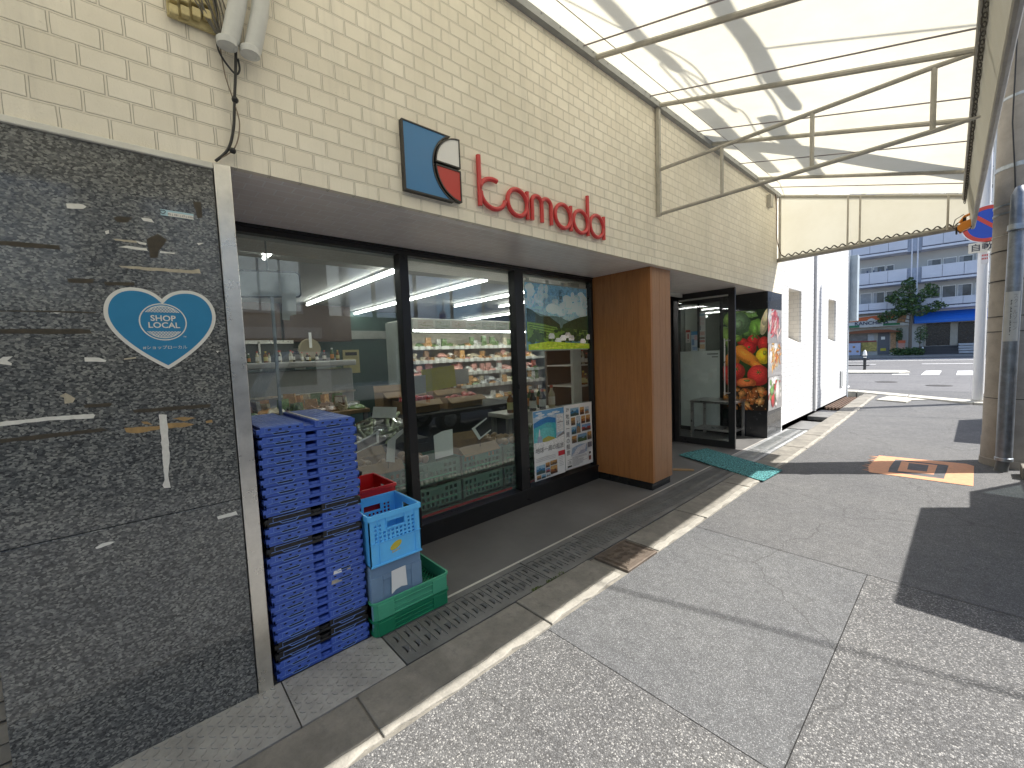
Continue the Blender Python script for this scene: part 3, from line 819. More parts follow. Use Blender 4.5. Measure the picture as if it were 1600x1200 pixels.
blue = [(1.166, 2.812), (1.166, 2.434), (1.492, 2.434)] + [(cy + .198 * math.cos(R(a)), cz + .198 * math.sin(R(a))) for a in range(249, 110, -6)] + [(1.478, 2.812)]
wq = [(1.549, 2.642)] + [(1.549 + .176 * math.cos(R(a)), 2.642 + .172 * math.sin(R(a))) for a in range(90, 181, 6)]
rq = [(1.549, 2.628)] + [(1.549 + .176 * math.cos(R(a)), 2.628 + .186 * math.sin(R(a))) for a in range(180, 271, 6)]
def plate_x(mb, outer, holes, xa, xb):
    q = MB(); holes_plate(outer, holes, xa, xb, q)
    o_ = len(mb.v); mb.v += [(w_, u, v) for u, v, w_ in q.v]; mb.f += [[o_ + i for i in f] for f in q.f]; mb.m += [0] * len(q.f)
for nm, pl, c in (('blue_panel', blue, (.05, .20, .42)), ('white_panel', wq, (.80, .80, .78)), ('red_panel', rq, (.50, .045, .035))):
    inn = inset(pl, .0075) if nm != 'blue_panel' else [(1.1735, 2.8045), (1.1735, 2.4415), (1.466, 2.4415)] + [(cy + .2055 * math.cos(R(a)), cz + .2055 * math.sin(R(a))) for a in range(242, 117, -6)] + [(1.452, 2.8045)]
    mb = MB(); plate_x(mb, pl, [inn], .004, .037); fr_ = mb.build(nm, FRAME, lg)
    mb = MB(); plate_x(mb, inn, [], .006, .033); mb.build('face', pm(nm + '_face', c, .4, var=.03), fr_)

# ------------------------------------------------------------------ heart sticker
hs = thing('heart_sticker', 'large blue heart sticker with white border reading SHOP LOCAL on granite', 'sticker', (.002, .093, 1.498))
def bez(p0, p1, p2, p3, n=14): return [tuple((1 - t) ** 3 * a + 3 * (1 - t) ** 2 * t * b + 3 * (1 - t) * t * t * c + t ** 3 * d for a, b, c, d in zip(p0, p1, p2, p3)) for t in [i / n for i in range(n)]]
half = bez((0, 0), (.09, .062), (.169, .14), (.169, .215)) + bez((.169, .215), (.169, .275), (.13, .315), (.082, .315)) + bez((.082, .315), (.05, .315), (.02, .303), (0, .276))
heart = half + [(0, .276)] + [(-x, z) for x, z in half[:0:-1]]
heart = [(.0925 + x, 1.498 + z) for x, z in heart]
mb = MB(); mb.prism(heart, XW, .0005, .003); mb.build('white_border', pm('sticker_white', (.74, .73, .68), .45, var=.04), hs)
mb = MB(); mb.prism(inset(heart, .0125), XW, .003, .0036); mb.build('blue_field', pm('sticker_blue', (.03, .22, .42), .4, var=.05, vs=14), hs)
SW = MATS['sticker_white']
c0 = (.0905, 1.6845)
mb = MB()
for a in range(0, 360, 6):
    q = [(c0[0] + r * math.cos(R(t)), c0[1] + r * math.sin(R(t))) for r, t in ((.0685, a), (.0725, a), (.0725, a + 6), (.0685, a + 6))]
    mb.quad(*[(.0039, y, z) for y, z in q])
mb.build('ring', SW, hs)
for s_, nm in ((1, 'upper_pattern'), (-1, 'lower_pattern')):
    mb = MB(); h = .037
    a0 = math.degrees(math.asin(h / .064))
    pl = [(c0[0] + .064 * math.cos(R(a)), c0[1] + s_ * .064 * math.sin(R(a))) for a in [a0 + (180 - 2 * a0) * i / 20 for i in range(21)]]
    mb.prism(pl, XW, .0036, .004); o = mb.build(nm, SW, hs)
    mb = MB()
    for i in range(-8, 9):
        for sg_ in (1, -1):
            pts = []
            for k in range(7):
                z = h + .027 * k / 6; y = i * .0095 + sg_ * (z - h) * .8
                if y * y + z * z < .0625 ** 2: pts.append((.0043, c0[0] + y, c0[1] + s_ * z))
            if len(pts) > 1: mb.tube(pts, .00055, 4)
    mb.build('lattice', MATS['sticker_blue'], o)
text_polys('SHOP', .0305, (.0042, c0[0], c0[1] + .004), (0, 1, 0), (0, 0, 1), SW, 'lettering', hs, bold=.0006, depth=.0004)
text_polys('LOCAL', .0305, (.0042, c0[0] + .001, c0[1] - .023), (0, 1, 0), (0, 0, 1), SW, 'lettering', hs, bold=.0006, depth=.0004)
text_polys('#ショップローカル', .0158, (.0042, .09, 1.579), (0, 1, 0), (0, 0, 1), SW, 'lettering', hs, depth=.0004)
text_polys('™', .012, (.0042, c0[0] + .062, c0[1] - .064), (0, 1, 0), (0, 0, 1), SW, 'lettering', hs, depth=.0004)
# small address plate
ap = thing('address_plate', 'tiny pale blue number plate reading 45 181 17 1310 on the granite', 'plate', (.002, .165, 2.1))
mb = MB(); mb.box(.0005, .004, .113, .217, 2.101, 2.124); mb.build('plate', pm('pale_blue_plate', (.42, .60, .66), .35), ap)
mb = MB(); mb.box(.004, .0045, .136, .216, 2.1015, 2.1165); mb.build('number_field', SW, ap)
text_polys('45 | 181 | 17 | 1310', .0105, (.0048, .176, 2.1055), (0, 1, 0), (0, 0, 1), INK, 'lettering', ap, depth=.0003)
mb = MB(); mb.tube([(.0046, .1245 + p[0] * .05 - .0046, 2.106 + p[1] * .045) for p in half[::3]] , .0009, 4)
mb.tube([(.0046, .1245 - p[0] * .05 - .0046, 2.106 + p[1] * .045) for p in half[::3]], .0009, 4); mb.build('emblem', INK, ap)
# tape scraps and glue marks left on the granite
TP = {
'w':[[(-0.141,2.092),(-0.099,2.097),(-0.091,2.091),(-0.100,2.081),(-0.140,2.076)],[(-0.332,1.553),(-0.325,1.560),(-0.304,1.561),(-0.317,1.547),(-0.308,1.538),(-0.309,1.531),(-0.333,1.537)],[(-0.138,1.552),(-0.100,1.550),(-0.082,1.540),(-0.085,1.534),(-0.138,1.537)],[(0.033,1.990),(0.063,1.986),(0.061,1.978),(0.041,1.980)],[(-0.020,1.959),(0.005,1.968),(0.061,1.966),(0.065,1.956),(0.022,1.957)],[(0.101,1.961),(0.147,1.961),(0.144,1.955),(0.100,1.954)],[(0.054,2.080),(0.084,2.081),(0.092,2.068),(0.076,2.069),(0.060,2.070)],[(-0.050,2.012),(-0.039,2.018),(-0.039,2.006),(-0.048,2.001)],[(0.220,2.010),(0.244,2.013),(0.225,2.002)],[(-0.202,1.711),(-0.182,1.710),(-0.193,1.706)],[(0.252,1.566),(0.262,1.567),(0.258,1.558)],[(-0.348,1.346),(-0.242,1.350),(-0.132,1.347),(-0.127,1.341),(-0.132,1.331),(-0.243,1.337),(-0.350,1.332)],[(0.049,1.321),(0.073,1.317),(0.070,1.151),(0.060,1.081),(0.063,1.023),(0.043,1.026),(0.039,1.039),(0.047,1.058)],[(0.204,0.861),(0.273,0.866),(0.278,0.849),(0.207,0.848)],[(-0.164,0.854),(-0.145,0.864),(-0.123,0.863),(-0.112,0.859),(-0.124,0.853),(-0.161,0.848)]],
'b':[[(-0.023,1.891),(0.049,1.893),(0.196,1.897),(0.220,1.906),(0.224,1.887),(0.185,1.884),(0.048,1.882),(-0.015,1.885)],[(-0.029,1.988),(0.033,1.990),(0.037,1.983),(-0.025,1.983)],[(-0.209,1.419),(-0.194,1.429),(-0.172,1.407),(-0.179,1.393),(-0.199,1.391),(-0.199,1.413)],[(-0.034,1.545),(-0.000,1.550),(-0.001,1.544),(-0.035,1.540)]],
'o':[[(-0.054,1.283),(0.045,1.276),(0.074,1.283),(0.124,1.279),(0.157,1.267),(0.123,1.260),(0.048,1.263),(-0.018,1.257),(-0.049,1.265)],[(0.195,1.275),(0.217,1.278),(0.219,1.266),(0.197,1.266)],[(-0.005,1.300),(0.013,1.298),(0.028,1.283),(0.003,1.290)],[(0.088,1.300),(0.126,1.302),(0.164,1.292),(0.125,1.284)]],
'd':[[(-0.301,1.939),(-0.232,1.943),(-0.169,1.943),(-0.168,1.929),(-0.233,1.927),(-0.302,1.925)],[(-0.324,1.651),(-0.218,1.654),(-0.117,1.653),(-0.112,1.638),(-0.219,1.635),(-0.325,1.637)],[(-0.353,1.290),(-0.246,1.291),(-0.112,1.291),(-0.096,1.280),(-0.248,1.276),(-0.354,1.276)],[(-0.023,2.066),(-0.009,2.074),(0.031,2.076),(0.016,2.056),(-0.015,2.051)],[(0.064,2.001),(0.099,2.028),(0.126,2.008),(0.112,1.984),(0.096,1.960),(0.092,1.935),(0.068,1.931),(0.068,1.962)],[(0.219,2.175),(0.246,2.181),(0.246,2.117),(0.230,2.111)],[(-0.159,1.831),(-0.091,1.835),(-0.096,1.820),(-0.158,1.817)],[(-0.066,1.828),(0.017,1.833),(0.016,1.820),(-0.065,1.815)],[(-0.319,1.712),(-0.213,1.716),(-0.096,1.716),(-0.096,1.712),(-0.213,1.711),(-0.319,1.708)],[(-0.154,1.382),(-0.079,1.381),(-0.085,1.368),(-0.151,1.370)],[(-0.025,1.349),(0.094,1.348),(0.219,1.344),(0.213,1.331),(0.093,1.332),(-0.021,1.336)]],
}
TM = {'w': pm('tape_white', (.72, .71, .66), .6, var=.12, vs=40), 'b': pm('tape_aged', (.45, .40, .30), .7, var=.25, vs=40), 'o': pm('tape_kraft', (.34, .22, .09), .6, var=.25, vs=50), 'd': pm('glue_residue', (.055, .045, .03), .55, var=.4, vs=60)}
LABW = ['pointed white paper tape scrap high on the granite panel', 'ragged white paper scrap at the left edge of the granite level with the heart', 'short white paper scrap left of the tip of the heart sticker', 'small white flake on the upper of two thin strips above the heart',
 'white torn strip just above the heart sticker, lower of two', 'thin white sliver right of the dark glue blob above the heart', 'torn pale flake left of the small number plate', 'tiny white fleck above left of the torn strips', 'small white fleck near the steel post above the heart', 'tiny white fleck on the long thin glue line left of the heart', 'tiny white dot between the heart tip and the steel post',
 'long horizontal white tape strip at the left below the heart', 'long vertical white tape strip below the heart sticker', 'short slanted white tape scrap low beside the steel post', 'short slanted white tape scrap low on the middle of the granite']
LABB = ['long aged tape strip running above the top of the heart', 'thin aged tape strip above the white torn strip', 'crumpled beige paper scrap below left of the heart', 'thin beige sliver beside the tip of the heart']
LABO = ['brown kraft tape strip crossing behind the vertical white tape', 'tiny brown kraft scrap nearest the steel post', 'thin tan glue curl left of the vertical white tape', 'thin tan glue streak right of the vertical white tape']
LABD = ['dark glue band high at the left edge of the granite', 'dark glue band at the left edge level with the heart', 'dark glue band under the long white tape strip', 'small dark glue stain below left of the number plate', 'dark angular glue blob above the heart', 'dark glue patch by the steel post at the number plate', 'olive glue mark above left of the heart', 'brown glue mark touching above the left lobe of the heart', 'long thin glue line left of the heart', 'faint olive glue mark below the heart', 'long faint glue streak above the kraft tape']
for k, labs in (('w', LABW), ('b', LABB), ('o', LABO), ('d', LABD)):
    for i, (pl, lb) in enumerate(zip(TP[k], labs)):
        zz = {'d': .0008, 'o': .0012, 'b': .0012, 'w': .0016}[k]
        # ragged edge
        pts = []
        for (a, b), (c_, d_) in zip(pl, pl[1:] + pl[:1]):
            L_ = math.hypot(c_ - a, d_ - b); n = max(1, int(L_ / .012))
            for q in range(n):
                t = q / n; j = .0014 if 0 < q else 0
                pts.append((a + (c_ - a) * t + random.uniform(-j, j), b + (d_ - b) * t + random.uniform(-j, j)))
        mb = MB(); mb.prism(pts, XW, .0002, zz)
        if k == 'd': tag(mb.build('glue_mark', TM[k]), lb, 'glue mark', 'glue marks on the granite')
        else: tag(mb.build('tape_scrap', TM[k]), lb, 'tape scrap', 'tape scraps on the granite')

# ------------------------------------------------------------------ pipes and wires high on the wall
PW = pm('pipe_cover_white', (.58, .59, .57), .4, var=.1, dirt=.12)
for i, (y, ytop, zb) in enumerate(((.372, .43, 2.815), (.452, .53, 2.815))):
    mb = MB(); x = .075
    mb.tube([(x, y, zb), (x, y + .012, zb + .02), (x, y + .05, 3.0), (x, y + .09, 3.35), (x, y + .12, 4.4)], [.030, .033, .033, .034, .034], 14)
    o = mb.build('conduit_pipe', PW, smooth=40)
    tag(o, ['left of two white conduit pipes coming down the wall corner', 'right of two white conduit pipes coming down the wall corner'][i], 'pipe', 'white conduit pipes on the wall')
    m2 = MB(); m2.lathe([(.037, zb - .012), (.038, zb + .012), (.034, zb + .016)], (x, y, 0), 14); m2.build('end_collar', PW, o, smooth=40)
    m2 = MB(); m2.box(0, x - .02, y - .012, y + .012, zb + .04, zb + .055); m2.build('bracket', pm('bracket_dark', (.12, .11, .09), .6), o)
TY = pm('aged_yellow_plastic', (.52, .44, .22), .55, var=.2, vs=20, dirt=.4)
tb = thing('terminal_block', 'yellowed broken terminal block with loose wires at the top left', 'terminal block', (.03, .26, 2.86))
mb = MB(); mb.box(.005, .02, .19, .36, 2.87, 3.05); b0 = mb.build('base_plate', TY, tb, bevel=.003)
mb = MB()
for k in range(4):
    for j in range(2): mb.box(.02, .05, .195 + k * .036, .223 + k * .036, 2.865 + j * .05 + k * .012, 2.9 + j * .05 + k * .012)
mb.build('terminal_rows', TY, tb, bevel=.004)
mb = MB(); random.seed(3)
for k in range(9):
    y = .26 + k * .013; mb.tube([(.045, y, 3.06), (.06, y + .01 * random.random(), 2.99), (.05, y + .02, 2.93 + .03 * random.random()), (.04, .34 + .004 * k, 2.86)], .0028, 5)
mb.build('loose_wires', pm('wire_grey', (.13, .12, .10), .6), tb)
def cable(name, pts, r, mat, lab, n=8, sm=14):
    P = [Vector(p) for p in pts]; out = []
    for i in range(len(P) - 1):
        p0, p1, p2, p3 = P[max(i - 1, 0)], P[i], P[i + 1], P[min(i + 2, len(P) - 1)]
        for k in range(sm):
            t = k / sm
            out.append(.5 * ((2 * p1) + (-p0 + p2) * t + (2 * p0 - 5 * p1 + 4 * p2 - p3) * t * t + (-p0 + 3 * p1 - 3 * p2 + p3) * t ** 3))
    out.append(P[-1])
    mb = MB(); mb.tube(out, r, n); return tag(mb.build(name, mat, smooth=60), lab, 'cable')
cable('wall_cable', [(.03, .345, 3.05), (.035, .352, 2.92), (.04, .345, 2.80), (.035, .395, 2.73), (.04, .415, 2.745), (.04, .413, 2.79)], .004, CABLE, 'thin black loop of cable hanging in front of the conduit pipes')
cable('wall_cable', [(.05, .412, 2.98), (.045, .405, 2.80), (.03, .39, 2.62), (.025, .378, 2.5), (.025, .352, 2.41), (.02, .306, 2.352)], .0055, CABLE, 'thick black cable running from the pipes down to the steel post')
cable('wall_cable', [(.03, .35, 2.9), (.03, .362, 2.72), (.03, .388, 2.61), (.035, .40, 2.52), (.03, .375, 2.42), (.022, .31, 2.356)], .0025, pm('wire_tan', (.22, .17, .12), .6), 'thin tan wire running beside the thick black cable')
for i, (y, z) in enumerate(((.392, 2.622), (.368, 2.408))):
    mb = MB(); mb.lathe([(.004, -.012), (.012, -.008), (.013, .006), (.005, .012)], (.03, y, z), 8, 0, 'y')
    tag(mb.build('cable_tie', CABLE), ['black tape knot on the upper part of the wall cable', 'black tape knot on the lower part of the wall cable near the post'][i], 'cable tie', 'tape knots on the wall cable')
cable('awning_cable', [(.05, 7.6, 3.85), (.06, 7.62, 3.6), (.05, 7.68, 3.2), (.07, 7.8, 2.97), (.1, 7.84, 2.93)], .006, pm('cable_brown', (.10, .05, .03), .6), 'dark cable hanging down the wall at the far end of the awning')
mb = MB(); mb.box(.0, .06, 7.35, 7.47, 3.62, 3.80); tag(mb.build('junction_box', CREAMPIPE, bevel=.006), 'small beige junction box on the wall under the awning end', 'junction box')
# work light on the awning corner
wl = thing('work_light', 'orange clamp work light tied at the outer corner of the awning', 'lamp', (2.06, 7.75, 2.86))
ORP = pm('orange_lamp_plastic', (.75, .26, .02), .4, var=.08)
mb = MB(); mb.prism([(2.0, 2.87), (2.03, 2.80), (2.13, 2.86), (2.12, 2.95), (2.05, 2.93)], YW, 7.70, 7.80); mb.build('housing', ORP, wl, bevel=.006)
mb = MB(); mb.tube([(2.03, 7.75, 2.93), (2.07, 7.75, 3.0), (2.12, 7.75, 3.02)], .016, 8); mb.build('arm', ORP, wl)
mb = MB(); mb.box(2.055, 2.085, 7.73, 7.77, 2.93, 2.985); mb.box(1.995, 2.012, 7.7, 7.8, 2.80, 2.88); mb.build('clamp', RUBBER, wl, bevel=.004)
mb = MB(); mb.tube([(2.06, 7.72, 3.02), (1.99, 7.7, 2.97), (1.97, 7.7, 2.88), (2.04, 7.7, 2.80), (2.12, 7.7, 2.83), (2.14, 7.72, 2.9)], .005, 6); mb.build('lamp_wire', CABLE, wl)

# ------------------------------------------------------------------ pole group on the right
POLEC = pm('pole_concrete', (.30, .272, .235), .85, var=.22, vs=3, bmp=.25, bs=120, dirt=.35)
up = thing('utility_pole', 'thick stained concrete utility pole with metal straps at right', 'utility pole', (2.475, 7.42, 0))
mb = MB(); mb.lathe([(.25, -.1), (.247, .08), (.24, .085), (.238, .32), (.232, .33), (.23, .82), (.225, .83), (.21, 3.0), (.195, 6), (.18, 9.5)], (2.505, 7.44, 0), 28); mb.build('shaft', POLEC, up, smooth=40)
for z, h, m_ in ((.79, .008, INK), (1.55, .008, INK), (1.72, .008, INK), (2.12, .012, INK), (2.45, .012, INK), (2.62, .006, CREAMPIPE), (2.86, .02, GALV), (2.95, .02, GALV), (3.36, .045, GALV), (4.1, .03, GALV), (5.0, .03, GALV)):
    mb = MB(); r = .2295 - .0065 * z
    mb.lathe([(r, z - h / 2), (r + .006, z - h / 2), (r + .006, z + h / 2), (r, z + h / 2)], (2.505, 7.44, 0), 28); mb.build('strap', m_, up, smooth=40)
mb = MB(); mb.tube([(2.44, 7.22, 3.1), (2.43, 7.215, 3.3), (2.40, 7.22, 3.8), (2.42, 7.26, 6.5)], .007, 6); mb.build('pole_wire', CABLE, up)
mb = MB()
for z in (6.6, 7.5, 8.8): mb.box(2.40, 2.55, 6.3, 8.6, z, z + .09)
mb.build('cross_arm', GALV, up)
gp = thing('cable_guard_pipe', 'galvanised half round cable guard standing against the concrete pole', 'pipe', (2.435, 7.08, 0))
gx, gy = 2.435, 7.03
mb = MB(); mb.tube([(gx, gy, .14), (gx + .004, gy + .0, 1.0), (gx + .018, gy + .03, 2.0), (gx + .03, gy + .08, 3.0), (gx + .035, gy + .13, 3.08)], [.064, .063, .062, .06, .035], 20); mb.build('guard', pm('guard_galvanised', (.19, .21, .235), .4, metal=.6, var=.3, vs=10, dirt=.25), gp, smooth=40)
mb = MB(); mb.lathe([(.066, .12), (.071, .125), (.071, .155), (.066, .16)], (gx, gy, 0), 20); mb.build('collar', GALV, gp, smooth=40)
mb = MB(); mb.tube([(gx - .02, gy, -.02), (gx - .01, gy, .06), (gx, gy, .14)], [.056, .052, .05], 16); mb.build('boot', pm('boot_grey', (.10, .105, .105), .5, dirt=.3), gp, smooth=40)
mb = MB(); mb.tube([(gx + .018, gy + .03, 2.62), (gx + .02, gy + .035, 2.68)], .066, 20); mb.build('band', GALV, gp, smooth=40)
ps = thing('pole_notice', 'pale notice with vertical Japanese text stuck on the galvanised guard', 'notice', (2.44, 6.885, 1.43))
mb = MB()
xs = [-.052 + .104 * k / 8 for k in range(9)]
pr = lambda x, z: (gx + .006 + x + (z - 1.45) * .012, gy + .006 - math.sqrt(.0652 ** 2 - x * x) + (z - 1.45) * .025, z)
for a, b in zip(xs[:-1], xs[1:]): mb.quad(pr(a, 1.44), pr(b, 1.44), pr(b, 1.97), pr(a, 1.97))
mb.build('paper', pm('notice_grey', (.40, .40, .37), .6), ps)
for txt, x, z, sz, mt in (('スクールゾーン', .022, 1.90, .055, pm('faded_text', (.22, .22, .21), .7)),):
    text_polys(txt, sz, (gx + .006 + x + .004, gy - .066, z), (1, 0, 0), (0, .04, 1), mt, 'lettering', ps, vertical=True, xs=.6, depth=.004, spacing=1.02)
mb = MB()
for k in range(26):
    z = 1.88 - k * .0145
    if k % 5 != 4: p = pr(-.012, z); q = pr(-.002 - .004 * (k % 2), z - .009); mb.quad((p[0], p[1] - .0015, p[2]), (q[0], q[1] - .0015, p[2]), (q[0], q[1] - .0015, q[2]), (p[0], p[1] - .0015, q[2]))
mb.build('small_print', INK, ps)
gb = MB(); gb.box(2.55, 2.75, 6.75, 7.0, 0, .12)
tag(gb.build('concrete_block', CONC, bevel=.01), 'grey concrete block on the ground right of the guard pipe', 'block')
# no parking sign on its white pole
spole = thing('sign_pole', 'white painted steel pole carrying the no parking sign', 'pole', (2.30, 12.95, .12))
mb = MB(); mb.lathe([(.082, .1), (.082, 1.2), (.08, 3), (.075, 6.5)], (2.30, 12.95, 0), 24); mb.build('shaft', pm('white_pole_paint', (.62, .62, .62), .4, var=.05, vs=3), spole, smooth=40)
mb = MB(); mb.lathe([(.19, .08), (.19, .15), (.10, .17), (.085, .2)], (2.30, 12.95, 0), 24); mb.build('base', CONC_L, spole)
mb = MB(); mb.tube([(2.405, 12.9, .15), (2.405, 12.9, 6.3)], .018, 8); mb.build('conduit', PW, spole)
np_ = thing('no_parking_sign', 'round blue no parking sign with red rim and diagonal bar', 'sign', (2.335, 12.82, 3.39))
BL = pm('sign_blue', (.012, .06, .40), .35, var=.04); RD = pm('sign_red', (.52, .05, .03), .35, var=.06)
cx, cz, ys_ = 2.345, 3.76, 12.83
mb = MB(); mb.lathe([(.37, 0), (.37, .012), (.001, .012)], (cx, ys_, cz), 40, 0, 'y'); mb.build('plate', pm('sign_white', (.75, .75, .75), .4), np_)
def ann(r0, r1, y, mt, nm):
    mb = MB(); n = 48
    for k in range(n):
        a, b = 2 * math.pi * k / n, 2 * math.pi * (k + 1) / n
        q = [(r0, a), (r1, a), (r1, b), (r0, b)]
        mb.quad(*[(cx + r * math.cos(t), y, cz + r * math.sin(t)) for r, t in q])
    mb.build(nm, mt, np_)
ann(.285, .355, ys_ - .002, RD, 'red_rim'); ann(.001, .285, ys_ - .002, BL, 'blue_field')
mb = MB(); c, s_ = math.cos(R(-45)), math.sin(R(-45))
mb.prism([(cx + c * a - s_ * b, cz + s_ * a + c * b) for a, b in ((-.29, -.033), (.29, -.033), (.29, .033), (-.29, .033))], YW, ys_ - .003, ys_ - .005); mb.build('diagonal_bar', RD, np_)
mb = MB(); mb.box(2.33, 2.36, ys_ + .01, 12.96, 3.5, 3.53); mb.box(2.33, 2.36, ys_ + .01, 12.96, 3.98, 4.01); mb.build('bracket', GALV, np_)
sp2 = thing('sign_plate', 'small white plate with Japanese characters under the round sign', 'sign', (2.345, 12.82, 3.2))
mb = MB(); mb.box(2.09, 2.60, 12.83, 12.842, 3.21, 3.41); mb.build('plate', pm('plate_cream', (.66, .62, .52), .45, dirt=.3), sp2, bevel=.003)
text_polys('自動車', .155, (2.345, 12.828, 3.255), (1, 0, 0), (0, 0, 1), pm('plate_text', (.06, .06, .07), .6), 'lettering', sp2, bold=.002)
stp = MB(); stp.box(2.27, 2.37, 12.862, 12.866, 2.98, 3.18)
o = tag(stp.build('pole_sticker', pm('pole_sticker_white', (.6, .58, .58), .5)), 'small red lettered sticker on the white sign pole', 'sticker')
mb = MB()
for z in (3.06, 3.125):
    for k in range(4): mb.box(2.278 + k * .022, 2.292 + k * .022, 12.860, 12.862, z, z + .035)
mb.build('red_print', RD, o)
# overhead cables carried by the pole (they throw shadows on the awning and road)
ov = []
def over(pts, r, lab, closures=()):
    o = cable('overhead_cable', pts, r, CABLE, lab, 6)
    for (p, q, rr) in closures:
        mb = MB(); mb.tube([p, tuple(Vector(p) * .97 + Vector(q) * .03), tuple(Vector(p) * .03 + Vector(q) * .97), q], [rr * .6, rr, rr, rr * .6], 10); mb.build('splice_closure', CABLE, o, smooth=40)
    return o
over([(2.45, 7.4, 6.65), (2.5, 5, 6.25), (2.5, 1, 6.0), (2.5, -6, 6.3)], .016, 'overhead cable along the road from the utility pole carrying long splice closures', [((2.52, 6.05, 6.2), (2.56, 2.6, 6.1), .062)])
over([(2.45, 7.4, 7.5), (2.5, 5, 7.25), (2.5, 1, 7.05), (2.5, -6, 7.3)], .014, 'higher overhead cable along the road from the utility pole', [((2.5, 5.4, 7.28), (2.46, 3.0, 7.15), .055)])
lp = [(2.5, 5.6 + .05 * math.sin(k * .5), 6.75) for k in range(2)]
over([(2.2, 6.3, 6.9), (2.05, 5.7, 6.7), (2.2, 5.0, 6.9), (2.45, 5.5, 7.0), (2.3, 6.1, 6.75), (2.25, 4.6, 6.85), (2.4, 3.2, 6.9), (2.3, 0, 6.8)], .012, 'coiled slack overhead cable beside the utility pole')
over([(2.3, 7.2, 6.4), (2.0, 6.5, 6.2), (2.1, 5.9, 6.3), (1.9, 5.5, 6.1), (2.0, 4.7, 6.2), (1.7, 3.6, 6.3), (1.0, 1.0, 6.6)], .01, 'thin slack overhead cable drooping toward the shop')
over([(2.5, 4.86, 6.2), (5, 5.62, 6.1), (9, 6.85, 6.4)], .013, 'overhead cable crossing the road to the opposite building')
over([(2.3, 12.9, 6.0), (5, 13.8, 6.0), (9, 15, 6.2)], .012, 'overhead cable from the sign pole across the road')

# ------------------------------------------------------------------ folded crate stack
random.seed(11)
def plastic(name, c, var=.08, scuff=.25, rough=.42):
    if name in MATS: return MATS[name]
    m, nt, N, L, b = nodes(name)
    p = pos(nt)
    f = ramp(nt, noise(nt, p, 7, 5, .7), [(.3, [x * (1 - var) for x in c]), (.7, [min(1, x * (1 + var)) for x in c])])
    s1 = ramp(nt, noise(nt, mapping(nt, p, scale=(1, 1, 3)), 38, 5, .75), [(.62, (0, 0, 0)), (.72, (1, 1, 1))])
    cc = mixc(nt, math_(nt, 'MULTIPLY', s1, scuff), f, [min(1, x * 1.6 + .05) for x in c])
    L.new(cc, b.inputs['Base Color'])
    rr = ramp(nt, noise(nt, p, 20, 4, .6), [(.3, (rough - .08,) * 3), (.7, (rough + .12,) * 3)]); L.new(rr, b.inputs['Roughness'])
    bump(nt, b, noise(nt, p, 200, 2, .5), .03, .003)
    MATS[name] = m; return m
CB = plastic('crate_blue', (.052, .115, .47), scuff=.4); CK = plastic('crate_black', (.014, .014, .015), scuff=.15)
CBE = plastic('crate_blue_edge', (.15, .26, .60), scuff=.5)
CHOLE = pm('crate_slot_shade', (.006, .008, .02), .7)
CHH = 1.208 / 26
def folded_crate():
    """folded flat collapsible crate, origin at front left bottom; x back is negative, y to the right"""
    Wd, D, H = .446, .60, CHH
    root = thing('folded_crate', 'x', 'crate')
    root['loc'] = 1
    b = MB()
    # base tray with corner posts
    b.box(-D + .01, -.012, .008, Wd - .008, .001, H * .62)
    for y0, y1 in ((0, .034), (Wd - .034, Wd)):
        b.box(-.03, .0, y0, y1, .002, H * .80); b.box(-D, -D + .03, y0, y1, .002, H * .80)
    b.box(-D, -.0, 0, .012, .002, H * .42); b.box(-D, 0, Wd - .012, Wd, .002, H * .42)
    b.box(-.014, -.002, .03, Wd - .03, .001, H * .34)
    b.box(-.010, -.006, .21, .24, H * .34, H * .62)
    base = b.build('base_tray', CB, root, bevel=.0025, local=True)
    # two folded side flaps (left and right) that sit on the tray
    for s, (y0, y1) in enumerate(((.016, .198), (.25, Wd - .014))):
        e_ = MB(); f = MB(); f.box(-D + .004, .001, y0, y1, H * .36, H * .985)
        # ribs on the top face
        for k in range(7): e_.box(-D + .02, -.012, y0 + .012 + k * (y1 - y0 - .026) / 6, y0 + .0145 + k * (y1 - y0 - .026) / 6, H * .98, H * 1.01)
        for k in range(7): e_.box(-.03 - k * .085, -.0275 - k * .085, y0 + .006, y1 - .006, H * .98, H * 1.01)
        # raised latch outline on the front
        ya, yb = (y0 + .055, y0 + .115)
        for q in ([(ya - .012, .44), (ya, .18), (yb, .18), (yb + .014, .46)],):
            pts = [(.0025, y, H * z) for y, z in q]
            e_.tube([pts[0], pts[1], pts[2], pts[3]], .0015, 4)
        e_.tube([(.0015, y0 + .018, H * .5), (.0015, y0 + .018, H * .90), (.0015, y1 - .02, H * .90)], .0012, 4); e_.tube([(.001, y0 + .002, H * .40), (.001, y1 - .002, H * .40)], .0012, 4)
        hB = MB(); hB.prism([(ya, H * .2), (yb, H * .2), (yb + .006, H * .34), (ya - .006, H * .34)], XW, -.004, .0008)
        fl = f.build('side_flap', CB, root, bevel=.0012, segs=1, local=True)
        e_.build('latch', CBE, fl, local=True)
        for k, (u, z) in enumerate(((.03, .72), (.075, .66), (.115, .74), (.15, .70), (.06, .40), (.10, .40))):
            hB.box(-.01, .0016, y0 + u, y0 + u + .012, H * z - .0034, H * z + .0034)
        hB.build('slots', CHOLE, fl, local=True)  # raised dark blocks; the slots' inner shade is put into their colour
    return root
proto = folded_crate()
index_kids()
seq = ['b', 'b', 'k', 'k'] + ['b'] * 9 + ['k'] + ['b'] * 2 + ['k'] + ['b'] * 9
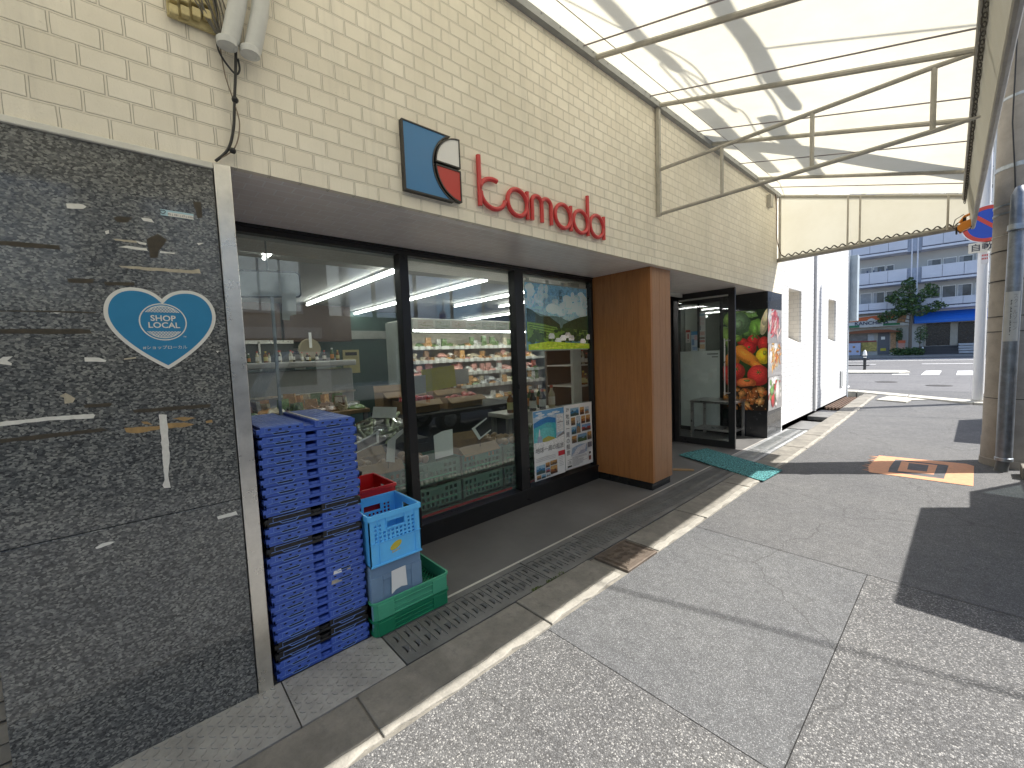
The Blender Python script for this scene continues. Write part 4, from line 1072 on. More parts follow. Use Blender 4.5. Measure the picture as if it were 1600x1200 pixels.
ORD = ['bottom', 'second from the bottom', 'third from the bottom', 'fourth from the bottom', 'fifth from the bottom', 'sixth from the bottom', 'seventh from the bottom', 'eighth from the bottom', 'ninth from the bottom', 'tenth from the bottom', 'eleventh from the bottom', 'twelfth from the bottom', 'thirteenth from the bottom', 'twelfth from the top', 'eleventh from the top', 'tenth from the top', 'ninth from the top', 'eighth from the top', 'seventh from the top', 'sixth from the top', 'fifth from the top', 'fourth from the top', 'third from the top', 'second from the top', 'topmost', '']
n_ = len(seq)
black_children = {}
def recolor(o, mat):
    for ch in [x for x in col.objects if x.parent == o]:
        if ch.type == 'MESH':
            if ch.data.materials[0] == CB:
                key = ch.data.name
                if key not in black_children:
                    d = ch.data.copy(); d.materials[0] = mat; black_children[key] = d
                ch.data = black_children[key]
        recolor(ch, mat)
CRH = 1.208 / n_
proto_scale = CRH / CHH
for i, c in enumerate(seq):
    o = proto if i == 0 else copy_tree(proto)
    o.location = (.0 + random.uniform(-.004, .004), .376 + random.uniform(-.003, .003), .007 + i * CRH)
    o.scale = (1, 1, proto_scale)
    nm = 'blue' if c == 'b' else 'black'
    if c == 'k': recolor(o, CK)
    up_ = n_ - 1 - i
    pos_ = ORD[i] if i < 13 else ('topmost' if up_ == 0 else {1: 'second', 2: 'third', 3: 'fourth', 4: 'fifth', 5: 'sixth', 6: 'seventh', 7: 'eighth', 8: 'ninth', 9: 'tenth', 10: 'eleventh', 11: 'twelfth', 12: 'thirteenth'}.get(up_, str(up_)) + ' from the top')
    tag(o, f'{nm} folded plastic crate, {pos_} of the tall stack', 'crate', 'folded crates in the tall stack')
# pale strip across the top crate and labels on its lower crates
def quadthing(name, pts, mat, lab, cat, group=None, axis='x', t=.0012):
    mb = MB()
    f = {'x': XW, 'z': ZW, 'y': YW}[axis]
    return mb, f
topz = .007 + n_ * CRH
mb = MB(); mb.box(-.56, -.012, .258, .272, topz + .001, topz + .004); mb.v = [(x, y + .376 - .0, z) for x, y, z in mb.v]
tag(mb.build('label_strip', pm('faded_label', (.62, .62, .60), .5, var=.3, vs=60)), 'long pale label strip across the top of the topmost blue crate', 'label')
for i, (y0, y1, z, lb) in enumerate(((.50, .552, .405, 'white'), (.657, .70, .43, 'white'), (.645, .698, .387, 'tan'), (.722, .748, .418, 'tan'))):
    mb = MB(); mb.prism([(y0, z - .011), (y1, z - .009), (y1 - .003, z + .012), (y0 + .004, z + .010)], XW, .003, .0045)
    tag(mb.build('torn_label', WHITE if lb == 'white' else TM['b']), ['white torn label on the left half of a lower blue crate', 'white torn label on the right half of a lower blue crate', 'tan torn label under the white label on the right half', 'small tan label scrap at the right end of a lower crate'][i], 'label', 'torn labels on the crate stack')

# ------------------------------------------------------------------ other crates
def crate_box(name, x0, x1, y0, y1, z0, z1, mat, label, group=None, wall=.008, grid=True, handle=True, rot=0):
    root = thing(name, label, 'crate', ((x0 + x1) / 2, (y0 + y1) / 2, z0), 0, group)
    return root
BLUEL = plastic('crate_light_blue', (.11, .50, .95), scuff=.15, rough=.38)
GREEN = plastic('crate_green', (.006, .18, .085), scuff=.3, rough=.42)
GREENW = plastic('crate_green_worn', (.06, .34, .20), scuff=.5, rough=.5)
REDP = plastic('crate_red', (.55, .015, .018), scuff=.1, rough=.35)
# light blue crate
bx0, bx1, by0, by1, bz0, bz1 = -.27, .04, .838, 1.142, .395, .676
bc = thing('light_blue_crate', 'light blue perforated plastic crate with yellow oval mark on the grey box', 'crate', (-.115, .99, bz0))
def wall_holes(y0, y1, z0, z1, holes, x_in, x_out, mb, axis='x'):
    bmq = MB(); holes_plate([(y0, z0), (y1, z0), (y1, z1), (y0, z1)], holes, 0, 1, bmq)
    for (u, v, w_) in bmq.v: 
        xx = x_out if w_ > .5 else x_in
        mb.v.append((xx, u, v) if axis == 'x' else (u, xx, v))
    o_ = len(mb.v) - len(bmq.v)
    for f in bmq.f: mb.f.append([o_ + i for i in f]); mb.m.append(0)
    # inner skin
    bm2 = MB(); holes_plate([(y0, z0), (y1, z0), (y1, z1), (y0, z1)], holes, 0, 0, bm2)
    o_ = len(mb.v); nfv = 0
    for (u, v, w_) in bm2.v: mb.v.append((x_in, u, v) if axis == 'x' else (u, x_in, v))
    for f in bm2.f[:]: mb.f.append([o_ + i for i in f]); mb.m.append(0)
def rect(a, b, c, d): return [(a, c), (b, c), (b, d), (a, d)]
def crate_holes(y0, y1, z1, hand=True, rows=3):
    hs = []
    ym = (y0 + y1) / 2
    if hand: hs.append(rect(ym - .052, ym + .052, z1 - .085, z1 - .05))
    n = 10; p = (y1 - y0 - .06) / n
    for r in range(rows):
        zt = z1 - .055 - r * .022
        for k in range(n):
            a = y0 + .03 + k * p; b = a + p * .55
            if r < 2 and a < ym + .06 and b > ym - .06: continue
            hs.append(rect(a, b, zt - .014, zt))
    if rows > 3: pass
    return hs
mb = MB(); t = .006
for (xi, xo) in ((bx1 - t, bx1), (bx0 + t, bx0)): wall_holes(by0, by1, bz0, bz1, crate_holes(by0, by1, bz1, rows=5), xi, xo, mb)
for (yi, yo) in ((by1 - t, by1), (by0 + t, by0)): wall_holes(bx0, bx1, bz0, bz1, [rect((bx0 + bx1) / 2 - .045, (bx0 + bx1) / 2 + .045, bz1 - .075, bz1 - .04)], yi, yo, mb, 'y')
mb.box(bx0, bx1, by0, by1, bz0, bz0 + .006)
mb.build('crate_body', BLUEL, bc)
mb = MB()
def rimloop(x0, x1, y0, y1, z, w, h):
    for a, b in ((x0 - w, x0 + .002), (x1 - .002, x1 + w)): mb.box(a, b, y0 - w, y1 + w, z - h, z)
    for a, b in ((y0 - w, y0 + .002), (y1 - .002, y1 + w)): mb.box(x0 + .002, x1 - .002, a, b, z - h, z)
rimloop(bx0, bx1, by0, by1, bz1 + .002, .006, .03)
for k in (.05, .265): mb.box(bx1, bx1 + .005, by0 + k, by0 + k + .004, bz0 + .01, bz1 - .03)
mb.box(bx1, bx1 + .005, by0, by1, bz1 - .155, bz1 - .151); mb.box(bx1, bx1 + .006, by0, by1, bz0, bz0 + .01)
mb.tube([(bx1 + .003, .935, bz1 - .03), (bx1 + .003, .935, bz1 - .09), (bx1 + .003, 1.045, bz1 - .09), (bx1 + .003, 1.045, bz1 - .03)], .003, 4)
mb.build('rim_ribs', BLUEL, bc, bevel=.0015)
mb = MB(); mb.prism([(.985 + .034 * math.cos(R(a)), bz0 + .085 + .02 * math.sin(R(a)) + .012 * math.cos(R(a))) for a in range(0, 360, 15)], XW, bx1 + .0006, bx1 + .003)
mb.build('yellow_mark', pm('mark_yellow', (.55, .46, .05), .45), bc)
mb = MB()
for k in range(7): mb.box(bx1, bx1 + .0012, .962 + k * .0068, .967 + k * .0068, bz0 + .046 + k * .0012, bz0 + (.053 if k % 3 else .057) + k * .0012)
mb.build('faint_print', pm('mark_text', (.45, .42, .2), .5), bc)
# grey-blue foam box under it, standing in the green crate
gb_ = thing('grey_box', 'slate blue rigid box with a torn white label standing in the green crate', 'box', (-.13, .99, .05))
BOXM = plastic('box_slate', (.17, .27, .40), scuff=.3, rough=.6)
mb = MB(); mb.box(-.26, .02, .836, 1.142, .03, .392); mb.build('box_body', BOXM, gb_, bevel=.006)
mb = MB(); mb.box(.02, .026, .836, .905, .06, .33); mb.box(.02, .026, 1.075, 1.142, .06, .33); mb.box(.02, .026, .905, 1.075, .30, .33); mb.build('frame_ribs', BOXM, gb_, bevel=.003)
mb = MB(); n = 6
pts = [(.95, .205), (.955, .335), (1.04, .338), (1.045, .22), (1.01, .228), (.975, .222)]
mb.prism(pts, XW, .0275, .0285); mb.build('torn_label', WHITE, gb_)
# two nested green crates
def green_crate(z0, z1, label, top, worn):
    x0, x1, y0, y1 = -.33, .042, .836, 1.31
    o = thing('green_crate', label, 'crate', ((x0 + x1) / 2, (y0 + y1) / 2, z0), 0, 'green crates by the blue stack')
    mb = MB(); t = .005; rad = .03
    def rr(x0, x1, y0, y1, r):
        out = []
        for cx, cy, a0 in ((x1 - r, y1 - r, 0), (x0 + r, y1 - r, 90), (x0 + r, y0 + r, 180), (x1 - r, y0 + r, 270)):
            for k in range(5): out.append((cx + r * math.cos(R(a0 + k * 22.5)), cy + r * math.sin(R(a0 + k * 22.5))))
        return out
    o1, o2, i1 = rr(x0, x1, y0, y1, rad), rr(x0 - .006, x1 + .006, y0 - .006, y1 + .006, rad), rr(x0 + t, x1 - t, y0 + t, y1 - t, rad - t)
    n = len(o1)
    rings = [(o1, z0), (o1, z1 - .012), (o2, z1 - .012), (o2, z1), (i1, z1), (i1, z0 + .02)]
    vs = [(x, y, z) for rg, z in rings for x, y in rg]
    fs = [(k * n + i, k * n + (i + 1) % n, (k + 1) * n + (i + 1) % n, (k + 1) * n + i) for k in range(len(rings) - 1) for i in range(n)]
    fs.append(tuple(range(n))[::-1])
    mb.add(vs, fs); mb.build('crate_body', worn, o, smooth=40)
    mb = MB()   # corner blocks and recessed long rib
    for a, b in ((y0 + .02, y0 + .115), (y1 - .115, y1 - .02)): mb.box(x1 - .002, x1 + .008, a, b, z0 + .004, z1 - .012)
    mb.box(x1, x1 + .005, y0 + .115, y1 - .115, z0 + .03, z0 + .036); mb.box(x1, x1 + .007, y0 + .115, y1 - .115, z1 - .034, z1 - .028)
    mb.box(x1, x1 + .007, y0 + .115, y1 - .115, z0 + .004, z0 + .012)
    mb.build('ribs', worn, o, bevel=.002)
    if top:
        mb = MB()
        k = 0
        for a in range(-14, 30):
            p0 = (x0 + .01, y0 + a * .028); 
            for s_ in (1, -1):
                seg = []
                for q in range(13):
                    x = x0 + .01 + q * (x1 - x0 - .02) / 12; y = y0 + a * .028 + s_ * (x - x0)
                    if y0 + .01 < y < y1 - .01: seg.append((x, y, z0 + .025))
                if len(seg) > 1: mb.tube(seg, .003, 4)
        mb.build('mesh_floor', GREEN, o)
        mb = MB(); mb.quad((x0 + .006, y0 + .006, z0 + .012), (x1 - .006, y0 + .006, z0 + .012), (x1 - .006, y1 - .006, z0 + .012), (x0 + .006, y1 - .006, z0 + .012)); mb.build('floor_shadow_gap', pm('crate_floor_shade', (.01, .02, .015), .8), o)  # near-black sheet; shade under the lattice is put into its colour
    return o
green_crate(.008, .098, 'lower green crate under another green crate on the drain grating', False, GREEN)
green_crate(.098, .198, 'upper worn green crate with a lattice floor holding the slate box', True, GREENW)
# red crate behind
rx0, rx1, ry0, ry1, rz0, rz1 = -.62, -.29, .86, 1.16, .40, .72
rc_ = thing('red_crate', 'bright red plastic crate behind the light blue crate by the window', 'crate', (-.45, 1.01, 0))
mb = MB()
for (xi, xo) in ((rx1 - t, rx1), (rx0 + t, rx0)): wall_holes(ry0, ry1, rz0, rz1, [rect(.96, 1.06, rz1 - .085, rz1 - .05)], xi, xo, mb)
for (yi, yo) in ((ry1 - t, ry1), (ry0 + t, ry0)): wall_holes(rx0, rx1, rz0, rz1, [rect(-.50, -.41, rz1 - .085, rz1 - .045)], yi, yo, mb, 'y')
mb.box(rx0, rx1, ry0, ry1, rz0, rz0 + .006); mb.build('crate_body', REDP, rc_)
mb = MB(); rimloop(rx0, rx1, ry0, ry1, rz1 + .002, .006, .02); mb.build('rim_ribs', REDP, rc_, bevel=.002)
dk = thing('black_crate', 'dark stacked crate under the red crate beside the window', 'crate', (-.45, 1.01, 0))
mb = MB(); mb.box(rx0 - .01, rx1 + .01, ry0, ry1, .003, .40); mb.build('crate_body', CK, dk, bevel=.01)
mb = MB(); 
for z in (.1, .2, .3): mb.box(rx1 + .01, rx1 + .016, ry0, ry1, z, z + .01); mb.box(rx0, rx1, ry1, ry1 + .006, z, z + .01)
mb.build('ribs', CK, dk)
kk = MB(); kk.box(-.78, -.66, .95, 1.1, .66, .74); tag(kk.build('black_basket', CK, bevel=.008), 'black basket corner behind the red crate', 'basket')

# ------------------------------------------------------------------ doormat, table, litter
def mat_teal():
    m, nt, N, L, b = nodes('teal_mat')
    p = pos(nt); n1 = noise(nt, p, 62, 3, .7); n2 = noise(nt, p, 260, 2, .6)
    c = ramp(nt, math_(nt, 'ADD', math_(nt, 'MULTIPLY', n1, .75), math_(nt, 'MULTIPLY', n2, .25)), [(.42, (.002, .022, .03)), (.5, (.025, .15, .165)), (.58, (.16, .46, .45))])
    L.new(c, b.inputs['Base Color']); b.inputs['Roughness'].default_value = .9
    bump(nt, b, n2, .9, .008); return m
mb = MB(); nx, ny = 24, 10; vv = []
A, B_, C_, D_ = Vector((-.55, 5.53)), Vector((.665, 4.98)), Vector((.70, 5.55)), Vector((-.42, 6.14))
for i in range(nx + 1):
    for j in range(ny + 1):
        u, v = i / nx, j / ny; q = (A * (1 - u) + B_ * u) * (1 - v) + (D_ * (1 - u) + C_ * u) * v
        z = .009 + .006 * max(0, math.sin(u * 7 + v * 2)) + .004 * math.sin(v * 5 + u * 3)
        vv.append((q.x, q.y, max(.009, z)))
o_ = len(vv)
fs = [(i * (ny + 1) + j, (i + 1) * (ny + 1) + j, (i + 1) * (ny + 1) + j + 1, i * (ny + 1) + j + 1) for i in range(nx) for j in range(ny)]
mb.add(vv, fs)
om = mb.build('doormat', mat_teal()); sm_ = om.modifiers.new('thick', 'SOLIDIFY'); sm_.thickness = .008; sm_.offset = -1
tag(om, 'teal bristle doormat lying skewed across the drain at the entrance', 'doormat')
mb = MB(); mb.prism([(-.30, 4.86), (-.27, 4.80), (-.07, 4.93), (-.10, 4.99)], ZW, .001, .012); tag(mb.build('wood_scrap', pm('wood_scrap_tan', (.30, .19, .09), .7)), 'small tan wooden strip on the dark floor by the doormat', 'wood scrap')
tb_ = thing('steel_table', 'stainless steel work table with slatted lower shelf behind the open door', 'table', (-.7, 7.12, 0))
TST = pm('table_steel', (.36, .355, .35), .3, metal=.95, var=.2, vs=9)
tx0, tx1, ty0, ty1, tz = -1.0, -.31, 6.86, 7.41, .625
mb = MB(); mb.box(tx0, tx1, ty0, ty1, tz - .035, tz); mb.build('table_top', TST, tb_, bevel=.004)
for x in (tx0 + .03, tx1 - .03):
    for y in (ty0 + .03, ty1 - .03):
        mb = MB(); mb.box(x - .021, x + .021, y - .021, y + .021, 0, tz - .035); mb.build('leg', TST, tb_, bevel=.003)
mb = MB()
for k in range(9): mb.box(tx0 + .05, tx1 - .05, ty0 + .05 + k * .052, ty0 + .078 + k * .052, .13, .15)
mb.box(tx0 + .03, tx0 + .05, ty0 + .03, ty1 - .03, .12, .155); mb.box(tx1 - .05, tx1 - .03, ty0 + .03, ty1 - .03, .12, .155)
mb.build('lower_shelf', TST, tb_, bevel=.002)

# ------------------------------------------------------------------ food photo pillar
fp = thing('photo_pillar', 'black pillar covered with printed food photographs beside the entrance', 'pillar', (-.34, 7.8, 0))
mb = MB(); mb.box(-.674, .0, 7.43, 8.152, -.0, 2.351); mb.build('pillar_core', pm('pillar_gloss_black', (.02, .021, .023), .22, coat=.3), fp, bevel=.003)
def leafpts(n=22, k=5, a=.18): return [((1 + a * math.sin(k * t)) * math.cos(t), (1 + a * math.cos(k * 1.3 * t)) * math.sin(t)) for t in [2 * math.pi * i / n for i in range(n)]]
fy = 7.4292
mb = MB(); DZ = [0]
def fd(x, z, ru, rv, colr, rot=0, pts=None):
    # u to +x, v to +z on the face at y=7.43, clip by keeping shapes inside
    DZ[0] += .00012
    P = pts or [(math.cos(2 * math.pi * i / 18), math.sin(2 * math.pi * i / 18)) for i in range(18)]
    cr, sr = math.cos(rot), math.sin(rot)
    xy = []
    for a, b in P:
        xx = x + a * ru * cr - b * rv * sr; zz = z + a * ru * sr + b * rv * cr
        xy.append((min(-.004, max(-.672, xx)), min(2.076, max(.442, zz))))
    o = len(mb.v)
    for q in xy: mb.v.append((q[0], fy - DZ[0], q[1]))
    mb.f.append([o + i for i in range(len(P))]); mb.m.append(0)
    mb.uv[len(mb.f) - 1] = list(P); mb.c[len(mb.f) - 1] = colr
fd(-.338, 1.26, .34, .83, (.02, .05, .015), pts=[(-1, -1), (1, -1), (1, 1), (-1, 1)])
random.seed(21)
for k in range(26): fd(random.uniform(-.66, -.05), random.uniform(1.62, 2.06), random.uniform(.05, .11), random.uniform(.04, .08), random.choice([(.07, .17, .03), (.11, .24, .05), (.05, .12, .03), (.16, .28, .07)]), random.random() * 3, leafpts())
fd(-.42, 1.87, .17, .19, (.10, .20, .09), 0, leafpts(26, 7, .07)); fd(-.40, 1.90, .12, .13, (.15, .27, .13), .5, leafpts(26, 6, .06)); fd(-.43, 1.86, .07, .08, (.20, .32, .17), .3, leafpts(20, 5, .08))
fd(-.16, 1.80, .11, .13, (.12, .28, .04), 0, leafpts(22, 4, .1)); fd(-.18, 1.76, .04, .1, (.17, .36, .06)); fd(-.1, 1.78, .04, .1, (.16, .34, .06)); fd(-.6, 1.65, .07, .18, (.18, .30, .05), .2); fd(-.60, 1.95, .06, .1, (.2, .33, .06))
fd(-.04, 1.86, .06, .2, (.62, .55, .34), -.2); fd(-.02, 1.95, .05, .14, (.7, .62, .4), -.25)
fd(-.20, 1.58, .10, .10, (.45, .02, .02)); fd(-.05, 1.52, .09, .12, (.42, .025, .02)); fd(-.36, 1.56, .09, .07, (.42, .03, .02), -.4); fd(-.27, 1.46, .11, .11, (.52, .02, .025)); fd(-.27, 1.48, .02, .02, (.12, .22, .04))
fd(-.18, 1.66, .02, .07, (.1, .18, .03), .7); fd(-.2, 1.64, .05, .012, (.1, .2, .03), .2); fd(-.21, 1.63, .05, .012, (.1, .2, .03), 1.4)
fd(-.44, 1.62, .07, .05, (.16, .28, .05), .3); fd(-.05, 1.33, .12, .13, (.65, .47, .02)); fd(-.04, 1.38, .03, .035, (.3, .3, .03))
fd(-.53, 1.27, .12, .14, (.62, .2, .03), -.3)
fd(-.40, 1.40, .12, .12, (.68, .26, .04)); fd(-.32, 1.33, .26, .095, (.68, .25, .035), -.62); fd(-.15, 1.17, .15, .06, (.62, .21, .03), -.62)
fd(-.63, 1.05, .1, .13, (.48, .04, .03)); fd(-.52, .93, .12, .12, (.50, .06, .04))
fd(-.47, 1.08, .145, .145, (.56, .055, .04)); fd(-.13, 1.02, .165, .17, (.52, .04, .035)); fd(-.31, .89, .15, .085, (.60, .16, .05)); fd(-.30, .93, .05, .02, (.2, .2, .05))
for cx, cz in ((-.46, 1.12), (-.13, 1.07)):
    for k in range(6): fd(cx + .022 * math.cos(k * 1.05), cz + .022 * math.sin(k * 1.05), .026, .006, (.07, .16, .03), k * 1.05)
# fried chicken in dark pan
fd(-.338, .64, .34, .205, (.035, .02, .012), pts=[(-1, -1), (1, -1), (1, .85), (.3, 1), (-.4, .8), (-1, 1)])
for k in range(44): fd(random.uniform(-.64, -.04), random.uniform(.46, .80), random.uniform(.03, .075), random.uniform(.02, .055), random.choice([(.36, .13, .03), (.44, .2, .06), (.26, .075, .02), (.5, .28, .1), (.42, .10, .03)]), random.random() * 3, leafpts(18, 5, .25))
for k in range(70): fd(random.uniform(-.66, -.02), random.uniform(.45, .80), random.uniform(.004, .011), random.uniform(.004, .009), random.choice([(.45, .36, .2), (.6, .5, .3), (.02, .015, .01), (.3, .12, .04)]))
mb.build('vegetable_photo', M_FRUIT, fp)
# side photos facing the road
mb = MB(); DZ[0] = 0
def fs_(y, z, ru, rv, colr, rot=0, pts=None, lim=None):
    DZ[0] += .00012
    P = pts or [(math.cos(2 * math.pi * i / 18), math.sin(2 * math.pi * i / 18)) for i in range(18)]
    cr, sr = math.cos(rot), math.sin(rot); o = len(mb.v)
    for a, b in P:
        yy = y + a * ru * cr - b * rv * sr; zz = z + a * ru * sr + b * rv * cr
        mb.v.append((.0008 + DZ[0], min(8.148, max(7.434, yy)), min(lim[1], max(lim[0], zz)))) 
    mb.f.append([o + i for i in range(len(P))]); mb.m.append(0); mb.uv[len(mb.f) - 1] = list(P); mb.c[len(mb.f) - 1] = colr
for (z0, z1, kind) in ((1.53, 2.076, 'meat'), (.985, 1.53, 'noodle'), (.44, .985, 'salad')):
    lm = (z0 + .001, z1 - .001); zc_ = (z0 + z1) / 2
    fs_(7.79, zc_, .36, .28, (.72, .70, .70), pts=[(-1, -1), (1, -1), (1, 1), (-1, 1)], lim=lm)
    fs_(7.79, zc_ + .05, .33, .24, (.55, .55, .58) if kind == 'meat' else (.8, .8, .8), lim=lm)
    for k in range(46):
        y, z = random.gauss(7.79, .13), random.gauss(zc_ + .03, .10)
        if kind == 'meat': c_ = random.choice([(.62, .12, .14), (.7, .35, .33), (.78, .6, .56), (.5, .05, .08), (.72, .22, .24)]); ru, rv = .10, .02
        elif kind == 'noodle': c_ = random.choice([(.72, .26, .04), (.8, .45, .12), (.62, .14, .03), (.8, .6, .3), (.72, .36, .07)]); ru, rv = .09, .014
        else: c_ = random.choice([(.5, .03, .03), (.15, .32, .06), (.78, .74, .7), (.6, .1, .06), (.75, .7, .62)]); ru, rv = .06, .04
        fs_(y, z, ru * random.uniform(.6, 1.3), rv * random.uniform(.7, 1.6), c_, random.gauss(.9 if kind != 'salad' else .3, .5), leafpts(14, 3, .15), lim=lm)
    if kind == 'salad':
        fs_(7.65, zc_ - .1, .09, .13, (.55, .03, .03), lim=lm); fs_(7.6, zc_ + .05, .1, .08, (.16, .36, .07), pts=leafpts(), lim=lm); fs_(7.9, zc_ + .0, .12, .2, (.72, .68, .64), lim=lm)
mb.build('dish_photos', print_mat('printed_photo_dishes', .4, 40, .3, gain=.85), fp)  # food print copy with its colour dimmed to offset the sun on this side
# ------------------------------------------------------------------ posters on the glass
def poster(name, x, y0, y1, z0, z1, lab, cat='poster'):
    o = thing(name, lab, cat, (x, (y0 + y1) / 2, z0))
    mb = MB(); mb.box(x, x + .0015, y0, y1, z0, z1); mb.build('sheet', WHITE, o)
    return o
class Pic:
    def __init__(s, x, dirx=1): s.mb = MB(); s.x = x; s.d = 0
    def poly(s, pts, c):
        s.d += .00012; o = len(s.mb.v)
        s.mb.v += [(s.x + s.d, y, z) for y, z in pts]; s.mb.f.append([o + i for i in range(len(pts))]); s.mb.m.append(0)
        s.mb.uv[len(s.mb.f) - 1] = [(y, z) for y, z in pts]; s.mb.c[len(s.mb.f) - 1] = c
    def rect(s, a, b, c0, c1, c): s.poly([(a, c0), (b, c0), (b, c1), (a, c1)], c)
    def ell(s, y, z, ry, rz, c, n=18, lump=0):
        s.poly([(y + ry * (1 + lump * math.sin(5 * t)) * math.cos(t), z + rz * (1 + lump * math.cos(7 * t)) * math.sin(t)) for t in [2 * math.pi * i / n for i in range(n)]], c)
    def done(s, nm, parent, mat=None): return s.mb.build(nm, mat or M_PIC, parent)
random.seed(5)
# landscape poster
y0, y1, z0, z1 = 2.905, 3.915, 1.53, 2.235
po = poster('landscape_poster', -.845, y0, y1, z0, z1, 'large landscape poster of clouds, terraced fields and village behind the right window', 'poster')
P = Pic(-.8433)
W_ = y1 - y0
P.rect(y0 + .01, y1 - .01, z0 + .01, z1 - .012, (.25, .45, .62))
for k in range(5): P.rect(y0 + .01, y1 - .01, z1 - .12 - k * .07, z1 - .05 - k * .07, (.22 + k * .07, .42 + k * .05, .60 + k * .02))
for cx, cz_, n in ((.14, .56, 22), (.72, .50, 34), (.95, .53, 16), (.45, .44, 14)):
    for k in range(n):
        a = random.gauss(0, .1); P.ell(min(y1 - .07, max(y0 + .07, y0 + cx * W_ + a)), min(z1 - .06, z0 + cz_ + random.gauss(0, .05)), random.uniform(.03, .075), random.uniform(.025, .05), random.choice([(.72, .75, .78), (.62, .68, .74), (.8, .8, .8), (.55, .63, .7)]), 12, .1)
def ridge(base, amp, c, f1, ph, zb):
    pts = [(y0 + .01, zb)]
    for k in range(31):
        t = k / 30; pts.append((y0 + .01 + t * (W_ - .02), base + amp * (math.sin(f1 * t + ph) + .35 * math.sin(f1 * 3.3 * t))))
    pts.append((y1 - .01, zb)); 
    for a, b in zip(pts[1:-2], pts[2:-1]): P.poly([(a[0], zb), (b[0], zb), b, a], c)
ridge(z0 + .36, .03, (.16, .24, .24), 5, 1, z0 + .1)
pts = lambda L: [(y0 + a * W_, z0 + b) for a, b in L]
P.poly(pts([(.01, .1), (.01, .44), (.08, .42), (.2, .36), (.34, .36), (.5, .28), (.52, .1)]), (.03, .06, .03)); P.poly(pts([(.5, .1), (.55, .28), (.7, .33), (.85, .37), (.99, .39), (.99, .1)]), (.035, .07, .03))
P.poly(pts([(.01, .1), (.01, .30), (.25, .28), (.5, .23), (.75, .22), (.99, .19), (.99, .1)]), (.17, .28, .05))
for k in range(10):
    P.poly(pts([(.02 + .01 * k, .29 - .012 * k), (.45 - .01 * k, .25 - .014 * k), (.45 - .01 * k, .244 - .014 * k), (.02 + .01 * k, .283 - .012 * k)]), (.05, .10, .02) if k % 2 else (.3, .42, .1))
    P.poly(pts([(.55 + .02 * k, .235 - .009 * k), (.97, .22 - .01 * k), (.97, .215 - .01 * k), (.55 + .02 * k, .23 - .009 * k)]), (.08, .14, .03) if k % 2 else (.32, .42, .12))
for k in range(46): P.ell(y0 + random.uniform(.05, .95) * W_, z0 + random.uniform(.10, .24), random.uniform(.02, .05), random.uniform(.015, .04), random.choice([(.02, .05, .02), (.04, .08, .025), (.06, .11, .03)]), 12, .15)
for a, b in ((.30, .15), (.4, .10), (.56, .16), (.62, .13), (.82, .09), (.93, .14), (.48, .13)): P.poly(pts([(a, b), (a + .11, b - .004), (a + .09, b + .035), (a + .03, b + .036)]), random.choice([(.5, .5, .48), (.6, .6, .58), (.35, .34, .32)])); P.rect(y0 + (a + .01) * W_, y0 + (a + .1) * W_, z0 + b - .022, z0 + b - .002, (.62, .6, .55))
P.poly(pts([(.01, .014), (.99, .014), (.99, .07), (.6, .085), (.3, .10), (.01, .07)]), (.30, .40, .03))
for k in range(30): P.ell(y0 + random.uniform(.04, .96) * W_, z0 + random.uniform(.02, .07), .03, .006, random.choice([(.36, .46, .05), (.25, .36, .03), (.42, .48, .08)]), 8)
P.done('landscape_photo', po, M_PICBIG)
text_polys('新鮮な野菜がいい', .052, (-.8415, 3.45, z1 - .10), (0, 1, 0), (0, 0, 1), pm('poster_text_grey', (.10, .13, .14), .6), 'lettering', po, vertical=True, spacing=1.05)
for k, y in enumerate((2.93, 3.22, 3.46)):
    mb = MB(); mb.box(-.843, -.8425, y, y + .05, z1 - .01, z1 + .03); mb.build('tape_tab', WHITE, po)
# sea travel poster (left) and photo grid poster (right)
xP = -.786
pa = poster('sea_poster', xP, 2.905, 3.378, .205, .925, 'travel poster with turquoise sea photo and large Japanese heading, left of the pair', 'poster')
P = Pic(xP + .0018); a0, a1 = 2.905, 3.378
P.rect(a0 + .004, a1, .62, .92, (.45, .58, .70)); P.rect(a0 + .004, a1, .86, .92, (.12, .35, .62))
for k in range(9): P.ell(a0 + random.uniform(.06, .4), random.uniform(.83, .90), .05, .01, (.7, .76, .8), 10)
P.poly([(a0 + .004, .60), (a0 + .34, .60), (a0 + .34, .82), (a0 + .22, .85), (a0 + .1, .83), (a0 + .004, .80)], (.02, .20, .50))
P.poly([(a0 + .004, .60), (a0 + .34, .60), (a0 + .34, .77), (a0 + .2, .79), (a0 + .004, .75)], (.05, .45, .50)); P.poly([(a0 + .02, .60), (a0 + .32, .60), (a0 + .3, .72), (a0 + .15, .74), (a0 + .03, .70)], (.12, .55, .55))
P.poly([(a0 + .1, .585), (a0 + .36, .585), (a0 + .3, .62), (a0 + .22, .645), (a0 + .14, .63)], (.38, .36, .06)); P.poly([(a0 + .3, .585), (a1 - .004, .6), (a1 - .004, .66), (a0 + .38, .63)], (.3, .28, .28))
P.poly([(a0 + .07, .6), (a0 + .10, .6), (a0 + .095, .72), (a0 + .085, .74), (a0 + .075, .68)], (.7, .72, .75)); P.poly([(a0 + .05, .59), (a0 + .13, .59), (a0 + .12, .66), (a0 + .06, .66)], (.3, .4, .55))
P.poly([(a0 + .002, .50), (a1 - .001, .50), (a1 - .001, .63), (a1 - .12, .605), (a0 + .2, .588), (a0 + .002, .60)], (.80, .80, .78))
P.rect(a1 - .12, a1 - .012, .66, .85, (.78, .78, .76)); P.rect(a1 - .11, a1 - .02, .765, .772, (.15, .1, .1))
for k in range(8): P.rect(a1 - .11, a1 - .11 + random.uniform(.03, .085), .68 + k * .02, .684 + k * .02, (.4, .4, .42))
P.rect(a1 - .11, a1 - .005, .405, .455, (.62, .04, .06))
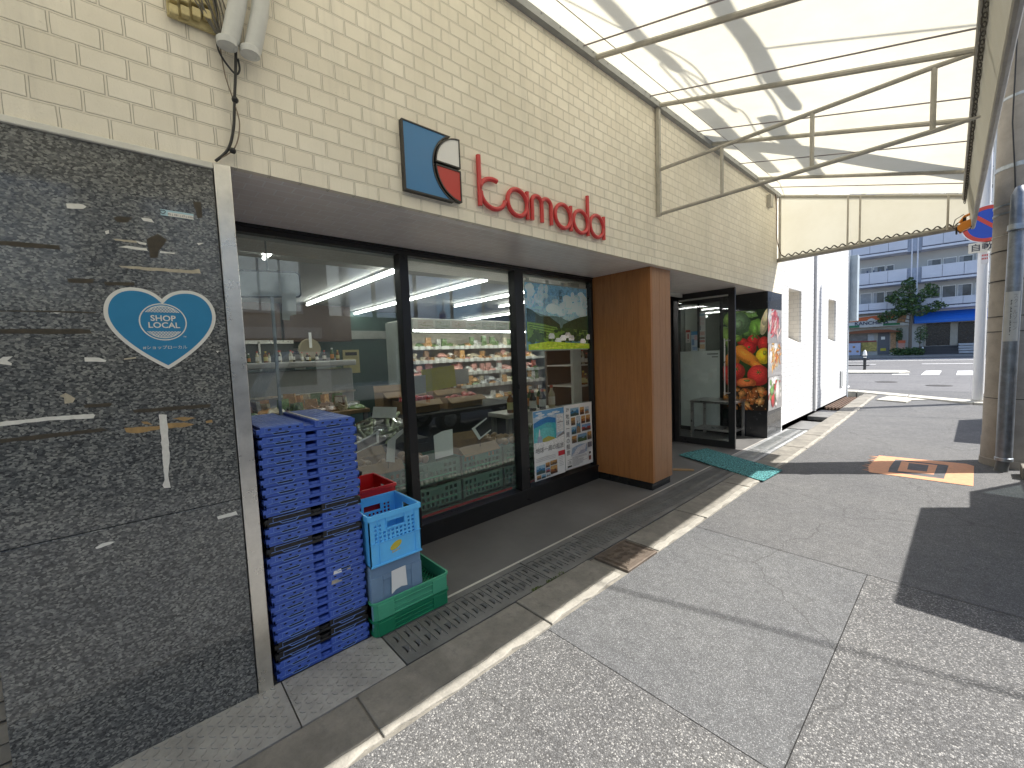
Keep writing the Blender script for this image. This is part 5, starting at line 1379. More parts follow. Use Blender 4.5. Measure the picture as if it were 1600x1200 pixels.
for k in range(6): P.rect(a1 - .1, a1 - .1 + random.uniform(.05, .09), .385 - k * .018, .389 - k * .018, (.4, .4, .4))
for k in range(3): P.rect(a0 + .02, a0 + .32, .432 - k * .016, .435 - k * .016, (.35, .35, .36))
def photo(P, a, b, c, d, pal):
    P.rect(a, b, c, d, pal[0]); h = d - c; w_ = b - a
    P.rect(a, b, c + h * .6, d, pal[1])
    for k in range(5): P.ell(a + w_ * random.uniform(.15, .85), c + h * random.uniform(.15, .7), w_ * random.uniform(.07, .15), h * random.uniform(.07, .14), random.choice(pal), 9, .1)
    P.poly([(a, c), (b, c), (b, c + h * .25), (a + w_ * .5, c + h * random.uniform(.3, .5)), (a, c + h * .3)], pal[2])
PAL = [[(.04, .2, .4), (.3, .5, .65), (.05, .1, .1)], [(.35, .12, .04), (.6, .35, .12), (.1, .05, .03)], [(.1, .28, .42), (.55, .62, .68), (.3, .2, .12)], [(.25, .16, .08), (.55, .3, .1), (.12, .08, .06)], [(.05, .1, .07), (.2, .35, .5), (.08, .14, .06)], [(.4, .06, .05), (.2, .35, .55), (.1, .05, .05)]]
for (a, b, c, d), p in zip(((.02, .15, .27, .36), (.16, .22, .32, .37), (.23, .335, .33, .375), (.16, .22, .265, .31), (.23, .335, .235, .32), (.02, .08, .22, .26), (.085, .15, .22, .26), (.16, .22, .225, .255)), (0, 1, 3, 5, 1, 3, 0, 2)): photo(P, a0 + a, a0 + b, c, d, PAL[p])
P.done('print', pa)
TX = pm('poster_text', (.05, .05, .055), .6)
text_polys('地球一周の船旅', .062, ((xP + .0045), (a0 + a1) / 2 + .0, .492), (0, 1, 0), (0, .05, 1), TX, 'lettering', pa, spacing=1.0)
pb = poster('photo_grid_poster', xP, 3.384, 3.872, .215, .93, 'travel poster with a grid of small photos and vertical heading, right of the pair', 'poster')
P = Pic(xP + .0018); a0, a1 = 3.384, 3.872
for (a, b, c, d), p in zip(((.105, .25, .80, .89), (.27, .345, .80, .885), (.36, .43, .80, .88), (.11, .18, .70, .785), (.20, .27, .60, .79), (.285, .355, .70, .785), (.37, .445, .70, .785), (.11, .19, .60, .68), (.29, .45, .61, .685), (.11, .19, .50, .58), (.21, .37, .50, .585), (.385, .46, .50, .59)), (0, 1, 2, 3, 2, 1, 1, 0, 5, 3, 4, 3)): photo(P, a0 + a, a0 + b, c, d, PAL[p])
P.poly([(a0 + .09, .36), (a0 + .37, .37), (a0 + .37, .46), (a0 + .25, .475), (a0 + .11, .45)], (.35, .45, .58)); P.poly([(a0 + .09, .36), (a0 + .3, .36), (a0 + .37, .47), (a0 + .2, .44)], (.66, .66, .68)); P.poly([(a0 + .2, .36), (a0 + .32, .36), (a0 + .35, .4), (a0 + .25, .4)], (.4, .42, .5)); P.rect(a0 + .385, a0 + .46, .41, .47, (.15, .16, .2))
for k in range(9): P.rect(a0 + .1, a0 + .1 + random.uniform(.1, .3), .245 + k * .012, .249 + k * .012, (.35, .35, .37))
P.rect(a0 + .02, a0 + .09, .245, .262, (.03, .03, .03)); P.rect(a0 + .02, a0 + .1, .325, .329, (.05, .05, .05)); P.rect(a0 + .40, a0 + .435, .26, .31, (.25, .06, .04)); P.ell(a0 + .418, .345, .018, .015, (.06, .05, .05))
P.done('print', pb)
text_polys('29', .05, (xP + .0045, a0 + .05, .865), (0, 1, 0), (0, 0, 1), TX, 'lettering', pb)
text_polys('地球一周の船旅', .062, (xP + .0045, a0 + .05, .785), (0, 1, 0), (0, 0, 1), TX, 'lettering', pb, vertical=True, spacing=1.08)
text_polys('175', .045, (xP + .0045, a0 + .06, .275), (0, 1, 0), (0, 0, 1), TX, 'lettering', pb)
# flyers on the vestibule glass
def flyer(x0, x1, z0, z1, base, bars, lab):
    o = thing('flyer', lab, 'flyer', ((x0 + x1) / 2, 7.455, z0), 0, 'flyers on the entrance glass')
    mb = MB(); mb.box(x0, x1, 7.458, 7.4605, z0, z1); mb.build('sheet', pm('flyer_' + lab[:9].replace(' ', '_'), base, .5), o)
    P = Pic(0)
    for (a, b, c, d, cl) in bars: P.rect(x0 + a * (x1 - x0), x0 + b * (x1 - x0), z0 + c * (z1 - z0), z0 + d * (z1 - z0), cl)
    P.mb.v = [(y, 7.4575 - x, z) for x, y, z in P.mb.v]
    P.done('print', o)
flyer(-1.33, -1.25, 1.60, 1.83, (.7, .66, .62), [(0, 1, .82, 1, (.6, .06, .04)), (.35, .65, .3, .7, (.5, .05, .05)), (.3, .7, .12, .18, (.15, .15, .15))], 'white flyer with a red top band on the entrance glass')
flyer(-1.235, -1.12, 1.445, 1.80, (.5, .62, .74), [(0, 1, .82, 1, (.06, .3, .6)), (.1, .5, .3, .6, (.2, .35, .6)), (.5, .95, .55, .8, (.75, .5, .55)), (.2, .9, .06, .22, (.3, .45, .7))], 'pale blue flyer with a blue top band on the entrance glass')
flyer(-1.09, -.98, 1.445, 2.13, (.55, .58, .56), [(.1, .9, .90, .97, (.25, .45, .55)), (.15, .85, .77, .86, (.6, .55, .55)), (.15, .2, .76, .87, (.4, .05, .05)), (.15, .85, .67, .75, (.62, .55, .55)), (.15, .2, .66, .76, (.4, .05, .05)), (.15, .85, .56, .64, (.6, .6, .6)), (.15, .25, .54, .65, (.05, .08, .1)), (.1, .9, .40, .5, (.55, .38, .34)), (.1, .9, .3, .36, (.25, .2, .18)), (.1, .9, .22, .28, (.5, .2, .2)), (.1, .9, .05, .17, (.6, .42, .25))], 'tall narrow strip of small notices on the entrance glass')
mb = MB()
for k in range(11): mb.box(-.95 + k * .0165, -.938 + k * .0165, 7.4595, 7.4618, 1.375, 1.395)
for k in range(6): mb.box(-.87 + k * .0165, -.858 + k * .0165, 7.4595, 7.4618, 1.325, 1.342)
mb.build('small_print', INK, vs_)

# ------------------------------------------------------------------ shop interior
random.seed(31)
CEIL = pm('ceiling_white', (.36, .36, .345), .8, var=.05)
n = MB(); n.box(-9.2, -.88, -.2, 9.2, 2.58, 2.64); n.build('ceiling', CEIL, shop)
n = MB(); n.box(-.90, -.865, .3, 6.4, 2.29, 2.36); n.build('window_header', pm('header_paint', (.48, .48, .45), .6), shop)
n = MB(); n.box(-9.25, -9.2, -.2, 9.2, -.1, 2.6); n.box(-9.2, -.86, -.25, -.2, -.1, 2.6); n.box(-9.2, -1.6, 9.2, 9.25, -.1, 2.6); n.box(-1.6, -1.55, 7.85, 9.2, -.1, 2.6); n.box(-.9, -.85, -.2, .372, -.1, 2.6)
n.build('interior_wall', pm('interior_wall_grey', (.20, .205, .19), .7, var=.1), shop)
n = MB(); n.box(-6.2, -6.1, -.2, 1.95, 1.86, 2.58); n.box(-6.2, -6.1, 2.0, 3.2, 1.9, 2.58); n.build('wood_bulkhead', wood('dark_wood', (.075, .045, .028), (.05, .03, .02)), shop)
n = MB(); n.box(-6.9, -6.8, 1.9, 4.6, -.1, 2.58); n.build('green_partition', pm('green_partition_paint', (.055, .10, .085), .6), shop)
TUBE = emit('fluorescent_tube', (1.0, .98, .94), 11.0)
FIX = pm('fixture_white', (.6, .6, .58), .4)
def striplight(x0, x1, y, lab):
    o = thing('strip_light', lab, 'ceiling light', ((x0 + x1) / 2, y, 2.5), 0, 'fluorescent strips on the shop ceiling')
    mb = MB(); mb.box(x0, x1, y - .025, y + .025, 2.552, 2.58); mb.build('fixture', FIX, o)
    mb = MB(); mb.tube([(x0 + .03, y, 2.52), (x1 - .03, y, 2.52)], .017, 8); mb.build('tube', TUBE, o)
striplight(-5.7, -1.96, 2.29, 'ceiling strip light seen through the left pane, longest one')
striplight(-6.8, -2.2, 3.56, 'ceiling strip light crossing behind the second window mullion')
striplight(-4.8, -2.72, 4.79, 'ceiling strip light reaching the top of the landscape poster')
striplight(-4.5, -2.5, 5.7, 'short lowest ceiling strip light beside the landscape poster')
striplight(-7.2, -3.6, .95, 'ceiling strip light in the far left corner of the shop')
striplight(-2.45, -1.95, .98, 'short square ceiling light at the top left of the left pane')
striplight(-7.5, -5.0, 6.9, 'ceiling strip light far at the back on the right')
# panel standing in for a window reflection (pale tone painted on) and paper note
sm = thing('reflection_panel', 'rounded rectangular panel standing in for a reflection in the left pane', 'mirror', (-1.05, .60, 1.95))
def rrect(y0, y1, z0, z1, r, skew=0):
    out = []
    for cy, cz, a0 in ((y1 - r, z1 - r, 0), (y0 + r, z1 - r, 90), (y0 + r, z0 + r, 180), (y1 - r, z0 + r, 270)):
        for k in range(6): out.append((cy + r * math.cos(R(a0 + 18 * k)), cz + r * math.sin(R(a0 + 18 * k)) + skew * (cy - y0)))
    return out
mb = MB(); mb.prism(rrect(.42, .90, 1.935, 2.115, .03, .06), XW, -1.06, -1.04); mb.build('frame', BLACKM, sm)
mb = MB(); mb.prism(rrect(.43, .89, 1.945, 2.105, .025, .06), XW, -1.04, -1.036); mb.build('mirror_face', pm('reflection_grey', (.85, .87, .87), .25, var=.03), sm)
mb = MB(); mb.tube([(-1.05, .7, 2.12), (-1.05, .7, 2.58)], .006, 6); mb.build('hanger', GREYPL, sm)
mb = MB(); mb.prism([(.755, 1.80), (.80, 1.80), (.805, 1.83), (.845, 1.84), (.852, 1.985), (.765, 1.985)], XW, -1.001, -1.0)
tag(mb.build('paper_note', pm('note_grey', (.80, .80, .76), .7)), 'torn paper note hanging below the pale reflection panel', 'note')
# glass side screen and post
mb = MB(); mb.box(-1.02, -1.0, .695, .712, 1.1, 1.95); tag(mb.build('screen_post', GALV), 'thin grey upright post behind the left pane', 'post')
# deli display case on the left at the back
dc = thing('display_case', 'long steel fronted deli display case at the back left of the shop', 'display case', (-4.7, 1.4, 0))
mb = MB(); mb.box(-5.3, -4.5, -.1, 2.56, .75, 1.40); mb.build('case_body', pm('case_grey', (.26, .265, .26), .4, var=.1), dc, bevel=.02)
mb = MB(); mb.box(-5.3, -4.42, -.1, 2.60, 1.44, 1.53); mb.build('top_shelf', pm('case_trim', (.36, .36, .35), .35), dc, bevel=.02)
mb = MB(); mb.box(-4.505, -4.40, -.1, 2.6, .80, .86); mb.box(-4.5, -4.48, -.1, 2.58, 1.02, 1.05); mb.build('bumper', STEEL, dc)
mb = MB(); mb.box(-5.2, -4.55, -.1, 2.5, 0, .75); mb.build('base', pm('case_base', (.16, .16, .15), .6), dc)
mb = MB(); mb.box(-4.47, -4.46, -.05, 2.5, 1.40, 1.44); mb.build('front_glass', GLS, dc)
# hooded kitchen frame above
mb = MB(); mb.box(-6.0, -5.96, .2, 2.1, 1.86, 1.92); mb.box(-6.0, -5.96, .2, .24, 1.3, 1.9); mb.box(-6.0, -5.96, 1.55, 1.58, 1.3, 1.9); mb.box(-6.05, -6.0, .2, 2.1, 1.3, 1.86, 1)
tag(mb.build('kitchen_hatch', [STEEL, pm('hatch_dark', (.04, .05, .05), .5)]), 'framed kitchen hatch behind the bottles at the back left', 'hatch')
cat_ = MB(); cat_.lathe([(.001, -.02), (.12, -.015), (.17, .01), (.16, .05), (.001, .06)], (-4.9, 2.05, 1.72), 16, 0, 'x')
o = tag(cat_.build('round_sign', pm('round_sign_tan', (.28, .24, .15), .6), smooth=50), 'round tan hanging sign with a white slip above the bottles', 'sign')
mb = MB(); mb.box(-4.83, -4.82, 2.03, 2.07, 1.74, 1.98); mb.build('white_slip', WHITE, o)
# bottles on the case
BOT = [pm('bottle_dark', (.03, .02, .015), .15), pm('bottle_green', (.05, .09, .03), .15), pm('bottle_amber', (.20, .08, .02), .15), pm('bottle_pale', (.45, .42, .3), .2)]
CAPS = [pm('cap_red', (.45, .05, .03), .4), pm('cap_white', (.7, .7, .66), .4), pm('cap_yellow', (.55, .42, .05), .4)]
LBL = [pm('label_white', (.62, .6, .54), .6), pm('label_orange', (.5, .2, .05), .6), pm('label_yellowish', (.5, .45, .18), .6)]
BM = {}
def bottle_mesh(i, h, r):
    key = ('b', i)
    if key not in BM:
        a = MB(); a.lathe([(r * .95, 0), (r, .005), (r, h * .62), (r * .45, h * .78), (r * .4, h * .9)], (0, 0, 0), 10)
        b = MB(); b.lathe([(r * .48, h * .88), (r * .48, h), (.001, h)], (0, 0, 0), 10)
        c = MB(); c.lathe([(r * 1.02, h * .15), (r * 1.02, h * .5)], (0, 0, 0), 10)
        BM[key] = (a, b, c)
    return BM[key]
def bottles(positions, group, lab):
    protos = {}
    for (x, y, z, s_) in positions:
        i = random.randrange(4)
        if i not in protos:
            ro = thing('bottle', lab, 'bottle', (x, y, z), 0, group); ro['loc'] = 1
            a, b, c = bottle_mesh(i, .20 + .03 * (i % 2), .034)
            a.build('bottle_body', BOT[i], ro, smooth=50, local=True); b.build('cap', CAPS[i % 3], ro, local=True); c.build('label', LBL[i % 3], ro, local=True)
            protos[i] = ro; index_kids(); o = ro
        else:
            o = copy_tree(protos[i])
        o.location = (x, y, z); o.scale = (s_,) * 3; o.rotation_euler = (0, 0, random.random() * 6)
bottles([(-4.75 + random.uniform(-.12, .2), .2 + k * .083, 1.531, random.uniform(.55, .85)) for k in range(28)], 'bottles along the deli case', 'small sauce bottle in the row along the top of the deli display case')
# open chilled display
SHW = pm('shelf_white', (.50, .49, .45), .45)
od = thing('chilled_display', 'wide open chilled display with five product shelves in the middle of the shop', 'display case', (-4.9, 5.2, 0))
ox0, ox1, oy0, oy1 = -5.4, -4.45, 3.62, 7.6
mb = MB(); mb.box(ox0 - .05, ox0, oy0, oy1, .3, 2.1); mb.build('back_panel', pm('display_back', (.42, .38, .30), .6), od)
for y in (oy0, oy1): 
    mb = MB(); mb.prism([(ox0, .3), (ox1 + .15, .3), (ox1 + .15, .6), (ox1 - .3, 1.9), (ox1 + .05, 2.0), (ox1 + .05, 2.2), (ox0, 2.2)], YW, y - .03, y); mb.build('side_panel', pm('display_side', (.30, .33, .30), .4), od)
mb = MB(); mb.box(ox0, ox1 + .05, oy0, oy1, 2.02, 2.22); mb.build('canopy', SHW, od, bevel=.02)
P = Pic(ox1 + .052)
for k in range(9):
    y = oy0 + .1 + k * .36; cl = random.choice([(.5, .5, .46), (.55, .5, .2), (.42, .44, .4), (.2, .3, .12), (.5, .45, .4)])
    P.rect(y, y + .32, 2.05, 2.19, cl)
    for q in range(8): P.rect(y + .02 + random.random() * .2, y + .06 + random.random() * .26, 2.06 + q * .014, 2.066 + q * .014, random.choice([(.2, .2, .18), (.35, .2, .1), (.15, .25, .1), (.6, .6, .55)]))
P.done('canopy_print', od)
mb = MB(); mb.tube([(ox1 - .02, oy0 + .05, 2.0), (ox1 - .02, oy1 - .05, 2.0)], .016, 8); mb.build('canopy_light', emit('canopy_light_glow', (1, .99, .95), 14.0), od)
SHZ = [(1.72, -4.95), (1.45, -4.85), (1.18, -4.75), (.92, -4.62), (.62, -4.45)]
TAGM = pm('tag_white', (.72, .72, .68), .6)
for k, (z, xf) in enumerate(SHZ):
    mb = MB(); mb.box(ox0, xf, oy0, oy1, z - .03, z); mb.box(xf, xf + .012, oy0, oy1, z - .045, z + .01); mb.build('shelf', SHW, od)
for k, (z, xf) in enumerate(SHZ[:4]):
    for q in range(22):
        mb = MB(); y = oy0 + .12 + q * .155 + random.uniform(-.05, .05); mb.box(xf + .014, xf + .018, y, y + .085, z - .05, z + .02); mb.build('price_tag', TAGM, od)
mb = MB(); mb.box(ox0, ox1 + .15, oy0, oy1, .0, .56); mb.build('lower_body', pm('display_base', (.40, .37, .31), .6), od)
PK = [('pack_pink', (.62, .32, .27)), ('pack_red', (.42, .10, .07)), ('pack_orange', (.60, .33, .12)), ('pack_cream', (.62, .55, .40)), ('pack_white', (.62, .61, .57)), ('pack_green', (.16, .26, .09)), ('pack_brown', (.25, .14, .07)), ('pack_grey', (.35, .36, .37))]
PKM = [pm(n_, c, .25, var=.35, vs=24, coat=.4) for n_, c in PK]
pack_meshes = {}
def pack(shape, mi):
    key = (shape, mi)
    if key in pack_meshes: return pack_meshes[key]
    mb = MB()
    if shape == 0: # tray with a lumpy filmed load
        n = 7; vs = []
        for i in range(n):
            for j in range(n):
                u, v = i / (n - 1) - .5, j / (n - 1) - .5
                vs.append((u * .15, v * .17, .015 + .045 * max(0, (1 - (2 * u) ** 4) * (1 - (2 * v) ** 4)) * random.uniform(.55, 1.15)))
        mb.add(vs, [(i * n + j, (i + 1) * n + j, (i + 1) * n + j + 1, i * n + j + 1) for i in range(n - 1) for j in range(n - 1)])
        mb.prism([(-.08, -.09), (.08, -.09), (.08, .09), (-.08, .09)], ZW, 0, .016)
    elif shape == 1: # upright pouch
        mb.prism([(-.06, 0), (.06, 0), (.068, .05), (.055, .15), (.058, .165), (-.058, .165), (-.055, .15), (-.068, .05)], lambda u, v, w: (w, u, v), -.025, .02)
        mb.tube([(.022, -.04, .05), (.026, 0, .08), (.022, .04, .05)], .012, 6)
    else: # tub
        mb.lathe([(.05, 0), (.062, .07), (.066, .07), (.066, .082), (.001, .086)], (0, 0, 0), 14)
    o = mb.build('food_pack', PKM[mi], None, smooth=45, local=True)
    pack_meshes[key] = o.data; bpy.data.objects.remove(o)
    return pack_meshes[key]
ROWN = ['top', 'second', 'third', 'fourth', 'lowest']
for k, (z, xf) in enumerate(SHZ):
    pal = [[5, 5, 4, 3, 2], [3, 0, 4, 6, 2], [0, 1, 0, 4, 0], [4, 7, 2, 5, 3], [3, 6, 4, 2, 1]][k]
    for q in range(29):
        for dpt in range(1 if k in (0, 4) else 2):
            y = oy0 + .12 + q * .118
            if dpt and random.random() < .35: continue
            mi = random.choice(pal)
            o = bpy.data.objects.new('food_pack', pack(random.choice([0, 0, 1, 2] if k != 2 else [0, 0, 0, 1]), mi)); col.objects.link(o)
            o.location = (xf - .10 - dpt * .05 - random.uniform(0, .05), y + random.uniform(-.02, .02), z + .001 + dpt * .065); o.rotation_euler = (0, 0, random.uniform(-.15, .15)); s_ = random.uniform(.8, 1.15); o.scale = (s_, s_, s_ * random.uniform(.9, 1.4))
            tag(o, f'wrapped food pack on the {ROWN[k]} shelf of the open chilled display', 'food pack', f'food packs on the {ROWN[k]} display shelf')
# grey bottle shelf at the right
bs = thing('bottle_shelf', 'dark shelf unit of bottles behind the landscape poster', 'shelf', (-2.4, 6.9, 0))
mb = MB()
for z in (.55, .95, 1.3, 1.62, 1.95): mb.box(-2.8, -2.15, 5.3, 7.6, z - .02, z)
mb.build('shelf', SHW, bs)
mb = MB(); mb.box(-2.85, -2.8, 5.3, 7.6, 0, 2.1); mb.build('back_panel', pm('shelf_dark_back', (.06, .06, .055), .6), bs)
for y in (5.3, 6.35, 7.55):
    mb = MB(); mb.box(-2.19, -2.14, y, y + .05, 0, 2.1); mb.build('upright', pm('upright_cream', (.46, .42, .33), .5), bs)
bottles([(-2.28 + random.uniform(-.03, .03), 5.42 + k * .105, zz, random.uniform(.85, 1.2)) for zz in (.951, 1.301, 1.621) for k in range(20) if not 8 < k < 10], 'bottles on the dark shelf unit', 'bottle on the dark shelf unit under the landscape poster')
# produce tables near the window
def table(name, lab, x0, x1, y0, y1, z, mat):
    o = thing(name, lab, 'table', ((x0 + x1) / 2, (y0 + y1) / 2, 0))
    mb = MB(); mb.box(x0, x1, y0, y1, z - .05, z); mb.build('table_top', mat, o, bevel=.006)
    if mat is DKB: mb = MB(); mb.box(x0 + .02, x1 + .006, y0 + .01, y1 - .01, .06, z - .05); mb.build('dark_front', mat, o)  # added dark panel blacking out the space below the table top
    for x in (x0 + .05, x1 - .05):
        for y in (y0 + .05, y1 - .05):
            mb = MB(); mb.box(x - .025, x + .025, y - .025, y + .025, 0, z - .05); mb.build('leg', MATS['case_base'], o)
    return o
DKB = pm('dark_display_cloth', (.03, .03, .03), .8)
KRAFT = pm('cardboard', (.30, .20, .105), .8, var=.15, vs=8)
table('display_table', 'dark produce table with bagged leeks behind the left pane', -2.6, -1.45, .95, 2.1, .72, DKB)
table('display_table', 'dark produce table carrying the fruit cartons behind the middle pane', -3.3, -2.4, 2.3, 4.3, .80, DKB)
table('display_table', 'low produce table of brown packets in front of the deli display case', -4.1, -3.3, .7, 2.3, .86, KRAFT)
for k in range(40):
    o = bpy.data.objects.new('food_pack', pack(random.choice([0, 1]), random.choice([6, 2, 3, 6, 7, 5]))); col.objects.link(o)
    o.location = (random.uniform(-4.0, -3.4), .78 + (k % 14) * .108, .861 + (.04 if k > 27 else 0)); o.rotation_euler = (0, 0, random.uniform(-1, 1)); o.scale = (1.3, 1.2, random.uniform(.9, 1.3))
    tag(o, 'brown or pale packet heaped on the low table in front of the deli case', 'food pack', 'packets heaped on the low table')
mb = MB(); mb.box(-6.78, -6.75, 2.3, 4.4, 1.98, 2.16); tag(mb.build('wall_board', pm('wall_board_pale', (.30, .31, .28), .6)), 'long pale board high on the green partition', 'board')
for k, (a, b, z0, z1, c_) in enumerate(((2.0, 2.5, 1.5, 2.0, (.42, .42, .40)), (2.7, 3.1, 1.3, 1.8, (.35, .36, .38)), (3.25, 3.6, 1.45, 1.95, (.45, .40, .2)))):
    mb = MB(); mb.box(-6.79, -6.775, a, b, z0 - .2, z1 - .2); mb.box(-6.775, -6.772, a + .05, b - .05, z1 - .32, z1 - .25, 1); mb.box(-6.775, -6.772, a + .05, b - .08, z0, z0 + .04, 1)
    tag(mb.build('wall_notice', [pm('wall_notice_%d' % k, c_, .6), INK]), ['large grey notice on the green partition by the deli case', 'smaller grey notice in the middle of the green partition', 'yellowish notice on the green partition nearest the chilled display'][k], 'notice')
def carton(x0, x1, y0, y1, z, h, lab, mat=KRAFT, tilt=0):
    o = thing('carton', lab, 'carton', ((x0 + x1) / 2, (y0 + y1) / 2, z)); 
    mb = MB(); t = .008
    mb.box(x0, x1, y0, y1, z, z + t)
    for a, b in ((x0, x0 + t), (x1 - t, x1)): mb.box(a, b, y0, y1, z + t, z + h)
    for a, b in ((y0, y0 + t), (y1 - t, y1)): mb.box(x0 + t, x1 - t, a, b, z + t, z + h)
    mb.build('carton_body', mat, o)
    mb = MB()
    mb.add([(x1, y0, z + h), (x1, y1, z + h), (x1 + .09, y1 - .01, z + h - .06), (x1 + .09, y0 + .01, z + h - .07)], [(0, 1, 2, 3)])
    mb.add([(x0, y0, z + h), (x0, y1, z + h), (x0 - .05, y1 - .01, z + h + .07), (x0 - .05, y0 + .01, z + h + .08)], [(0, 1, 2, 3)])
    fl = mb.build('flap', mat, o); m_ = fl.modifiers.new('t', 'SOLIDIFY'); m_.thickness = .005
    return o
FR = {k: pm('produce_' + k, c, .35, var=.3, vs=18, bmp=.1) for k, c in {'tomato': (.42, .03, .02), 'potato': (.33, .22, .11), 'onion': (.36, .19, .06), 'carrot': (.50, .17, .02), 'greens': (.08, .17, .03), 'mushroom': (.28, .17, .09), 'leek': (.45, .52, .30), 'apple': (.40, .05, .03)}.items()}
FM = {}
def fruit_mesh(kind):
    if kind in FM: return FM[kind]
    mb = MB()
    if kind == 'carrot': mb.tube([(0, -.09, .02), (0, -.05, .022), (0, .05, .02), (0, .11, .018)], [.008, .018, .024, .01], 8)
    elif kind in ('leek',): mb.tube([(0, -.28, .02), (.01, -.1, .02), (0, .1, .022), (.02, .26, .03)], [.012, .014, .015, .022], 7)
    elif kind == 'greens':
        for k in range(14):
            a = random.random() * 6.28; r = random.uniform(.03, .09); mb.add([(0, 0, .01), (r * math.cos(a) * .5 - .02 * math.sin(a), r * math.sin(a) * .5 + .02 * math.cos(a), .05), (r * math.cos(a), r * math.sin(a), .06 + random.random() * .06), (r * math.cos(a) * .5 + .02 * math.sin(a), r * math.sin(a) * .5 - .02 * math.cos(a), .05)], [(0, 1, 2, 3)])
    else:
        n = 8; prof = [(.001, 0), (.024, .004), (.037, .018), (.04, .034), (.034, .052), (.018, .062), (.004, .058)]
        mb.lathe(prof, (0, 0, 0), 10)
        mb.v = [(x * (1 + .12 * math.sin(y * 60)), y * 1.1, z * (1 + .1 * math.sin(x * 70))) for x, y, z in mb.v]
    o = mb.build('produce', FR[kind], None, smooth=60, local=True); FM[kind] = o.data; bpy.data.objects.remove(o); return FM[kind]
def fill(kind, x0, x1, y0, y1, z, n, lab, cat, layers=1, rz=None):
    for k in range(n):
        o = bpy.data.objects.new(cat.replace(' ', '_'), fruit_mesh(kind)); col.objects.link(o)
        o.location = (random.uniform(x0, x1), random.uniform(y0, y1), z + random.random() * .05 * layers); o.rotation_euler = (random.uniform(-.4, .4), random.uniform(-.4, .4), random.random() * 6 if rz is None else rz + random.uniform(-.3, .3))
        tag(o, lab, cat, lab + ' group')
carton(-2.95, -2.62, 2.45, 2.98, .80, .16, 'low cardboard carton of tomatoes on the middle produce table'); fill('tomato', -2.9, -2.66, 2.5, 2.93, .90, 22, 'red tomato in the carton on the middle produce table', 'tomato', 1)
carton(-2.95, -2.62, 3.1, 3.7, .80, .15, 'low cardboard carton of red apples right of the tomatoes'); fill('apple', -2.9, -2.66, 3.15, 3.65, .88, 20, 'red apple in the carton beside the tomatoes', 'apple', 1)
carton(-3.25, -2.98, 2.35, 2.95, .80, .27, 'taller cardboard carton behind the tomatoes')
carton(-3.25, -2.98, 3.1, 3.6, .80, .24, 'taller cardboard carton behind the apples'); fill('onion', -3.22, -3.0, 3.14, 3.56, 1.0, 12, 'onion in the tall carton behind the apples', 'onion')
carton(-1.95, -1.5, 1.0, 1.34, .72, .12, 'shallow cardboard carton of carrots behind the crate stack'); fill('carrot', -1.9, -1.55, 1.05, 1.3, .80, 14, 'orange carrot in the shallow carton behind the crate stack', 'carrot', rz=0)
fill('leek', -1.95, -1.6, 1.5, 1.95, .74, 16, 'bagged leek lying on the dark table behind the left pane', 'leek', 2, rz=1.2)
BAG = glass('film_bag', (.9, .92, .92), 1.5, dirt=.25, boost=3)
def filmbag(c, r, lab):
    mb = MB(); vs = []; n, m_ = 14, 8
    for i in range(m_ + 1):
        for j in range(n):
            t = i / m_; a = 2 * math.pi * j / n; rr = math.sin(math.pi * min(.98, t + .05)) ** .6 * random.uniform(.8, 1.12)
            vs.append((c[0] + r[0] * rr * math.cos(a), c[1] + r[1] * rr * math.sin(a), c[2] + r[2] * t * random.uniform(.93, 1.05)))
    mb.add(vs, [(i * n + j, i * n + (j + 1) % n, (i + 1) * n + (j + 1) % n, (i + 1) * n + j) for i in range(m_) for j in range(n)])
    tag(mb.build('film_bag', BAG), lab, 'plastic bag')
filmbag((-1.7, 1.72, .73), (.24, .30, .24), 'crinkled clear plastic bag over the leeks behind the left pane')
filmbag((-1.15, 1.16, .80), (.10, .16, .13), 'small clear plastic bag just behind the glass by the blue crate stack')
filmbag((-1.65, .98, .75), (.12, .07, .42), 'tall narrow clear bag standing behind the crate stack')
# green vegetable crates standing in rows along the window
GCR = pm('produce_crate_green', (.10, .22, .16), .45, var=.12, vs=9)
GRIM = pm('produce_crate_rim', (.09, .42, .23), .4)
def veg_crate(y0, y1, z0, z1, lab):
    o = thing('produce_crate', lab, 'crate', (-1.12, (y0 + y1) / 2, z0), 0, 'green produce crates behind the window')
    x0, x1 = -1.34, -.925
    mb = MB(); hs = []
    n = 9; p = (y1 - y0 - .06) / n
    for r in range(3):
        for k in range(n):
            if r == 0 and 2 < k < 6: continue
            a = y0 + .03 + k * p; zt = z1 - .045 - r * .055; hs.append(rect(a, a + p * .6, zt - .035, zt))
    wall_holes(y0, y1, z0, z1 - .02, hs, x1 - .008, x1, mb)
    mb.box(x0, x0 + .008, y0, y1, z0, z1 - .02); mb.box(x0, x1, y0, y0 + .008, z0, z1 - .02); mb.box(x0, x1, y1 - .008, y1, z0, z1 - .02); mb.box(x0, x1, y0, y1, z0, z0 + .008)
    mb.build('crate_body', GCR, o)
    mb = MB(); rimloop(x0, x1, y0, y1, z1, .006, .022); mb.box(x1, x1 + .008, y0 + .05, y1 - .05, z0 + .06, z0 + .066); mb.build('rim', GRIM, o, bevel=.002)
    return o
VY = [(.62, 1.10), (1.115, 1.60), (1.615, 2.10), (2.115, 2.60), (2.615, 3.10), (3.115, 3.60)]
NM = ['first', 'second', 'third', 'fourth', 'fifth', 'sixth']
for i, (a, b) in enumerate(VY):
    for j, (z0, z1) in enumerate(((.0, .205), (.208, .415), (.418, .625))):
        veg_crate(a, b, z0, z1, f'green slotted produce crate behind the window, {NM[i]} column from the left, {["bottom", "middle", "top"][j]} one')
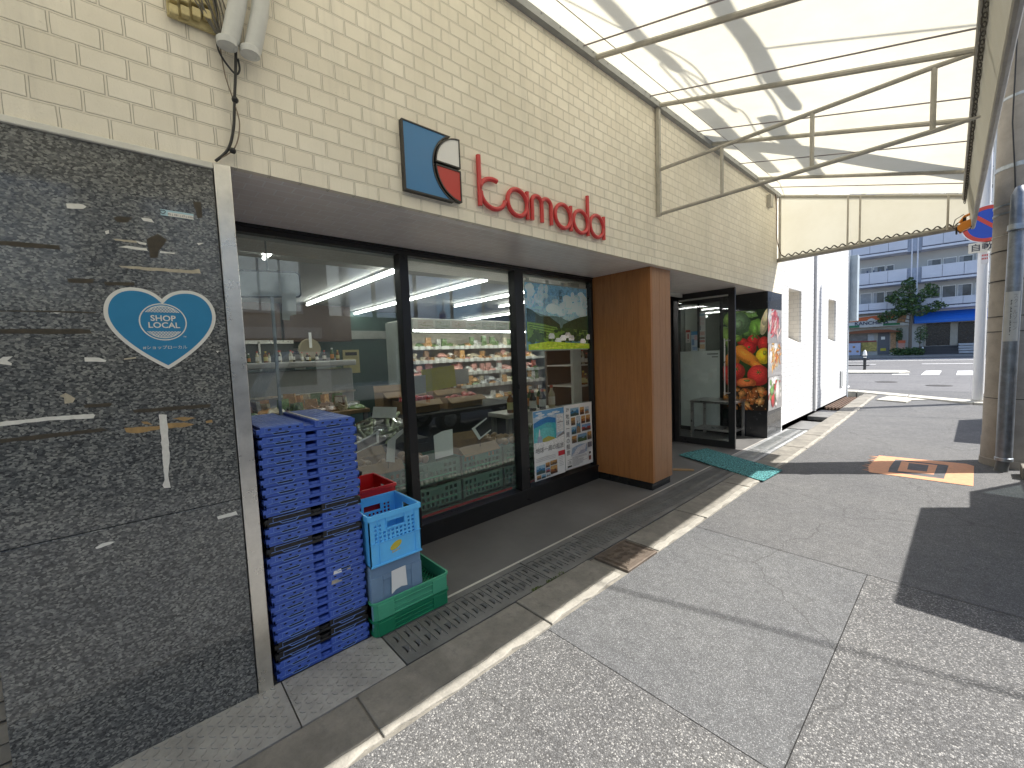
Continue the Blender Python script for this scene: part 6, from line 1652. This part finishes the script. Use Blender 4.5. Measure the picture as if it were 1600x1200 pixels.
fill('mushroom', -1.25, -1.0, 1.66, 1.85, .58, 12, 'brown shiitake mushroom in the crate beside the white card', 'mushroom')
fill('potato', -1.3, -.98, 2.64, 3.06, .56, 18, 'potato in a window crate under the black framed card', 'potato')
fill('onion', -1.3, -.98, .68, 1.06, .56, 14, 'onion in a window crate next to the blue crate stack', 'onion')
fill('greens', -1.3, -.98, 3.15, 3.55, .56, 12, 'green leafy bunch in the window crate nearest the sea poster', 'greens')
carton(-1.28, -1.0, 2.14, 2.58, .50, .16, 'open cardboard carton in the window crate in the middle pane'); carton(-1.28, -1.0, 1.13, 1.56, .52, .16, 'torn cardboard carton in the window crate in the left pane'); fill('potato', -1.25, -1.03, 1.16, 1.5, .58, 10, 'potato in the torn carton in the left pane', 'potato')
def card(pts, x, lab, mat=WHITE, black=None, nm='price_card'):
    o = thing(nm, lab, 'card', (x, sum(p[0] for p in pts) / len(pts), min(p[1] for p in pts)))
    mb = MB(); mb.prism(pts, XW, x, x + .003); mb.build('card', mat, o)
    if black: mb = MB(); mb.prism(black, XW, x + .003, x + .0042); mb.build('black_face', INK, o)
    mb = MB(); c = pts[0]; mb.tube([(x - .005, c[0] + .02, c[1]), (x - .02, c[0] + .02, c[1] - .12)], .003, 5); mb.build('stem', BLACKM, o)
card([(1.845, .63), (2.03, .635), (2.035, .865), (1.93, .862), (1.84, .835)], -.93, 'plain white card standing in the crates in the middle pane')
card([(2.35, .71), (2.50, .78), (2.45, .91), (2.27, .83)], -.96, 'tilted card with white edge and black face in the middle pane', WHITE, [(2.37, .735), (2.51, .80), (2.465, .905), (2.31, .83)])
card([(1.40, .70), (1.47, .68), (1.49, .86), (1.60, .93), (1.585, .955), (1.42, .86)], -.93, 'white angled price card beside the first mullion', WHITE)
card([(1.15, .80), (1.36, .86), (1.36, .95), (1.15, .88)], -.95, 'white framed dark card leaning behind the left pane next to the crate stack', WHITE, [(1.16, .81), (1.34, .865), (1.34, .93), (1.16, .87)])
card([(2.36, 1.06), (2.62, 1.08), (2.62, 1.30), (2.36, 1.28)], -2.35, 'white lettered price card in front of the tomatoes', pm('card_offwhite', (.55, .54, .5), .6))
card([(2.66, 1.08), (3.12, 1.12), (3.10, 1.40), (2.60, 1.36)], -2.42, 'yellow sale card in front of the chilled display', pm('card_yellow', (.52, .47, .03), .6))
card([(3.35, 1.08), (3.9, 1.08), (3.9, 1.32), (3.35, 1.30)], -3.2, 'white notice board above the apple carton', pm('card_grey', (.42, .42, .40), .6))
card([(1.55, .98), (1.78, .95), (1.8, 1.05), (1.57, 1.08)], -1.5, 'white price card lying on the bagged leeks', WHITE)
bottles([(-1.5 + .12 * (k % 2), 3.25 + k * .085, .82, 1.25) for k in range(8)], 'bottles on the counter by the sea poster', 'glass bottle on the cream counter above the sea poster')
table('counter', 'low cream counter behind the sea poster', -1.75, -1.38, 3.1, 4.0, .82, pm('counter_cream', (.40, .38, .32), .5))
mb = MB(); mb.box(-1.02, -.98, 3.80, 3.95, .0, 2.5); tag(mb.build('white_post', pm('post_offwhite', (.50, .50, .47), .6)), 'white upright panel just inside the right window jamb', 'post')

# ------------------------------------------------------------------ far side of the cross road
al = R(6.9)
ap_ = thing('apartment_building', 'long grey white apartment block with ribbed balconies across the road', 'apartment building', (0, 48, 0), al)
APW = pm('apartment_wall', (.50, .51, .52), .8, var=.05, vs=.6); BAL = pm('balcony_panel', (.62, .64, .72), .7, var=.05, vs=.8); BALD = pm('balcony_groove', (.10, .11, .18), .7)
WG = pm('dark_window_glass', (.085, .095, .115), .2, var=.5, vs=1.5); ALU = pm('window_alu', (.80, .81, .83), .5); CUR = pm('curtain_pale', (.34, .36, .40), .7, var=.2, vs=4)
mb = MB(); mb.box(-34, 34, .9, 14, 3.9, 21); mb.box(-34, 34, .35, 14, -.2, 3.9); mb.build('main_wall', APW, ap_, local=True)
FL = [3.9, 6.12, 8.68, 11.25, 13.8, 16.4]
for k, z in enumerate(FL):
    mb = MB()
    for (u0, u1) in [(-34, -17.2), (-16.4, -9.3), (-8.5, -1.46), (-.62, 6.4), (7.2, 14.2), (15, 22), (23, 34)]:
        mb.box(u0, u1, -.55, .9, z - .0, z + .17); 
        pz0, pz1 = z + .20, z + 1.16 if k else z + .78
        n = max(1, round((u1 - u0) / 1.15)); p = (u1 - u0) / n
        for q in range(n):
            a, b = u0 + q * p + .012, u0 + (q + 1) * p - .012
            mb.box(a, b, -.55, -.50, pz0 + .06, pz1)
            if -6.5 < a < 4:
                r = 9
                for w_ in range(r): mb.box(a + (b - a) * (w_ + .3) / r, a + (b - a) * (w_ + .62) / r, -.575, -.55, pz0 + .08, pz1 - .04)
        mb.box(u0, u1, -.49, -.46, pz0, pz1, 1); mb.box(u0, u1, -.57, -.48, pz1, pz1 + .05)
    mb.build('balcony', [BAL, BALD], ap_, local=True)
for u0, u1 in ((-1.46, -.62), (6.4, 7.2), (-9.3, -8.5)):
    for z in FL: mb = MB(); mb.box(u0, u1, -.35, .9, z - .02, z + 1.2); mb.build('stair_bay', pm('stair_bay_grey', (.36, .40, .50), .7), ap_, local=True)
mb = MB()
for u in (-1.2, -.85): mb.tube([(u, -.40, 3.6), (u, -.40, 20)], .05, 6)
mb.build('drain_pipe', BAL, ap_, local=True)
for k, z in enumerate(FL[:4]):
    zz0, zz1 = z + .9, z + 1.86
    for (a, b, c) in ((-5.9, -5.1, 0), (-4.95, -4.5, 1), (-4.42, -3.62, 2), (-3.55, -2.77, 1), (-2.7, -2.2, 0), (-.2, .62, 1), (.68, 1.48, 0 if k != 1 else 2), (1.55, 2.35, 1), (2.5, 3.3, 0), (4.2, 5, 1)):
        mb = MB(); mb.box(a, b, .84, .9, zz0 - .9, zz1); wn = mb.build('window', ALU, ap_, local=True)
        mb = MB(); mb.box(a + .05, b - .05, .82, .845, zz0 - .8, zz1 - .06); mb.build('pane', WG if c != 2 else CUR, wn, local=True)
        if c == 1: mb = MB(); mb.box(a + .05, a + .28, .81, .825, zz0 - .8, zz1 - .06); mb.build('curtain', CUR, wn, local=True)
random.seed(2)
mb = MB()
for k in range(9): mb.box(-4.2 + k * .21, -4.1 + k * .21, -.2, -.17, 7.0 + .05 * (k % 3), 7.55 if k % 2 else 7.4)
mb.build('laundry', pm('laundry_dark', (.10, .12, .2), .8), ap_, local=True)
# ground floor: blue awning, dark lobby, restaurant
mb = MB(); mb.add([(-.95, .36, 3.72), (9, .36, 3.72), (9, -.75, 3.0), (-.95, -.75, 3.0), (-.95, -.75, 2.78), (9, -.75, 2.78), (-.95, .36, 2.8), (9, .36, 2.8)], [(0, 1, 2, 3), (3, 2, 5, 4), (0, 3, 4, 6), (1, 2, 5, 7), (4, 5, 7, 6)])
mb.build('blue_awning', pm('blue_awning_cloth', (.012, .13, .55), .6, var=.08), ap_, local=True)
mb = MB(); mb.box(-.2, 1.17, .28, .345, .95, 2.75); mb.box(1.62, 4.2, .28, .345, 1.0, 2.72); mb.build('dark_entrance', pm('lobby_dark', (.012, .012, .015), .25), ap_, local=True)
mb = MB(); mb.box(1.17, 1.58, .2, .345, .6, 2.78); mb.build('entrance_pillar', pm('lobby_cream', (.32, .30, .26), .6), ap_, local=True)
mb = MB(); mb.box(-.32, -.2, .2, .345, .3, 2.78); mb.build('entrance_pillar', MATS['lobby_cream'], ap_, local=True)
mb = MB()
for q in range(3): mb.box(-.6, 1.6, -.5 + q * .25, .34, .24 + q * .22, .24 + (q + 1) * .22)
mb.build('entrance_steps', pm('dark_steps', (.05, .05, .055), .7), ap_, local=True)
mb = MB()
for q in range(4): mb.box(1.6, 3.4, -.4, .34, .3 + q * .2, .45 + q * .2)
mb.build('white_ledge', pm('ledge_white', (.4, .42, .46), .7), ap_, local=True)
rs = thing('restaurant_front', 'small restaurant frontage with orange and green KANCHENS sign board', 'restaurant', (0, 48, 0), al)
mb = MB(); mb.box(-9, -1.3, .2, .348, .24, 3.3); mb.build('front_wall', pm('resto_wall', (.42, .42, .40), .7), rs, local=True)
mb = MB(); mb.prism([(-9, 2.72), (-1.25, 2.72), (-1.25, 3.65), (-3, 3.72), (-5, 3.6), (-6, 3.4), (-9, 2.9)], YW, -.3, -.24); mb.build('sign_board', pm('resto_sign_white', (.50, .52, .52), .6), rs, local=True)
mb = MB(); mb.prism([(-6, 3.2), (-5, 3.23), (-4.3, 3.27), (-3.3, 3.3), (-2.3, 3.35), (-2.0, 3.62), (-3.4, 3.66), (-4.3, 3.60), (-5.05, 3.48), (-6, 3.3)], YW, -.33, -.30); mb.build('orange_band', pm('resto_orange', (.50, .11, .03), .6), rs, local=True)
mb = MB(); mb.box(-6, -4.4, -.33, -.3, 2.74, 2.93); mb.box(-2.85, -1.8, -.33, -.3, 2.78, 2.96); mb.build('green_band', pm('resto_green', (.02, .16, .07), .6), rs, local=True)
mb = MB(); mb.prism([(-3.95, 3.22), (-3.3, 3.22), (-3.4, 3.38), (-3.6, 3.48), (-3.8, 3.4)], YW, -.345, -.33); mb.build('white_dome', pm('resto_dome', (.5, .5, .48), .6), rs, local=True)
mb = MB(); mb.prism([(-2.0, 2.95), (-1.5, 2.95), (-1.4, 3.55), (-1.9, 3.55)], YW, -.345, -.32); mb.build('dish_print', pm('resto_dish', (.34, .18, .08), .6, var=.5, vs=9), rs, local=True)
text_polys('KANCHENS', .40, (-3.62, -.335, 2.94), (1, 0, 0), (0, 0, 1), pm('resto_navy', (.02, .03, .08), .5), 'lettering', rs, local=True, xs=1.05, bold=.008)
mb = MB(); mb.prism([(-9, 2.2), (-1.7, 2.2), (-2.4, 2.42), (-3.6, 2.5), (-5.2, 2.4), (-9, 2.2)], YW, -.6, .2); mb.build('tiled_eave', pm('resto_eave', (.20, .07, .03), .7, dirt=.5), rs, local=True)
mb = MB(); mb.box(-3.16, -2.42, .15, .2, .3, 2.18); od_ = mb.build('door', pm('resto_door', (.10, .11, .13), .5), rs, local=True)
mb = MB(); mb.box(-2.98, -2.62, .14, .15, .62, .85); mb.build('yellow_plate', pm('resto_yellow', (.48, .42, .05), .6), od_, local=True)
mb = MB(); mb.box(-2.95, -2.7, .14, .15, 1.6, 1.85); mb.build('white_slip', WHITE, od_, local=True)
mb = MB(); mb.box(-5.6, -3.85, .16, .2, 1.55, 2.12); mb.build('window', WG, rs, local=True)
mb = MB(); mb.box(-3.82, -3.4, .16, .2, 1.55, 2.12); mb.build('notice', pm('resto_notice', (.42, .44, .48), .6, var=.2, vs=6), rs, local=True)
mb = MB(); mb.box(-6, -3.25, .1, .2, 1.42, 1.54); mb.build('counter_ledge', pm('resto_ledge', (.28, .07, .06), .7), rs, local=True)
mb = MB(); mb.box(-4.25, -3.22, .12, .2, .62, 1.4); mb.build('menu_print', pm('resto_menu', (.42, .34, .10), .6, var=.5, vs=7), rs, local=True)
mb = MB(); mb.box(-2.35, -2.0, .12, .2, .5, 2.15); mb.build('banner_print', pm('resto_banner', (.40, .24, .13), .6, var=.6, vs=8), rs, local=True)
mn = thing('menu_board', 'pale blue standing menu board with dish pictures outside the restaurant', 'menu board', (-4.6, 47.0, .24), al)
mb = MB(); mb.box(-.45, .42, -.02, .02, .08, 1.12); mb.build('board', pm('menu_board_blue', (.42, .46, .62), .5), mn, local=True)
mb = MB()
for (a, b, c, d) in ((-.15, .05, .7, .9), (.1, .3, .25, .55), (-.4, -.2, .35, .5)): mb.lathe([(abs(b - a) / 2, 0), (.001, -.008)], ((a + b) / 2, -.02, (c + d) / 2), 10, 0, 'y')
mb.build('dish_print', MATS['resto_dish'], mn, local=True)
mb = MB()
for x in (-.45, .42): mb.box(x - .02, x + .02, -.03, .03, 0, 1.14)
mb.build('leg', BLACKM, mn, local=True)
pb2 = thing('planter_stand', 'small red and white stand by the potted shrub outside the restaurant', 'stand', (-1.6, 47.3, .24), al)
mb = MB(); mb.box(-.2, .2, -.15, .15, .05, 1.0); mb.build('stand_body', pm('stand_pink', (.45, .24, .2), .6), pb2, local=True)
mb = MB(); mb.box(-.22, .22, -.17, .17, 1.0, 1.22); mb.build('stand_top', pm('stand_red', (.5, .1, .04), .6), pb2, local=True)
# trees
def leaves(mb, centre, rad, n, size, squash=.8, seed=0):
    rnd = random.Random(seed)
    for _ in range(n):
        while True:
            p = Vector((rnd.uniform(-1, 1), rnd.uniform(-1, 1), rnd.uniform(-1, 1)))
            if p.length < 1: break
        p = p.normalized() * (p.length ** .5)
        c = Vector(centre) + Vector((p.x * rad, p.y * rad, p.z * rad * squash))
        a = Vector((rnd.gauss(0, 1), rnd.gauss(0, 1), rnd.gauss(0, .6))).normalized(); b = a.cross(Vector((rnd.gauss(0, 1), rnd.gauss(0, 1), rnd.gauss(0, 1)))).normalized()
        s_ = size * rnd.uniform(.6, 1.3)
        mb.add([c - a * s_, c + b * s_ * .5, c + a * s_, c - b * s_ * .5], [(0, 1, 2, 3)], rnd.choice([0, 0, 1, 2]))
LF = [pm('leaf_dark', (.032, .07, .022), .55, var=.3), pm('leaf_mid', (.055, .115, .03), .5, var=.3), pm('leaf_light', (.095, .16, .04), .5, var=.3)]
BARK = pm('bark', (.12, .10, .08), .9, var=.3, vs=12, bmp=.4)
tr = thing('street_tree', 'leafy dark green street tree in front of the apartment balconies', 'tree', (-1.05, 46.2, .24))
bx, by = -1.05, 46.2
mb = MB(); mb.tube([(bx, by, .2), (bx + .03, by, 1.4), (bx + .02, by, 2.4), (bx + .1, by, 3.6), (bx + .05, by, 5.4)], [.13, .11, .10, .07, .02], 10)
CL = [(-1.15, -.1, 3.55, .62), (-.55, .2, 3.9, .6), (.55, -.2, 3.75, .6), (1.25, .1, 3.95, .5), (-.75, -.1, 4.85, .6), (-.25, .2, 5.4, .55), (-.2, 0, 6.0, .42), (.35, .1, 4.7, .55), (.95, -.1, 5.1, .55), (1.15, 0, 5.45, .4), (-1.2, .3, 4.95, .42), (-.1, -.2, 4.4, .55), (-1.5, 0, 3.3, .32), (1.65, 0, 4.1, .3)]
for dx, dy, z, r in CL: mb.tube([(bx + .05, by, min(z - .5, 4.4)), (bx + dx * .5, by + dy * .5, z - .25), (bx + dx, by + dy, z)], [.05, .03, .01], 6)
mb.build('trunk', BARK, tr, smooth=50)
mb = MB()
rn = random.Random(9)
for i in range(34):
    dx, dy, z, r = rn.choice(CL); a_ = rn.uniform(0, 6.28); k_ = r * rn.uniform(.75, 1.25)
    leaves(mb, (bx + dx + k_ * math.cos(a_), by + dy + rn.uniform(-.3, .3), z + k_ * .8 * math.sin(a_)), rn.uniform(.12, .24), 46, .085, .7, 500 + i)
for i, (dx, dy, z, r) in enumerate(CL): leaves(mb, (bx + dx, by + dy, z), r, int(400 * r * r / .36), .085, .75, i)
mb.build('crown', LF, tr)
sh = thing('low_hedge', 'low dark hedge at the foot of the street tree', 'hedge', (-1.1, 45.9, .24))
mb = MB()
for k in range(12): leaves(mb, (-1.95 + k * .145, 45.9, .55 + .06 * math.sin(k * 1.7)), .3, 130, .07, 1, 100 + k)
mb.build('foliage', LF, sh)
mb = MB()
for k in range(6): mb.tube([(-1.9 + k * .3, 45.9, .2), (-1.9 + k * .3, 45.9, .6)], .02, 5)
mb.build('stem', BARK, sh)
p2 = thing('potted_shrub', 'slim green shrub standing beside the restaurant door', 'shrub', (-1.75, 47.3, .24))
mb = MB(); 
for k in range(5): leaves(mb, (-1.78, 47.55, 1.5 + k * .2), .22, 90, .06, 1, 200 + k)
mb.build('foliage', LF, p2)
mb = MB(); mb.tube([(-1.78, 47.55, .24), (-1.78, 47.55, 2.2)], .03, 6); mb.build('stem', BARK, p2)
p3 = thing('sapling', 'small leafy sapling behind the street tree trunk', 'tree', (-.55, 46.9, .24))
mb = MB()
for k in range(4): leaves(mb, (-.5 + .1 * (k % 2), 46.9, 1.5 + k * .25), .35, 130, .065, 1, 300 + k)
mb.build('crown', LF, p3)
mb = MB(); mb.tube([(-.5, 46.9, .24), (-.48, 46.9, 2.2)], .035, 6); mb.build('trunk', BARK, p3)
# guard rail bollard on the traffic island
bl = thing('bollard', 'black bollard with white cap ending a two bar guard rail', 'bollard', (-1.02, 24.6, .2))
mb = MB(); mb.lathe([(.055, .15), (.055, .82), (.05, .84)], (-1.02, 24.6, 0), 12); mb.build('post', pm('bollard_black', (.015, .015, .018), .4), bl, smooth=40)
mb = MB(); mb.lathe([(.075, .86), (.075, .92), (.06, .96), (.055, 1.04), (.02, 1.1), (.001, 1.11)], (-1.02, 24.6, 0), 12); mb.lathe([(.058, .76), (.058, .80)], (-1.02, 24.6, 0), 12); mb.build('cap', WHITE, bl, smooth=40)
mb = MB(); mb.tube([(-9, 24.6, .69), (-.85, 24.6, .69)], .028, 8); mb.tube([(-9, 24.6, .42), (-.85, 24.6, .42)], .028, 8); mb.build('rail', MATS['bollard_black'], bl)
fs2 = thing('wall_sign_box', 'pale grey box sign projecting from the corner of the sunlit tiled wall', 'sign', (-.1, 14.2, 3.0))
mb = MB(); mb.box(-.35, .16, 14.02, 14.3, 2.05, 3.75); mb.build('box', pm('sign_box_grey', (.36, .42, .46), .5), fs2, bevel=.01)
fb = MB(); fb.tube([(-.3, 46.4, .24), (-.3, 46.4, .75)], .05, 8); o = tag(fb.build('bollard', MATS['bollard_black']), 'short dark bollard with a white knob by the far kerb', 'bollard')
mb = MB(); mb.lathe([(.06, .75), (.07, .8), (.04, .88), (.001, .9)], (-.3, 46.4, 0), 10); mb.build('cap', WHITE, o)

# ------------------------------------------------------------------ opposite side of the street (seen reflected in the panes; it shades the road)
ob_ = thing('opposite_building', 'grey building with tall mullioned windows opposite the shop, mirrored in the panes', 'building', (10, 4, 0))
OPW = pm('opposite_wall', (.30, .29, .27), .8, var=.12, vs=.8)
mb = MB(); mb.box(9, 16, -9, 4.0, -.1, 7.2); mb.box(9.2, 16, 4.0, 14, -.1, 8.6); mb.build('walls', OPW, ob_)
for (a, b, z0, z1) in ((-2.6, -.6, 2.6, 6.4), (.3, 1.5, 2.8, 6.6), (2.0, 3.6, 2.9, 6.6)):
    mb = MB(); mb.box(8.9, 9.0, a, b, z0, z1); wn = mb.build('window', pm('opp_frame', (.62, .62, .62), .5), ob_)
    mb = MB()
    n = 3
    for k in range(n):
        for (c, d) in ((z0 + .06, z0 + (z1 - z0) * .66), (z0 + (z1 - z0) * .69, z1 - .06)): mb.box(8.88, 8.9, a + .06 + k * (b - a - .06) / n, a + (k + 1) * (b - a - .06) / n, c, d)
    mb.build('pane', pm('opp_glass', (.55, .65, .80), .04, metal=.95), wn)
mb = MB()
for k in range(6):
    for (c, d) in ((2.9, 4.4), (4.6, 6.1), (6.3, 7.8)): mb.box(9.17, 9.2, 4.4 + k * 1.5, 5.75 + k * 1.5, c, d)
mb.build('glass_wall', MATS['opp_glass'], ob_)
mb = MB(); mb.box(8.7, 9, -9, 4, 2.2, 2.5); mb.build('canopy_band', pm('opp_band', (.55, .55, .53), .6), ob_)
VW = pm('van_white', (.70, .70, .70), .25, var=.03, coat=.6); TY_ = RUBBER; VG = glass('van_glass', (.5, .55, .55), 1.5)
def box_truck(x, y, lab):
    """small box truck, front toward +y, near side at x"""
    o = thing('box_truck', lab, 'truck', (x + .7, y + 1.6, 0), 0, 'small white box trucks parked along the road')
    mb = MB(); mb.box(x, x + 1.42, y, y + 2.0, .62, 1.84); mb.build('cargo_box', VW, o, bevel=.02)
    mb = MB(); pr = [(y + 2.06, .45), (y + 3.2, .45), (y + 3.24, .9), (y + 2.98, 1.62), (y + 2.78, 1.72), (y + 2.1, 1.74)]
    mb.prism(pr, lambda u, v, w: (w, u, v), x + .22, x + .26); mb.prism(pr, lambda u, v, w: (w, u, v), x + 1.3, x + 1.34)
    # open glazed cab: lower body, pillars and roof
    mb = MB(); mb.box(x + .2, x + 1.36, y + 2.06, y + 3.2, .42, 1.08); mb.box(x + .24, x + 1.32, y + 2.06, y + 2.78, 1.68, 1.74); mb.box(x + .22, x + 1.34, y + 2.04, y + 2.10, 1.06, 1.72)
    for xx in (x + .22, x + 1.30): mb.tube([(xx + .02, y + 3.14, 1.06), (xx + .04, y + 2.76, 1.70)], .03, 6); mb.tube([(xx + .02, y + 2.40, 1.06), (xx + .04, y + 2.40, 1.70)], .02, 6)
    mb.build('cab', VW, o, bevel=.02)
    mb = MB(); mb.quad((x + .22, y + 2.1, 1.08), (x + .22, y + 3.1, 1.08), (x + .25, y + 2.76, 1.68), (x + .25, y + 2.1, 1.68)); mb.quad((x + 1.34, y + 2.1, 1.08), (x + 1.34, y + 3.1, 1.08), (x + 1.31, y + 2.76, 1.68), (x + 1.31, y + 2.1, 1.68)); mb.quad((x + .24, y + 3.16, 1.08), (x + 1.32, y + 3.16, 1.08), (x + 1.3, y + 2.78, 1.7), (x + .26, y + 2.78, 1.7)); mb.build('windows', VG, o)
    mb = MB(); mb.box(x + .1, x + 1.32, y + .02, y + 3.0, .38, .62); mb.build('chassis', BLACKM, o)
    for yy in (y + .45, y + 2.72):
        for xx in (x + .12, x + 1.18):
            mb = MB(); mb.lathe([(.12, 0), (.26, .005), (.28, .03), (.28, .12), (.26, .145), (.12, .15)], (xx, yy, .28), 20, 0, 'x'); wl_ = mb.build('wheel', TY_, o, smooth=40)
            mb = MB(); mb.lathe([(.15, -.002), (.10, -.012), (.001, -.012)], (xx, yy, .28), 14, 0, 'x'); mb.build('rim', GALV, wl_)
    for xx in (x + .1, x + 1.2):
        mb = MB(); mb.box(xx, xx + .14, y - .012, y, .66, .76); mb.build('tail_light', RED, o)
    return o
box_truck(2.965, 4.075, 'small white box truck parked opposite the shop window, nearest one')
box_truck(3.10, 9.55, 'small white box truck parked further along beyond the utility pole')
kt = thing('kei_truck', 'white flatbed mini truck parked on the far side opposite the shop', 'truck', (5.9, 3.5, 0))
x, y = 5.3, 1.8
mb = MB(); mb.prism([(y, .45), (y + 1.25, .45), (y + 1.25, 1.72), (y + .5, 1.75), (y + .3, 1.6), (y - .02, .95)], lambda u, v, w: (w, u, v), x, x + 1.4); mb.build('cab', VW, kt, bevel=.04)
mb = MB(); mb.prism([(y + .2, 1.05), (y + .95, 1.05), (y + .95, 1.6), (y + .48, 1.6)], lambda u, v, w: (w, u, v), x - .006, x + .0); mb.build('side_window', pm('car_glass_dark', (.03, .035, .04), .06), kt)
mb = MB(); mb.box(x, x + 1.4, y + 1.3, y + 3.35, .62, .95); mb.build('bed', VW, kt, bevel=.01)
for yy in (y + .5, y + 2.6):
    mb = MB(); mb.lathe([(.12, 0), (.26, .005), (.28, .03), (.28, .12), (.26, .145), (.12, .15)], (x - .005, yy, .28), 20, 0, 'x'); mb.build('wheel', TY_, kt, smooth=40)
mb = MB(); mb.box(x + .05, x + 1.3, y + .1, y + 3.3, .3, .62); mb.build('chassis', BLACKM, kt)
mb = MB(); mb.box(x - .004, x + .1, y + 3.34, y + 3.36, .66, .80); mb.build('tail_light', RED, kt)

# ------------------------------------------------------------------ light, sky, camera
SUN = Vector((.59, .535, 1.0)).normalized()
sl = bpy.data.lights.new('sun', 'SUN'); sl.energy = 4.6; sl.angle = R(.5); sl.color = (1, .955, .89)
so = bpy.data.objects.new('sun', sl); col.objects.link(so); so.rotation_euler = SUN.to_track_quat('Z', 'Y').to_euler(); so.location = (6, 6, 12)
wd = bpy.data.worlds.new('World'); S.world = wd; wd.use_nodes = True
nt = wd.node_tree; bg = nt.nodes['Background']
sk = nt.nodes.new('ShaderNodeTexSky'); sk.sky_type = 'NISHITA'; sk.sun_disc = False
sk.sun_elevation = math.asin(SUN.z); sk.sun_rotation = math.atan2(SUN.x, SUN.y)
sk.air_density = 1.0; sk.dust_density = 1.2; sk.ozone_density = 1.0
nt.links.new(sk.outputs[0], bg.inputs[0]); bg.inputs[1].default_value = .13
cam = bpy.data.cameras.new('camera'); cam.sensor_width = 36; cam.lens = 36 * 645 / 1600; cam.clip_start = .02; cam.clip_end = 1000
co = bpy.data.objects.new('camera', cam); col.objects.link(co)
RM = ((0.6717830556, 0.7397186173, -0.0390370772), (0.0253463983, -0.0756233448, -0.9968142604), (-0.7403141802, 0.6686534805, -0.0695516843))
r, d, f = (Vector(v) for v in RM)
m4 = Matrix((r, -d, -f)).transposed().to_4x4(); m4.translation = (2.14, 0, 1.5); co.matrix_world = m4
S.camera = co
S.render.resolution_x, S.render.resolution_y = 1024, 768
S.view_settings.view_transform = 'Standard'; S.view_settings.look = 'None'; S.view_settings.gamma = 1; S.view_settings.exposure = 1.1
S.cycles.max_bounces = 10; S.cycles.diffuse_bounces = 5; S.cycles.transparent_max_bounces = 12; S.cycles.glossy_bounces = 4
S.cycles.use_denoising = True
S.cycles.sample_clamp_indirect = 6
